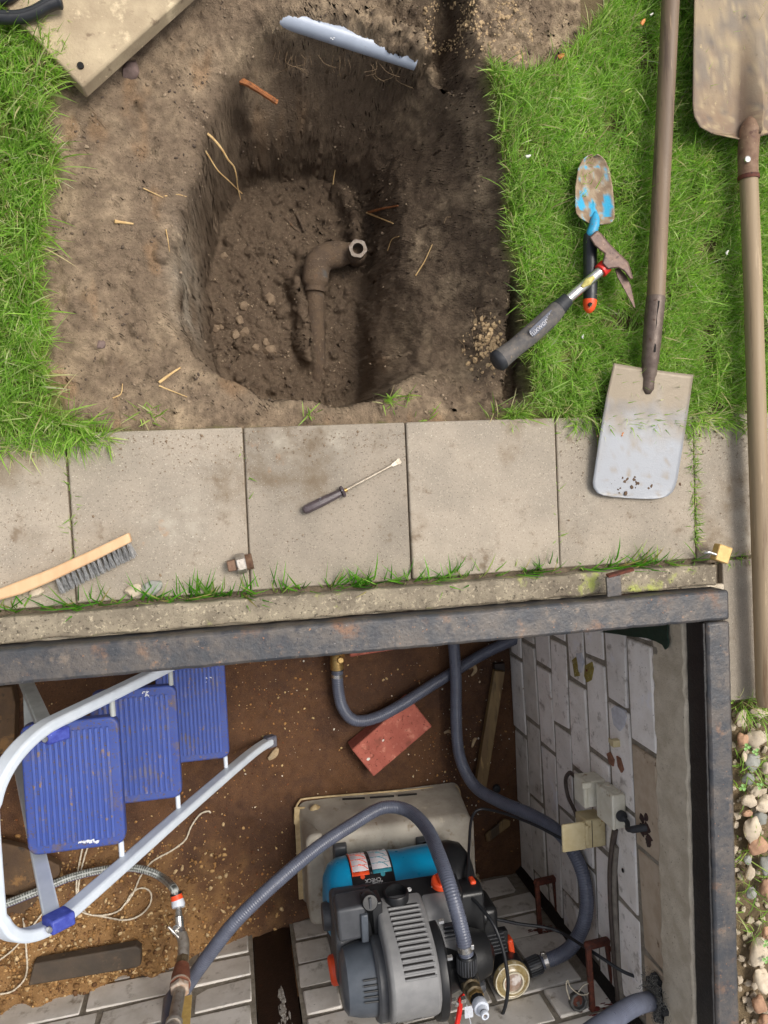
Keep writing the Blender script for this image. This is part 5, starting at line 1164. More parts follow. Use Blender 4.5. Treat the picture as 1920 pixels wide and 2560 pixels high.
for pts, r, lb in ((((1172, 1672), (1184, 1664), (1188, 1676), (1178, 1690)), .006, 'curled dry peel on the floor right of the crossing hoses'), (((1110, 1832), (1122, 1828), (1130, 1834)), .005, 'small yellowish peel right of the red brick'), (((1180, 1868), (1186, 1850), (1192, 1846)), .005, 'torn grey peel beside the lath'), (((672, 1898), (686, 1884), (694, 1870)), .010, 'crumpled pinkish rag at the ladder foot'), (((1196, 2186), (1190, 2196), (1200, 2204)), .009, 'small wood flake by the black cable')):
    q = spline([fl(u, v, .008) for u, v in pts], 5); obj('peel', MB().tube(q, [r*(.4+.8*math.sin(math.pi*(i+.5)/len(q))) for i in range(len(q))], 6), m_peel, label=lb, category='peel')
obj('bottle_top', MB().lathe([(.013, 0), (.013, .012), (.008, .016), (.0075, .010)], fl(1240, 1970), (0, 0, 1), 14), m_rubber, label='small black cap on the floor beside the lath end', category='cap')
# gravel on the floor
stones('floor_gravel', 8000, (-.9, .2, -1.55, -1.02), (.002, .0075), ((150, 112, 66), (170, 136, 90), (122, 88, 50), (186, 160, 120), (98, 68, 40)), 'coarse yellowish gravel of the sandy heap at the bottom left of the pit', 'gravel', 5, lambda x, y: np.clip(sstep(.16, -.5, x+.35*(y+1.3))*sstep(-.98, -1.3, y)*1.2, 0, 1), floor_z)
stones('floor_gravel', 5200, (-.9, .9, -1.4, -.3), (.0012, .0044), ((150, 104, 58), (196, 170, 120), (118, 72, 40), (90, 54, 32), (168, 126, 74)), 'fine ochre gravel scattered on the rusty floor', 'gravel', 6, lambda x, y: np.clip(.25+1.2*fbm(x, y, 4, 3, 77)+.5*(x < .15), .03, 1), floor_z)
stones('floor_flecks', 420, (0, .9, -1.2, -.5), (.0010, .0034), ((220, 210, 190), (206, 190, 160), (230, 226, 214)), 'white paint flecks and straw bits on the floor', 'flecks', 7, lambda x, y: np.clip(.3+.9*(x > .6), 0, 1), floor_z)
# ---------------- hoses
def hose(name, label, pts, r=.0185, pitch=.0062, n=10, m_=None, ends=()):
    q = resample(spline(pts, n), pitch/4); R_ = [r*(1+.035*math.cos(2*math.pi*i/4)) for i in range(len(q))]
    t = thing(name, label, 'hose', q[0]); obj('hose_body', MB().tube(q, R_, 18), m_ or m_hose, t, smooth=70); return t, q
HA = [at(1165, 2385, -.345), at(1154, 2325, -.345), at(1127, 2225, -.38), at(1098, 2140, -.48), at(1066, 2070, -.62), at(1018, 2026, -.73), at(955, 2020, -.765), at(880, 2062, -.73), at(795, 2118, -.68), at(690, 2206, -.62), at(590, 2302, -.60), at(520, 2390, -.62), at(472, 2458, -.66), at(434, 2520, -.70), at(405, 2590, -.70)]
hA, qA = hose('grey_hose', 'grey spiral hose arching from the pump outlet over the tub to the standpipe', HA, .0183)
obj('clamp', MB().tube([qA[8], qA[9], qA[18]], .0197, 20), m_chrome, hA, smooth=60)
obj('clamp_screw', MB().box(at(1180, 2366, -.33), (.008, .012, .010)), m_chrome, hA, bevel=.001)
HB = [Vector((.47, -.315, -.95)), at(1128, 1560, -.955), at(1134, 1610, -.945), at(1140, 1700, -.94), at(1141, 1820, -.94), at(1152, 1900, -.925), at(1188, 1966, -.87), at(1250, 2004, -.77), at(1330, 2038, -.66), at(1398, 2082, -.57), at(1444, 2150, -.50), at(1465, 2225, -.46), at(1462, 2300, -.45), at(1432, 2362, -.47), at(1396, 2390, -.49), at(1352, 2406, -.50)]
hB, qB = hose('grey_hose', 'grey spiral hose looping along the white wall into the pump filter inlet', HB, .0185)
obj('clamp', MB().tube([qB[-14], qB[-8], qB[-7]], .0198, 20), m_chrome, hB, smooth=60)
obj('clamp_screw', MB().box(at(1357, 2384, -.475), (.012, .008, .010)), m_chrome, hB, bevel=.001)
HC = [at(843, 1672, -.955), at(845, 1720, -.965), at(856, 1768, -.97), at(885, 1800, -.965), at(935, 1796, -.955), at(1000, 1764, -.945), at(1075, 1716, -.965), at(1140, 1676, -.985), at(1210, 1634, -.975), at(1290, 1596, -.95), at(1340, 1570, -.94), Vector((.90, -.47, -.94))]
hC, qC = hose('grey_hose', 'grey spiral hose curving from the brass elbow over the red brick and under the beam', HC, .0180)
obj('clamp', MB().tube([qC[10], qC[11], qC[17]], .0194, 20), m_chrome, hC, smooth=60)
be = thing('brass_elbow', 'brass hose elbow on the floor just below the far steel beam', 'pipe fitting', at(843, 1645, FZ))
obj('elbow', MB().tube(spline([at(843, 1672, -.955), at(842, 1655, -.953), at(843, 1643, -.955), at(848, 1630, -.97)], 5), .0215, 16), m_brass, be, smooth=60)
obj('hex_cap', MB().lathe([(.012, 0), (.012, .014), (.009, .017)], at(850, 1648, -.94), (0, 0, 1), 6), m_brass, be, smooth=20)
obj('ring', MB().tube([at(843, 1668, -.955), at(843, 1676, -.955)], .0205, 18), m_rubber, be)
pw = wallpt(1640, 2500, 0); pq_ = wallpt(1657, 2488, 0)
HD = [pw+Vector((.03, .006, 0)), pw, atX(1590, 2512, .80), atX(1530, 2548, .70), atX(1470, 2590, .60), atX(1400, 2650, .5)]
hD, qD = hose('grey_hose', 'grey spiral hose coming out of the wall at the bottom right corner', HD, .0195)
wl_ = thing('hole_filler', 'dark shaggy fibre plug stuffed round the hose where it leaves the wall', 'fibre plug', pw)
mb = MB(); mbf = MB()
for i in range(10): mb.blob(pq_+Vector((-.008, random.gauss(0, .018), random.gauss(0, .016))), (.016, .018, .018), 0, .4, 2)
obj('plug_core', mb, mat('dark_felt', srgb(62, 62, 62), srgb(40, 40, 42), 120, rough=.95, bump=1, bsc=500), wl_)
for i in range(900):
    p = pq_+Vector((-.020-random.random()*.008, random.gauss(0, .021), random.gauss(0, .019))); d = Vector((random.gauss(-.3, .5), random.gauss(0, 1), random.gauss(0, 1))).normalized()*random.uniform(.006, .016)
    mbf.tube([p, p+d*.5+Vector((random.gauss(0, .002),)*3), p+d], .00045, 3, caps=False)
m_fib = mat('grey_fibre', srgb(146, 144, 136), srgb(58, 58, 60), 260, rough=.9)
obj('fibres', mbf, m_fib, wl_, kind='stuff', smooth=0)
# ---------------- sockets on the wall
def wbox(name, corner_px, Xf, dX, dY, dZ, m_, parent, bevel=.004, off=(0, 0, 0)):
    c = atX(*corner_px, Xf)+Vector(off); ctr = c+Vector((dX/2, -dY/2, -dZ/2)); return c, ctr, (name, MB().box(ctr, (dX, dY, dZ)), m_)
s1 = thing('socket_box', 'upper cream surface socket on the white wall, left of the flat junction box', 'socket', wallpt(1480, 1965))
c, ctr, a_ = wbox('body', (1459.6, 1956), .838, .060, .068, .060, m_wpl, s1); obj(*a_, s1, bevel=.004)
obj('lid', MB().box(ctr+Vector((-.024, 0, .0)), (.010, .070, .062)), m_wpl, s1, bevel=.003)
obj('hinge', MB().box(c+Vector((.005, -.006, .004)), (.026, .016, .012)), m_wpl, s1, bevel=.003)
obj('knockout', MB().lathe([(.013, -.002), (.013, .0012)], ctr+Vector((.020, -.014, .030)), (0, 0, 1), 16), m_cableb, s1)
s2 = thing('junction_box', 'flat cream junction box on the white wall with black cable gland', 'junction box', wallpt(1530, 2030))
c, ctr, a_ = wbox('body', (1532, 1990), .864, .034, .084, .082, m_wpl, s2); obj(*a_, s2, bevel=.004)
obj('lid', MB().box(ctr+Vector((-.015, 0, 0)), (.009, .086, .084)), m_wpl, s2, bevel=.003)
for k in (-.022, .020): obj('knockout', MB().lathe([(.010, -.003), (.010, .0010), (.007, .0012), (.007, -.001)], ctr+Vector((.002, .042, k)), (0, 1, 0), 18), m_wpl, s2)
gl = ctr+Vector((.002, -.008, .041)); obj('gland', MB().lathe([(.0125, -.004), (.0135, .006), (.011, .012), (.004, .013)], gl, (0, 0, 1), 18), m_rubber, s2)
hp = wallpt(1618, 2068, 0)
obj('gland_cable', MB().tube(spline([gl+Vector((0, 0, .010)), gl+Vector((.004, -.008, .024)), gl.lerp(hp, .5)+Vector((-.020, -.012, .012)), hp+Vector((-.012, 0, 0)), hp+Vector((.012, 0, .004))], 6), [.006]*14+[.0085]*11, 12), m_rubber, s2, smooth=60)
mb = MB();
for i in range(14): mb.blob(hp+Vector((-.002, random.gauss(0, .014), random.gauss(0, .010))), (.006, .013, .013), 0, .4, 1)
obj('broken_hole', mb, mat('dark_brown_putty', srgb(62, 40, 34), srgb(44, 28, 26), 80, rough=.85, bump=.8, bsc=300), rw, label='dark brown broken hole in the brick')
s3 = thing('socket_box', 'lower yellowed cream socket on the white wall with its lid hanging open', 'socket', wallpt(1490, 2085))
c, ctr, a_ = wbox('body', (1463, 2052), .842, .056, .074, .060, m_cream, s3); obj(*a_, s3, bevel=.004)
f0 = c+Vector((-.002, -.002, .002)); obj('lid', MB().box(f0+Vector((-.032, -.034, .0)), (.064, .072, .007)), m_cream, s3, bevel=.003)
obj('hinge', MB().box(f0+Vector((.004, -.034, .0)), (.010, .050, .008)), m_cream, s3, bevel=.002)
obj('socket_seam', MB().box(ctr+Vector((-.010, 0, .0302)), (.0015, .070, .0012)), m_hole, s3)
cb_ = thing('wall_cable', 'brown cable looping between the two sockets on the left', 'cable', wallpt(1430, 1960))
obj('cable', MB().tube(spline([wallpt(1436, 1940, .03), wallpt(1424, 1932, .025), wallpt(1414, 1950, .02), wallpt(1420, 1990, .018), wallpt(1438, 2030, .02), wallpt(1450, 2062, .025)], 8), .0055, 10), m_cableb, cb_, smooth=60)
cc_ = thing('wall_cable', 'grey brown cable running from the junction box down along the white wall', 'cable', wallpt(1530, 2200))
pts = [wallpt(u, v, .010) for u, v in ((1538, 2072), (1532, 2110), (1526, 2180), (1528, 2270), (1534, 2360), (1540, 2440), (1546, 2500), (1540, 2580))]
obj('cable', MB().tube(spline(pts, 8), .0075, 12), m_cableb, cc_, smooth=60)
obj('conduit', MB().tube([p+Vector((.004, .0, .014)) for p in spline(pts[1:], 6)], .007, 10), mat('grey_conduit', srgb(128, 120, 110), srgb(100, 94, 86), 40, rough=.7), cc_, smooth=60)
ck = thing('cable_clip', 'small cream cable clip screwed to the white wall above the sockets', 'cable clip', wallpt(1538, 1855))
obj('clip_body', MB().box(wallpt(1538, 1857, .010), (.020, .017, .018)), m_cream, ck, bevel=.002)
obj('clip_foot', MB().box(wallpt(1526, 1852, .003), (.006, .012, .012)), m_cream, ck, bevel=.001)
m_ochre = mat('ochre_stain', srgb(146, 132, 62), srgb(120, 104, 50), 90, rough=.9, bump=.6, bsc=300, spots=((srgb(176, 168, 130), 120, .56, .12),))
m_putty = mat('white_putty', srgb(206, 206, 212), srgb(184, 184, 190), 60, rough=.8, bump=.4, bsc=240)
def daub(px, m_, name, label, th=.002):
    V = [wallpt(u, v, .0062) for u, v in px]; c = sum(V, Vector())/len(V)-Vector((th, 0, 0)); n = len(V); B_ = [p+Vector((.006, 0, 0)) for p in V]
    obj(name, fix(MB().add([c]+V+B_, [(0, 1+i, 1+(i+1) % n) for i in range(n)]+[(1+i, 1+n+i, 1+n+(i+1) % n, 1+(i+1) % n) for i in range(n)])), m_, rw, label=label, smooth=60)
daub([(1430, 1650), (1442, 1640), (1450, 1660), (1446, 1690), (1436, 1692)], m_ochre, 'wall_stain', 'ochre moss stain left of the white putty')
daub([(1462, 1664), (1478, 1655), (1482, 1672), (1476, 1700), (1466, 1706), (1460, 1690)], m_ochre, 'wall_stain', 'ochre moss stain right of the white putty')
daub([(1440, 1634), (1452, 1632), (1456, 1656), (1452, 1682), (1444, 1680), (1442, 1656)], m_putty, 'putty_patch', 'long white putty dab on the brick')
daub([(1528, 1772), (1538, 1764), (1560, 1776), (1566, 1792), (1558, 1818), (1548, 1828), (1534, 1812), (1530, 1792)], m_putty, 'putty_patch', 'large white plaster patch on the brick')
daub([(1516, 1884), (1524, 1880), (1534, 1900), (1532, 1916), (1522, 1908)], mat('rust_stain', srgb(140, 96, 72), srgb(110, 74, 58), 90, rough=.9), 'wall_stain', 'rust brown ring stain round a screw hole')
daub([(1540, 1890), (1548, 1896), (1556, 1924), (1552, 1932), (1544, 1916)], bpy.data.materials['rust_stain'], 'wall_stain', 'rust brown streak on the brick')
obj('wall_screw', MB().lathe([(.004, 0), (.003, .004)], wallpt(1469, 1676, .006), (-1, 0, 0), 8), m_rust, rw)
obj('drill_hole', MB().lathe([(.0055, 0), (.0055, .0008)], wallpt(1557, 2176, .006), (-1, 0, 0), 10), m_hole, rw)
# ---------------- climbing irons across the corner
def nwpt(u, v, off=.004):
    p = atY(u, v, -1.41)
    for _ in range(4): p = atY(u, v, nwy(p.x)+off)
    return p
for lb, L0, L1, R1, R0 in (('rust red climbing iron across the corner of the pit, upper one', (1350, 2330), (1342, 2206), (1386, 2196), (1396, 2288)), ('rust red climbing iron across the corner of the pit, lower one', (1481, 2524), (1470, 2364), (1518, 2352), (1534, 2462))):
    a0 = nwpt(*L0, 0); r0 = wallpt(*R0, -.004); zi = (a0.z+r0.z)/2
    a1 = at(*L1, a0.z); r1 = at(*R1, r0.z)
    ci = thing('climbing_iron', lb, 'climbing iron', a0)
    obj('left_stem', fix(MB().tube([a0-Vector((0, .02, 0)), a0, a1], .01, sq=(.014, .014))), m_rust, ci, bevel=.003)
    obj('step_bar', fix(MB().tube([a1-(r1-a1).normalized()*.006, r1+(r1-a1).normalized()*.006], .01, sq=(.016, .020))), m_rust, ci, bevel=.004)
    obj('right_stem', fix(MB().tube([r1, r0, r0+Vector((.012, -.01, 0))], .01, sq=(.015, .016))), m_rust, ci, bevel=.003)
    mb = MB()
    for i in range(26): p = a0+Vector((random.gauss(.01, .03), 0, random.gauss(-.002, .010))); p.y = nwy(p.x)+.003; mb.blob(p, (random.uniform(.003, .011), .0012, random.uniform(.001, .004)), 0, .4, 1)
    obj('rust_splash', mb, mat('red_rust_splash', srgb(112, 40, 30), srgb(88, 34, 28), 90, rough=.8) if 'red_rust_splash' not in bpy.data.materials else bpy.data.materials['red_rust_splash'], ci, label='dark red rust splash on the wall round the stem')
# ---------------- upturned tub
tb = thing('storage_tub', 'upturned dirty beige plastic tub carrying the pump', 'plastic tub', (.44, -1.18, FZ))
TZ = -.80
def rrect(x0, x1, y0, y1, r, n=5):
    o = []
    for cx_, cy_, a0 in ((x1-r, y1-r, 0), (x0+r, y1-r, 90), (x0+r, y0+r, 180), (x1-r, y0+r, 270)):
        for k in range(n): t = math.radians(a0+90*k/(n-1)); o.append((cx_+r*math.cos(t), cy_+r*math.sin(t)))
    return o
tbl = [(.160, .715, -1.355, -1.035), (.185, .700, -1.345, -1.045)]
nb = 5; lower = rrect(.163, .722, -1.362, -1.030, .03)
mb = MB(); rings = []
for (x0, x1, y0, y1, r, zz) in ((.160, .700, -1.364, -1.028, .030, FZ+.004), (.166, .694, -1.360, -1.034, .030, FZ+.02), (.230, .676, -1.352, -1.042, .034, TZ-.02), (.236, .670, -1.348, -1.048, .032, TZ-.006), (.248, .660, -1.340, -1.058, .030, TZ)):
    rings.append([Vector((x, y, zz)) for x, y in rrect(x0, x1, y0, y1, r)])
V = [p for r in rings for p in r]; n = 20
F_ = [(j*n+k, j*n+(k+1) % n, (j+1)*n+(k+1) % n, (j+1)*n+k) for j in range(len(rings)-1) for k in range(n)]+[tuple((len(rings)-1)*n+k for k in range(n))]
obj('tub_body', fix(MB().add(V, F_)), m_tub, tb, smooth=45, bevel=.004)
obj('grip_shoulder', MB().prism(rrect(.168, .262, -1.350, -1.062, .026), FZ+.01, TZ-.052, taper=.97), m_tub, tb, bevel=.010, seg=3)
obj('side_rib', MB().prism(rrect(.661, .692, -1.30, -1.08, .010), FZ+.01, TZ-.04, taper=.98), m_tub, tb, bevel=.006)
rim_p = [(737, 2060), (738, 2030), (748, 2004), (770, 1996), (900, 1985), (1020, 1975), (1128, 1966), (1143, 1970), (1150, 1985), (1150, 2030)]
obj('wire_handle', MB().tube(spline([at(u, v, FZ+.012) for u, v in rim_p], 6), .0033, 8), m_trim, tb, smooth=60)
for a, b in (((738, 2020), (784, 2020)), ((1128, 1996), (1152, 1992))): obj('handle_lug', MB().tube([at(*a, FZ+.014), at(*b, FZ+.03)], .004, 8), m_trim, tb)
obj('cream_lug', MB().blob(at(787, 2022, FZ+.05), (.016, .014, .012), 0, .2, 2), m_trim, tb)
for u0, u1, v0, v1 in ((856, 912, 2001, 1998), (925, 985, 1997, 1993), (995, 1042, 1992, 1988)): obj('side_slot', MB().tube([at(u0, v0, FZ+.045)+Vector((0, .004, 0)), at(u1, v1, FZ+.045)+Vector((0, .004, 0))], .003, 6), m_hole, tb)
# left rim flange with holes
obj('rim_flange', MB().box((.158, -1.19, FZ+.012), (.018, .30, .006)), m_trim, tb, bevel=.002)
# ---------------- pump
pu = thing('water_pump', 'garden water pump with blue tank, grey ribbed cover and orange knobs standing on the tub', 'water pump', (.42, -1.2, TZ))
m_tank = mat('blue_tank', srgb(8, 142, 188), srgb(6, 132, 178), 20, rough=.32, bump=.02, bsc=100, spots=((srgb(60, 130, 150), 80, .72, .06),))
m_grey = mat('grey_pump_plastic', srgb(128, 128, 128), srgb(118, 118, 119), 40, rough=.5, bump=.1, bsc=700, spots=((srgb(150, 146, 138), 300, .70, .05),))
m_dgrey = mat('slate_pump_plastic', srgb(78, 84, 92), srgb(70, 76, 84), 40, rough=.36, bump=.06, bsc=700, spots=((srgb(128, 126, 122), 320, .72, .04),))
m_mgrey = mat('dark_pump_plastic', srgb(70, 72, 76), srgb(60, 62, 66), 40, rough=.45, bump=.08, bsc=600, spots=((srgb(120, 116, 108), 320, .72, .04),))
m_pblk = mat('black_pump_plastic', srgb(30, 31, 33), srgb(24, 25, 27), 40, rough=.36, bump=.1, bsc=500, spots=((srgb(84, 80, 74), 240, .71, .05),))
YT, ZT, RT = -1.175, -.665, .115
obj('pressure_tank', MB().lathe([(.02, .0), (.070, .006), (.100, .022), (.112, .045), (RT, .075), (RT, .16), (RT-.0015, .20), (RT-.004, .228), (RT-.0015, .25), (RT, .30), (RT, .345), (.108, .372), (.085, .392), (.03, .400)], (.195, YT, ZT), (1, 0, 0), 48), m_tank, pu, smooth=50)
def pX(o_yz, x0, x1):
    M_ = Matrix(((0, 0, 1, 0), (1, 0, 0, 0), (0, 1, 0, 0), (0, 0, 0, 1))); return MB().prism(o_yz, x0, x1, M_)
def tankpt(x, th, d=0): t = math.radians(th); return Vector((x, YT+(RT+d)*math.cos(t), ZT+(RT+d)*math.sin(t)))
def tankpatch(name, xa, xb, ta, tb_, d, m_, lift=.0012, label=None, n=10):
    V = []; F_ = []
    for i in range(n+1):
        t = ta+(tb_-ta)*i/n; V += [tankpt(xa, t, d), tankpt(xb, t, d)]
    for i in range(n): F_.append((2*i, 2*i+1, 2*i+3, 2*i+2))
    o = obj(name, MB().add(V, F_), m_, pu, smooth=60, label=label); s_ = o.modifiers.new('solid', 'SOLIDIFY'); s_.thickness = .001; s_.offset = 0; return o
m_stk = mat('sticker_black', srgb(34, 30, 32), None, 60, rough=.4); m_stw = mat('sticker_white', srgb(226, 220, 222), srgb(214, 208, 214), 260, rough=.45); m_teal = mat('sticker_teal', srgb(60, 150, 168), None, 60, rough=.45)
xs0, xs1 = .268, .385
tankpatch('sticker', xs0, xs1, -32, 50, .0008, m_stk, n=16)
tankpatch('sticker_panel', xs0+.004, xs0+.050, -30, 29, .0016, m_stw, n=14); tankpatch('sticker_panel', xs0+.060, xs0+.112, -30, 29, .0016, m_stw, n=14)
tankpatch('sticker_edge', xs0+.004, xs0+.050, 27, 33, .0019, m_orange, n=3); tankpatch('sticker_edge', xs0+.060, xs0+.112, 27, 33, .0019, m_teal, n=3)
tankpatch('sticker_edge', xs0+.003, xs0+.0055, -30, 33, .0020, m_orange, n=14)
for th in (-10, 5, 17):
    tankpatch('sticker_rule', xs0+.005, xs0+.050, th, th+.5, .0020, m_orange, n=1); tankpatch('sticker_rule', xs0+.060, xs0+.112, th, th+.5, .0020, m_teal, n=1)
for th in (-26, -15, -4, 7, 18, 29): tankpatch('sticker_dash', xs0+.0505, xs0+.0595, th-3.5, th+3.5, .0019, m_stk, n=2)
rs = random.Random(4)
for th in (-22, -2, 10, 20):
    for xo in (.018, .074):
        # little curved hose pictograms
        pic = [tankpt(xs0+xo+.024*k/6+.006, th-4+9*(k/6)**2, .0022) for k in range(7)]
        obj('sticker_pictogram', MB().tube(pic, .0012, 5), (m_stk if th < -10 else m_orange) if xo < .05 else (m_teal if th > -10 else m_stk), pu)
        for q in range(4): tankpatch('sticker_mark', xs0+xo-.008+q*.010, xs0+xo-.006+q*.010, th+7, th+8.2, .0020, m_stk if q % 2 else (m_orange if xo < .05 else m_teal), n=1)
ckp = tankpt(xs0+.056, 41, .0022); nrm = Vector((0, math.cos(math.radians(41)), math.sin(math.radians(41))))
text('sticker_lettering', 'CHECK', ckp, (-1, 0, 0), nrm, .0135, mat('print_white', srgb(226, 226, 226), None, 60, rough=.5), pu, .0003)
m_prw = bpy.data.materials['print_white']
for xo, m_ in ((.030, m_orange), (.086, m_teal)): obj('sticker_badge', MB().lathe([(.0062, 0), (.0062, .0012)], tankpt(xs0+xo, 35, .0012), nrm, 16), m_, pu)
obj('tank_end_cover', MB().lathe([(.1165, 0), (.1185, .004), (.1170, .035), (.108, .062), (.085, .078), (.03, .084)], (.536, YT, ZT), (1, 0, 0), 40), m_pblk, pu, smooth=50)
# saddle cover above the tank
sad = [(-1.112, -.572), (-1.100, -.548), (-1.098, -.520), (-1.110, -.490), (-1.30, -.49), (-1.305, -.60), (-1.25, -.60), (-1.20, -.555), (-1.13, -.565)]
obj('saddle', pX(sad, .245, .605), m_pblk, pu, bevel=.008, seg=3)
sl_ = MB().lathe([(.117, .006), (.1195, .012), (.1195, .082), (.117, .090)], (.222, YT-.004, ZT+.004), (1, 0, 0), 40)
o_l = [(-1.095, -.60), (-1.085, -.56), (-1.10, -.515), (-1.14, -.475), (-1.20, -.46), (-1.29, -.47), (-1.30, -.60), (-1.28, -.70), (-1.255, -.70), (-1.25, -.60)]
obj('tank_cover', pX(o_l, .203, .345), m_mgrey, pu, bevel=.014, seg=3)
# control panel with gauge, knob and emblem
pc = at(1010, 2222, -.470); pn = Vector((0, .93, .37)).normalized()
pf = frame((0, 0, 0), (1, 0, 0), None, pn)
obj('control_panel', MB().box((.413, -1.094, -.496), (.250, .078, .046), pf), m_pblk, pu, bevel=.010, seg=3)
gc = atY(990, 2231, -1.062); gn = Vector((-.05, .98, .12)).normalized()
obj('gauge_housing', MB().lathe([(.030, -.05), (.0325, .0), (.0305, .004), (.0275, .004), (.0255, -.0225)], gc, gn, 32, closed=False), m_pblk, pu, smooth=50)
m_dial = mat('gauge_dial', srgb(176, 178, 178), None, 60, rough=.3)
obj('gauge_dial', MB().lathe([(.0256, -.0220), (.0256, -.0212), (.001, -.0210)], gc, gn, 28), m_dial, pu)
gx_ = Vector((1, 0, 0)); gx_ = (gx_-gn*gx_.dot(gn)).normalized(); gy_ = gn.cross(gx_)
for k in range(9):
    t = math.radians(-35+k*31); q = gc+gn*(-.0206)+gx_*.020*math.cos(t)+gy_*.023*math.sin(t); obj('gauge_tick', MB().box(q, (.0018, .006, .0006), frame((0, 0, 0), gx_*math.sin(t)-gy_*math.cos(t), None, gn)), m_stk, pu)
obj('gauge_needle', MB().box(gc+gn*(-.0202)+gx_*.006, (.024, .0018, .0007), frame((0, 0, 0), gx_*.8+gy_*.5, None, gn)), m_stk, pu)
kc = atY(1100, 2208, -1.066)
obj('selector_knob', MB().lathe([(.0235, -.004), (.0235, .010), (.020, .013), (.004, .0135)], kc, pn, 28), m_orange, pu, bevel=.001)
obj('knob_bar', MB().box(kc+pn*.016, (.011, .034, .012), frame((0, 0, 0), (1, .12, 0), None, pn)), m_orange, pu, bevel=.003)
obj('panel_emblem', MB().lathe([(.0062, 0), (.0060, .0012)], atY(1023, 2224, -1.0685), pn, 18), m_prw, pu)
obj('emblem_bar', MB().box(atY(1023, 2224, -1.0685), (.009, .0016, .0008), frame((0, 0, 0), (1, .8, 0), None, pn)), m_stk, pu)
text('panel_lettering', 'NA', atY(947, 2212, -1.0685), (-1, -.08, 0), pn, .0135, m_prw, pu, .0004)
text('panel_lettering', 'ECO INOX', atY(944, 2205, -1.0685), (-1, -.08, 0), pn, .0058, m_prw, pu, .0003)
text('panel_lettering', 'AUTO', atY(1084, 2216, -1.0685), (-1, -.1, 0), pn, .0050, m_prw, pu, .0003)
text('panel_lettering', 'MAN', atY(1112, 2217, -1.0685), (-1, -.1, 0), pn, .0050, m_prw, pu, .0003)
obj('panel_icon', MB().tube([atY(u, v, -1.0690) for u, v in ((1058, 2197), (1064, 2193), (1070, 2196), (1068, 2201), (1060, 2201), (1058, 2197))], .0006, 5), m_prw, pu)
# motor cover
mc = [(-1.080, -.540), (-1.076, -.468), (-1.088, -.430), (-1.106, -.385), (-1.128, -.335), (-1.158, -.302), (-1.195, -.285), (-1.235, -.283), (-1.275, -.300), (-1.306, -.335), (-1.326, -.385), (-1.330, -.460), (-1.322, -.540)]
obj('motor_cover', pX(mc, .306, .428), m_grey, pu, bevel=.010, seg=3, smooth=50)
sh_ = [(-1.082, -.520), (-1.080, -.462), (-1.104, -.420), (-1.150, -.395), (-1.22, -.385), (-1.22, -.520)]
obj('cover_shoulder', pX(sh_, .424, .515), m_grey, pu, bevel=.010, seg=3)
def along(o, t):
    Lc = [0]
    for a, b in zip(o, o[1:]): Lc.append(Lc[-1]+math.hypot(b[0]-a[0], b[1]-a[1]))
    s_ = t*Lc[-1]; j = max(i for i in range(len(Lc)-1) if Lc[i] <= s_); f = (s_-Lc[j])/(Lc[j+1]-Lc[j]); a, b = o[j], o[j+1]; tn = Vector((0, b[0]-a[0], b[1]-a[1])).normalized()
    return Vector((0, a[0]+(b[0]-a[0])*f, a[1]+(b[1]-a[1])*f)), tn
for k in range(14):
    p, tn = along(mc[1:8], .10+.66*k/13); nrm_ = Vector((0, -tn.z, tn.y)); nrm_ = nrm_ if nrm_.y+nrm_.z > 0 else -nrm_
    xa, xb = .333+.0015*k*.4, .410+.0003*k
    obj('vent_slot', MB().box(Vector(((xa+xb)/2, p.y, p.z))+nrm_*.0002, (xb-xa, .0042, .0016), frame((0, 0, 0), (1, 0, 0), None, nrm_)), m_hole, pu, bevel=.0006)
    q = p+tn*.0046
    obj('vent_rib', MB().tube([Vector((xa+.002, q.y, q.z)), Vector((xb+.004, q.y, q.z))], .0030, 8), m_grey, pu, smooth=60)
lp_ = [along(mc[6:11], t) for t in (.42, .55, .68, .82, .95)]
for k in range(7): x = .332+.012*k; a, ta = lp_[3]; n_ = Vector((0, -abs(ta.z), abs(ta.y))).normalized(); obj('lid_rib', MB().box(Vector((x, a.y, a.z))+n_*.0006, (.0018, .018, .002), frame((0, 0, 0), (1, 0, 0), None, n_)), m_mgrey, pu)
a, ta = lp_[2]; n_ = Vector((0, -abs(ta.z), abs(ta.y))).normalized()
for x in (.322, .420): obj('lid_seam', MB().box(Vector((x, a.y, a.z))+n_*.0004, (.0014, .050, .0014), frame((0, 0, 0), (1, 0, 0), None, n_)), m_hole, pu)
obj('lid_seam', MB().box(Vector((.371, lp_[1][0].y, lp_[1][0].z))+n_*.0004, (.020, .0014, .0014), frame((0, 0, 0), (1, 0, 0), None, n_)), m_hole, pu)
# fan cover, capacitor box on the left
YM, ZM = -1.235, -.425
obj('fan_cover', MB().lathe([(.001, 0), (.060, .001), (.074, .010), (.082, .040), (.087, .085), (.089, .104)], (.206, YM-.006, ZM), (1, 0, 0), 40), m_dgrey, pu, smooth=40)
for k in range(5): obj('fan_slot', MB().tube([Vector((.262+.0, YM+.012-.018*k, ZM)), ] and spline([(.262, YM+.085*math.cos(math.radians(t)), ZM+.087*math.sin(math.radians(t))) for t in (62+9*k, 66+9*k)], 2) and [Vector((.250, YM-.006+.0865*math.cos(math.radians(60+8*k)), ZM+.0865*math.sin(math.radians(60+8*k)))), Vector((.292, YM-.006+.0895*math.cos(math.radians(60+8*k)), ZM+.0895*math.sin(math.radians(60+8*k))))], .0022, 6), m_pblk, pu)
obj('motor_drum', MB().lathe([(.096, 0), (.101, .006), (.101, .030)], (.284, YM-.006, ZM), (1, 0, 0), 40), m_mgrey, pu)
bx0 = at(893, 2306, -.435)
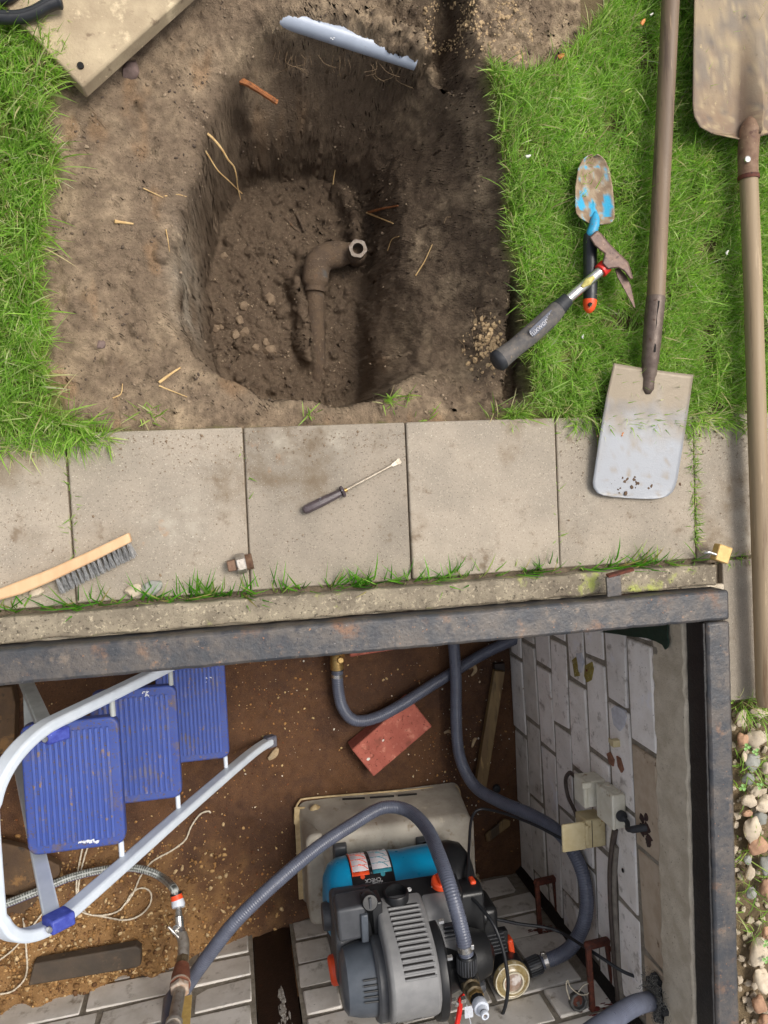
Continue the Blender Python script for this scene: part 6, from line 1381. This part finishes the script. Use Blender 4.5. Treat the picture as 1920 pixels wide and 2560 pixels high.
obj('terminal_box', MB().box(bx0-Vector((0, 0, .035)), (.098, .084, .080), Matrix.Rotation(.03, 4, 'Z')), m_mgrey, pu, bevel=.008, seg=3)
obj('terminal_neck', MB().box(at(928, 2290, -.46), (.050, .10, .060)), m_pblk, pu, bevel=.004)
obj('terminal_step', MB().box(at(912, 2320, -.425)-Vector((0, 0, .02)), (.018, .070, .050)), m_dgrey, pu, bevel=.003)
fc = at(925, 2256, -.430)
obj('filler_cap', MB().lathe([(.020, -.03), (.0205, 0), (.018, .004), (.001, .0045)], fc, (0, .25, 1), 24), m_pblk, pu)
obj('filler_bar', MB().box(fc+Vector((0, .0015, .006)), (.006, .026, .006)), m_mgrey, pu, bevel=.001)
obj('tank_plug', MB().lathe([(.034, 0), (.036, .006), (.036, .035)], at(806, 2292, -.60)-Vector((.0, 0, 0)), (1, 0, 0), 10), m_mgrey, pu)
obj('end_button', MB().lathe([(.030, 0), (.037, .006), (.037, .02)], at(823, 2428, -.545), (1, .1, 0), 24), m_orange, pu, bevel=.002)
# right side: flange, hydraulic body, ports
obj('flange', MB().lathe([(.100, 0), (.116, .003), (.118, .010), (.118, .022), (.104, .030)], (.426, YM, ZM+.012), (1, 0, 0), 48), m_pblk, pu, smooth=40)
obj('pump_body', MB().lathe([(.092, 0), (.080, .02), (.068, .06), (.062, .11), (.050, .14), (.02, .155)], (.448, YM-.006, ZM-.015), (1, 0, 0), 36), m_pblk, pu, smooth=40)
for u, v, z_ in ((1103, 2303, -.385), (1124, 2394, -.335), (1134, 2502, -.355)): obj('bolt', MB().lathe([(.0068, -.006), (.0068, .006), (.004, .0075)], at(u, v, z_), (1, .1, .1), 6), m_chrome, pu, smooth=20)
for k in range(7): c = at(1130, 2312+9*k, -.395-.001*k); obj('body_fin', MB().box(c, (.040, .0032, .012), Matrix.Rotation(.02, 4, 'Z')), m_mgrey, pu)
obj('fin_bed', MB().box(at(1130, 2340, -.41), (.044, .075, .018)), m_pblk, pu, bevel=.003)
for k in range(6): c = at(1236+2*k, 2334+9*k, -.50); obj('body_fin', MB().box(c, (.048, .0030, .012), Matrix.Rotation(.03, 4, 'Z')), m_mgrey, pu)
obj('fin_bed', MB().box(at(1240, 2358, -.515), (.062, .075, .024)), m_pblk, pu, bevel=.003)
obj('side_cover', MB().box(at(1205, 2300, -.56), (.060, .12, .11)), m_pblk, pu, bevel=.014, seg=3)
obj('cable_plug', MB().lathe([(.024, 0), (.027, .006), (.027, .03), (.018, .036), (.009, .060)], at(1182, 2290, -.52), (1, -.05, 0), 20), m_pblk, pu)
obj('drain_lever', MB().box(at(1276, 2372, -.515), (.016, .066, .030), Matrix.Rotation(.12, 4, 'Z')), m_orange, pu, bevel=.004)
obj('drain_lever', MB().box(at(1180, 2210, -.53), (.016, .030, .030)), m_orange, pu, bevel=.004)
for u, v in ((1058, 2108),): # mounting foot with screw hole
    f_ = at(u, v, TZ+.012); obj('mounting_foot', MB().box(f_+Vector((0, -.012, 0)), (.044, .062, .022), top=.8), m_mgrey, pu, bevel=.005); obj('foot_hole', MB().lathe([(.0065, 0), (.0065, .0012)], f_+Vector((.002, .004, .0112)), (0, 0, 1), 12), m_hole, pu)
f_ = at(850, 2118, TZ+.012); obj('mounting_foot', MB().box(f_+Vector((0, -.02, 0)), (.044, .062, .022), top=.8), m_mgrey, pu, bevel=.005)
fcn = at(1278, 2447, -.462)
obj('filter_body', MB().lathe([(.036, -.13), (.044, -.11), (.049, -.06), (.0505, -.012), (.0505, -.002)], fcn, (0, 0, 1), 40), m_pblk, pu, smooth=40)
m_cap = mat('yellowed_clear_plastic', srgb(176, 160, 118), srgb(146, 126, 84), 50, rough=.25, bump=.1, bsc=200, spots=((srgb(206, 200, 186), 40, .58, .12),), coat=.5)
m_capw = mat('cream_ring', srgb(226, 218, 194), None, 50, rough=.3, coat=.5)
m_capc = mat('cloudy_cap_centre', srgb(178, 160, 148), srgb(146, 118, 100), 30, rough=.22, coat=.6, spots=((srgb(220, 212, 208), 24, .55, .14),))
obj('filter_cap', MB().lathe([(.0490, -.006), (.0495, .004), (.046, .010), (.042, .008), (.037, .012), (.028, .016), (.026, .016)], fcn, (0, 0, 1), 44, closed=False), m_cap, pu, smooth=40)
obj('cap_ring', MB().lathe([(.0462, .0085), (.0470, .0115), (.0440, .0115), (.0435, .008)], fcn, (0, 0, 1), 44, closed=False), m_capw, pu)
obj('cap_ring', MB().lathe([(.029, .012), (.029, .019), (.0252, .019), (.0252, .010)], fcn, (0, 0, 1), 40, closed=False), m_capw, pu, smooth=40)
obj('cap_centre', MB().lathe([(.0255, .012), (.021, .013), (.009, .0145), (.001, .015)], fcn, (0, 0, 1), 36), m_capc, pu, smooth=60)
def knurl(name, a, b, r, parent, n=22):
    d = (b-a); L_ = d.length; o = obj(name, MB().lathe([(r*.92, 0), (r, L_*.06), (r, L_*.92), (r*.94, L_)], a, d, 28), m_pblk, parent, smooth=40); M_ = axis_frame(a, d); mb = MB()
    for k in range(n):
        t = 2*math.pi*k/n; c = M_@Vector((r*math.cos(t), r*math.sin(t), L_*.5)); mb.box(c, (.0026, .0026, L_*.8), M_@Matrix.Rotation(t, 4, 'Z'))
    obj('grip_ribs', mb, m_mgrey, o); return o
i0, i1 = at(1318, 2422, -.502), at(1352, 2407, -.502)
obj('inlet_neck', MB().tube([fcn+Vector((.03, .0, -.035)), i0], .020, 18), m_pblk, pu); knurl('inlet_nut', i0, i1, .0235, pu)
o0, o1 = at(1168, 2432, -.345), at(1166, 2386, -.345)
obj('outlet_port', MB().lathe([(.030, -.12), (.028, -.03), (.026, 0), (.018, .012)], at(1175, 2462, -.345), (0, 0, 1), 22), m_pblk, pu, smooth=40)
obj('outlet_tee', MB().tube([at(1175, 2460, -.350), o0], .024, 18), m_pblk, pu); knurl('outlet_nut', o0, o1, .0235, pu)
obj('vent_cone', MB().lathe([(.018, -.02), (.017, .01), (.010, .022), (.002, .024)], at(1196, 2460, -.43), (.2, 0, 1), 18), m_mgrey, pu)
# brass ball valve with white hose tail
bv = thing('ball_valve', 'brass ball valve with red lever and white hose connector standing up from the pump', 'valve', at(1175, 2455, -.42))
vb = at(1172, 2455, -.345); m_vbr = mat('tarnished_brass', srgb(150, 136, 110), srgb(116, 100, 76), 70, rough=.34, metal=.8, bump=.2, bsc=300, spots=((srgb(190, 150, 90), 50, .62, .1),))
obj('valve_body', MB().lathe([(.021, 0), (.022, .004), (.022, .022), (.0185, .026), (.0205, .034), (.0205, .046), (.0165, .050)], vb, (0, 0, 1), 24), m_vbr, bv, smooth=40)
obj('hex_nut', MB().lathe([(.0185, .050), (.0195, .052), (.0195, .062), (.0185, .064)], vb, (0, 0, 1), 6), m_brass, bv, smooth=20)
obj('black_ring', MB().lathe([(.0175, .064), (.0178, .066), (.0178, .076), (.016, .078)], vb, (0, 0, 1), 8), m_pblk, bv, smooth=20)
m_whp = mat('white_plastic', srgb(206, 212, 222), srgb(190, 196, 206), 60, rough=.4)
obj('white_collar', MB().lathe([(.0175, .078), (.0185, .080), (.0190, .094), (.0175, .098), (.0105, .099)], vb, (0, 0, 1), 14), m_whp, bv, smooth=25)
obj('hose_tail', MB().lathe([(.0120, .098), (.0115, .106), (.0085, .110), (.0085, .113), (.0098, .114), (.0098, .122), (.0082, .124), (.0052, .124), (.0050, .112)], vb, (0, 0, 1), 22, closed=False), m_whp, bv, smooth=40)
obj('o_ring', MB().lathe([(.0087, .110), (.0092, .1115), (.0087, .113)], vb, (0, 0, 1), 20), m_pblk, bv)
obj('bore', MB().lathe([(.0052, .1135), (.0052, .1140)], vb, (0, 0, 1), 14), mat('ochre_bore', srgb(176, 136, 80), None, 50, rough=.6), bv)
lv = [at(1160, 2490, -.385), at(1150, 2502, -.372), at(1150, 2520, -.365), at(1146, 2545, -.355), at(1140, 2572, -.345)]
obj('lever', fix(MB().tube(spline(lv, 4), .01, sq=(.015, .005), up=(-.8, 0, .6))), m_red, bv, bevel=.002)
obj('lever_screw', MB().lathe([(.0062, 0), (.0062, .006), (.003, .007)], at(1142, 2508, -.358), (-.5, .1, 1), 6), m_chrome, bv, smooth=20)
obj('lever_nut', MB().lathe([(.0085, 0), (.0085, .012)], at(1162, 2498, -.375), (-1, .1, .1), 6), m_chrome, bv, smooth=20)
obj('tag_string', MB().tube(spline([at(1166, 2512, -.36), at(1172, 2540, -.35), at(1182, 2575, -.34)], 4), .0010, 5), m_whp, bv)
obj('paper_tag', MB().box(at(1172, 2530, -.40), (.022, .030, .001)), m_whp, bv)
# ---------------- cables
def cable(label, pts, r=.0042, m_=None):
    t = thing('power_cable', label, 'cable', pts[0]); obj('cable', MB().tube(resample(spline(pts, 8), .008), r, 10), m_ or m_cable, t, smooth=60); return t
cable('black cable rising from the pump and running beside the hose to the open socket', [at(1170, 2220, -.52), at(1170, 2180, -.56), at(1173, 2110, -.66), at(1178, 2052, -.72), at(1192, 2026, -.74), at(1222, 2024, -.73), at(1280, 2040, -.66), at(1340, 2064, -.58), at(1395, 2092, -.52), at(1420, 2100, -.50)])
cable('black cable dropping over the clear filter cap to the bottom edge', [at(1175, 2240, -.50), at(1196, 2262, -.47), at(1232, 2308, -.42), at(1256, 2368, -.40), at(1268, 2430, -.39), at(1270, 2470, -.39), at(1262, 2520, -.40), at(1242, 2565, -.42), at(1220, 2610, -.44)], .0046)
cable('black cable crossing behind the climbing irons into the fibre plug', [at(1212, 2294, -.53), at(1250, 2300, -.52), at(1300, 2310, -.50), at(1360, 2318, -.48), at(1400, 2330, -.47), at(1450, 2360, -.40), at(1500, 2392, -.33), at(1560, 2430, -.28), at(1610, 2446, -.26), at(1655, 2448, -.245)], .0042)
cable('black cable coming out under the motor at the bottom', [at(930, 2500, -.60), at(950, 2535, -.56), at(985, 2556, -.54), at(1020, 2580, -.54)], .0042)
# ---------------- standpipe with tap on the left
sp_ = thing('standpipe', 'galvanised standpipe with rusty union and small tap on the near wall at the bottom left', 'standpipe', at(450, 2480, -.5))
def yp(u, v, Y_): return atY(u, v, Y_+.085)
a = yp(436, 2552, -1.350); b = yp(449, 2478, -1.352)
obj('upper_pipe', MB().tube([a+(a-b).normalized()*.10, a, b], .0150, 18), m_galv, sp_, smooth=60)
obj('socket_ring', MB().lathe([(.0185, 0), (.0200, .004), (.0200, .012), (.018, .016)], a, a-b, 22), m_galv, sp_, smooth=40)
c = yp(452, 2440, -1.348); d = yp(455, 2415, -1.340)
obj('white_nut', MB().lathe([(.0235, 0), (.0255, .003), (.0255, .014), (.022, .016)], b, c-b, 6), mat('limed_nut', srgb(182, 170, 156), srgb(150, 116, 92), 60, rough=.7, bump=.4, bsc=300), sp_, smooth=20)
obj('union', MB().tube([b+(c-b)*.35, c, d], [.0255, .0235, .0190], 18), mat('red_brown_union', srgb(132, 84, 64), srgb(112, 66, 50), 60, rough=.6, metal=.2, bump=.4, bsc=260, spots=((srgb(160, 128, 108), 90, .62, .1),)), sp_, smooth=50)
e = yp(458, 2392, -1.330)
obj('brass_nut', MB().lathe([(.0155, 0), (.0170, .003), (.0170, .020), (.0150, .024)], e, d-e, 6), m_vbr, sp_, smooth=20)
for tt in (.38, .62, .95): obj('union_bead', MB().tube([b.lerp(c, tt), b.lerp(c, tt+.10)], .0262-.004*(tt > .5)-.0015*(tt > .9), 18), bpy.data.materials['limed_nut'], sp_, smooth=40)
f = yp(459, 2358, -1.312); g_ = yp(450, 2322, -1.290); h_ = yp(447, 2290, -1.262); i_ = yp(446, 2262, -1.240)
obj('tap_elbow', MB().tube(spline([e, f, f.lerp(g_, .6)], 5), .0150, 16), m_galv, sp_, smooth=60)
obj('tap_body', MB().tube(spline([f.lerp(g_, .4), g_, h_], 5), [.0135]*5+[.0120]*6, 16), m_chrome, sp_, smooth=60)
obj('tap_spout', MB().tube([h_, h_.lerp(i_, .6), i_], [.0100, .0085, .0085], 14), m_chrome, sp_, smooth=60)
bn = Vector((-.30, .25, .92)).normalized(); tb0 = yp(444, 2316, -1.288)+Vector((0, 0, .012))
obj('tap_bonnet', MB().lathe([(.0125, -.004), (.0125, .006), (.0085, .007), (.0085, .014), (.0045, .015), (.0045, .024)], tb0, bn, 8), m_chrome, sp_, smooth=30)
tw_ = Vector((.6, -.8, .0)).normalized(); tc_ = tb0+bn*.026
obj('tap_handle', MB().tube([tc_-tw_*.022, tc_-tw_*.008, tc_, tc_+tw_*.008, tc_+tw_*.022], [.0042, .0036, .0055, .0036, .0042], 10), m_chrome, sp_, smooth=60)
obj('wire_end', MB().tube([tc_-tw_*.012, tc_-tw_*.02+Vector((-.012, .035, .0))], .0009, 5), m_brass, sp_)
j_ = yp(440, 2236, -1.215)
obj('hose_connector', MB().tube([i_+(h_-i_)*.25, i_, i_.lerp(j_, .5)], [.0165, .0185, .0165], 18), m_whp, sp_, smooth=40)
obj('connector_grip', MB().tube([i_.lerp(j_, .5), j_], [.0170, .0150], 16), m_orange, sp_, smooth=40)
obj('connector_ring', MB().tube([i_.lerp(j_, .95), j_+(j_-i_)*.18], .0160, 16), m_pblk, sp_)
obj('lower_hose_stub', MB().tube([yp(416, 2600, -1.37), yp(424, 2500, -1.375), yp(446, 2470, -1.378)], .0165, 14), m_hose, sp_, smooth=60)
obj('yellow_strap', MB().box(yp(466, 2530, -1.378), (.022, .003, .12)), mat('yellow_strap', srgb(206, 176, 104), srgb(186, 154, 90), 60, rough=.7), sp_)
# braided garden hose
def braid(N, L, v, c, mix, ramp, noise):
    return c
m_braid = mat('braided_hose', srgb(112, 116, 112), srgb(98, 100, 98), 60, rough=.35)
def braidmat():
    m = m_braid; n = m.node_tree; p = n.nodes['Principled BSDF']; uv = n.nodes.new('ShaderNodeAttribute'); uv.attribute_name = 'Col'
    n.links.new(uv.outputs['Color'], p.inputs['Base Color'])
braidmat()
pts = [j_+(j_-i_)*.1, yp(432, 2218, -1.195), at(408, 2196, -.885), at(372, 2178, -.905), at(320, 2169, -.925), at(250, 2176, -.935), at(170, 2196, -.925), at(90, 2230, -.90), at(0, 2266, -.885), at(-80, 2300, -.88)]
q = resample(spline(pts, 10), .0022); sg = 20; mb = MB().tube(q, .0112, sg, caps=False)
gh = thing('garden_hose', 'grey braided garden hose with blue and white stripe curving from the tap to the left', 'hose', q[-1])
o = obj('hose_body', mb, m_braid, gh, smooth=70); ca = o.data.color_attributes.new('Col', 'FLOAT_COLOR', 'POINT')
for i in range(len(q)):
    for k in range(sg):
        w1 = ((k*2/sg*3+i*.34) % 1) < .5; w2 = ((k*2/sg*3-i*.34) % 1) < .5
        c = srgb(172, 176, 172) if w1 != w2 else srgb(66, 68, 66)
        a_ = k/sg
        if .60 < a_ < .70: c = srgb(206, 206, 216)
        elif .70 <= a_ < .82: c = srgb(60, 52, 120)
        ca.data[i*sg+k].color = (*c, 1)
# ---------------- rope
m_rope = mat('white_rope', srgb(212, 204, 188), srgb(186, 172, 150), 300, rough=.85, bump=.6, bsc=700)
def rope(label, px, lift=.006, r=.0026):
    p = resample(spline([fl(u, v, lift) for u, v in px], 8), .0035); R_ = [r*(1+.16*math.sin(i*1.3)) for i in range(len(p))]
    t = thing('rope', label, 'rope', p[0]); obj('rope_strand', MB().tube(p, R_, 7), m_rope, t, smooth=60); return t
t = rope('white rope lying in loops on the gravel right of the ladder', [(526, 2032), (520, 2028), (500, 2036), (478, 2066), (463, 2100), (430, 2126), (400, 2142), (376, 2158), (352, 2190), (338, 2222), (325, 2246), (300, 2274), (272, 2286), (235, 2288), (208, 2276), (195, 2262), (191, 2230), (193, 2190), (204, 2130), (212, 2100)])
p = resample(spline([fl(u, v, .008) for u, v in ((226, 2100), (212, 2140), (200, 2190), (194, 2240), (192, 2268), (215, 2284), (260, 2292), (312, 2300), (350, 2288), (374, 2262), (378, 2236), (366, 2222), (345, 2222), (326, 2238), (318, 2252), (300, 2276))], 8), .0035)
obj('rope_strand', MB().tube(p, [.0026*(1+.16*math.sin(i*1.3)) for i in range(len(p))], 7), m_rope, t, smooth=60)
rope('white rope end hanging out below the ladder loop at the left edge', [(58, 2296), (62, 2330), (66, 2380), (68, 2420), (62, 2446), (44, 2468), (20, 2482), (-30, 2488)], .012)
rope('white rope running from under the blue clip to the left edge', [(112, 2276), (84, 2312), (62, 2340), (28, 2378), (-30, 2420)], .012)
# ---------------- grey iron valve with wire loop at the bottom
gv_ = thing('iron_valve', 'small grey iron valve with a wire loop on the brick wall at the bottom', 'valve', nwpt(1448, 2540, 0))
vc = at(1448, 2506, -.345); m_ival = mat('grey_iron', srgb(98, 98, 96), srgb(76, 76, 76), 60, rough=.5, metal=.4, bump=.4, bsc=260)
obj('valve_head', MB().lathe([(.020, -.020), (.0245, -.012), (.0245, .0), (.021, .002), (.017, .002), (.016, -.010)], vc, (.0, .2, 1), 8), m_ival, gv_, bevel=.002, smooth=20)
obj('valve_rust', MB().lathe([(.016, -.010), (.004, -.009)], vc, (.0, .2, 1), 12), m_rust, gv_)
obj('valve_stem', MB().tube([vc-Vector((0, .004, .016)), at(1450, 2540, -.36), at(1452, 2575, -.37)], [.009, .011, .016], 12), m_ival, gv_, smooth=40)
wl2 = [at(u, v, -.345) for u, v in ((1424, 2498), (1416, 2470), (1418, 2450), (1428, 2470), (1450, 2486), (1470, 2484), (1478, 2468), (1472, 2459), (1458, 2464), (1446, 2480))]
obj('wire_loop', MB().tube(spline(wl2, 6), .0016, 7), mat('pale_wire', srgb(176, 168, 150), None, 60, rough=.5), gv_, smooth=60)
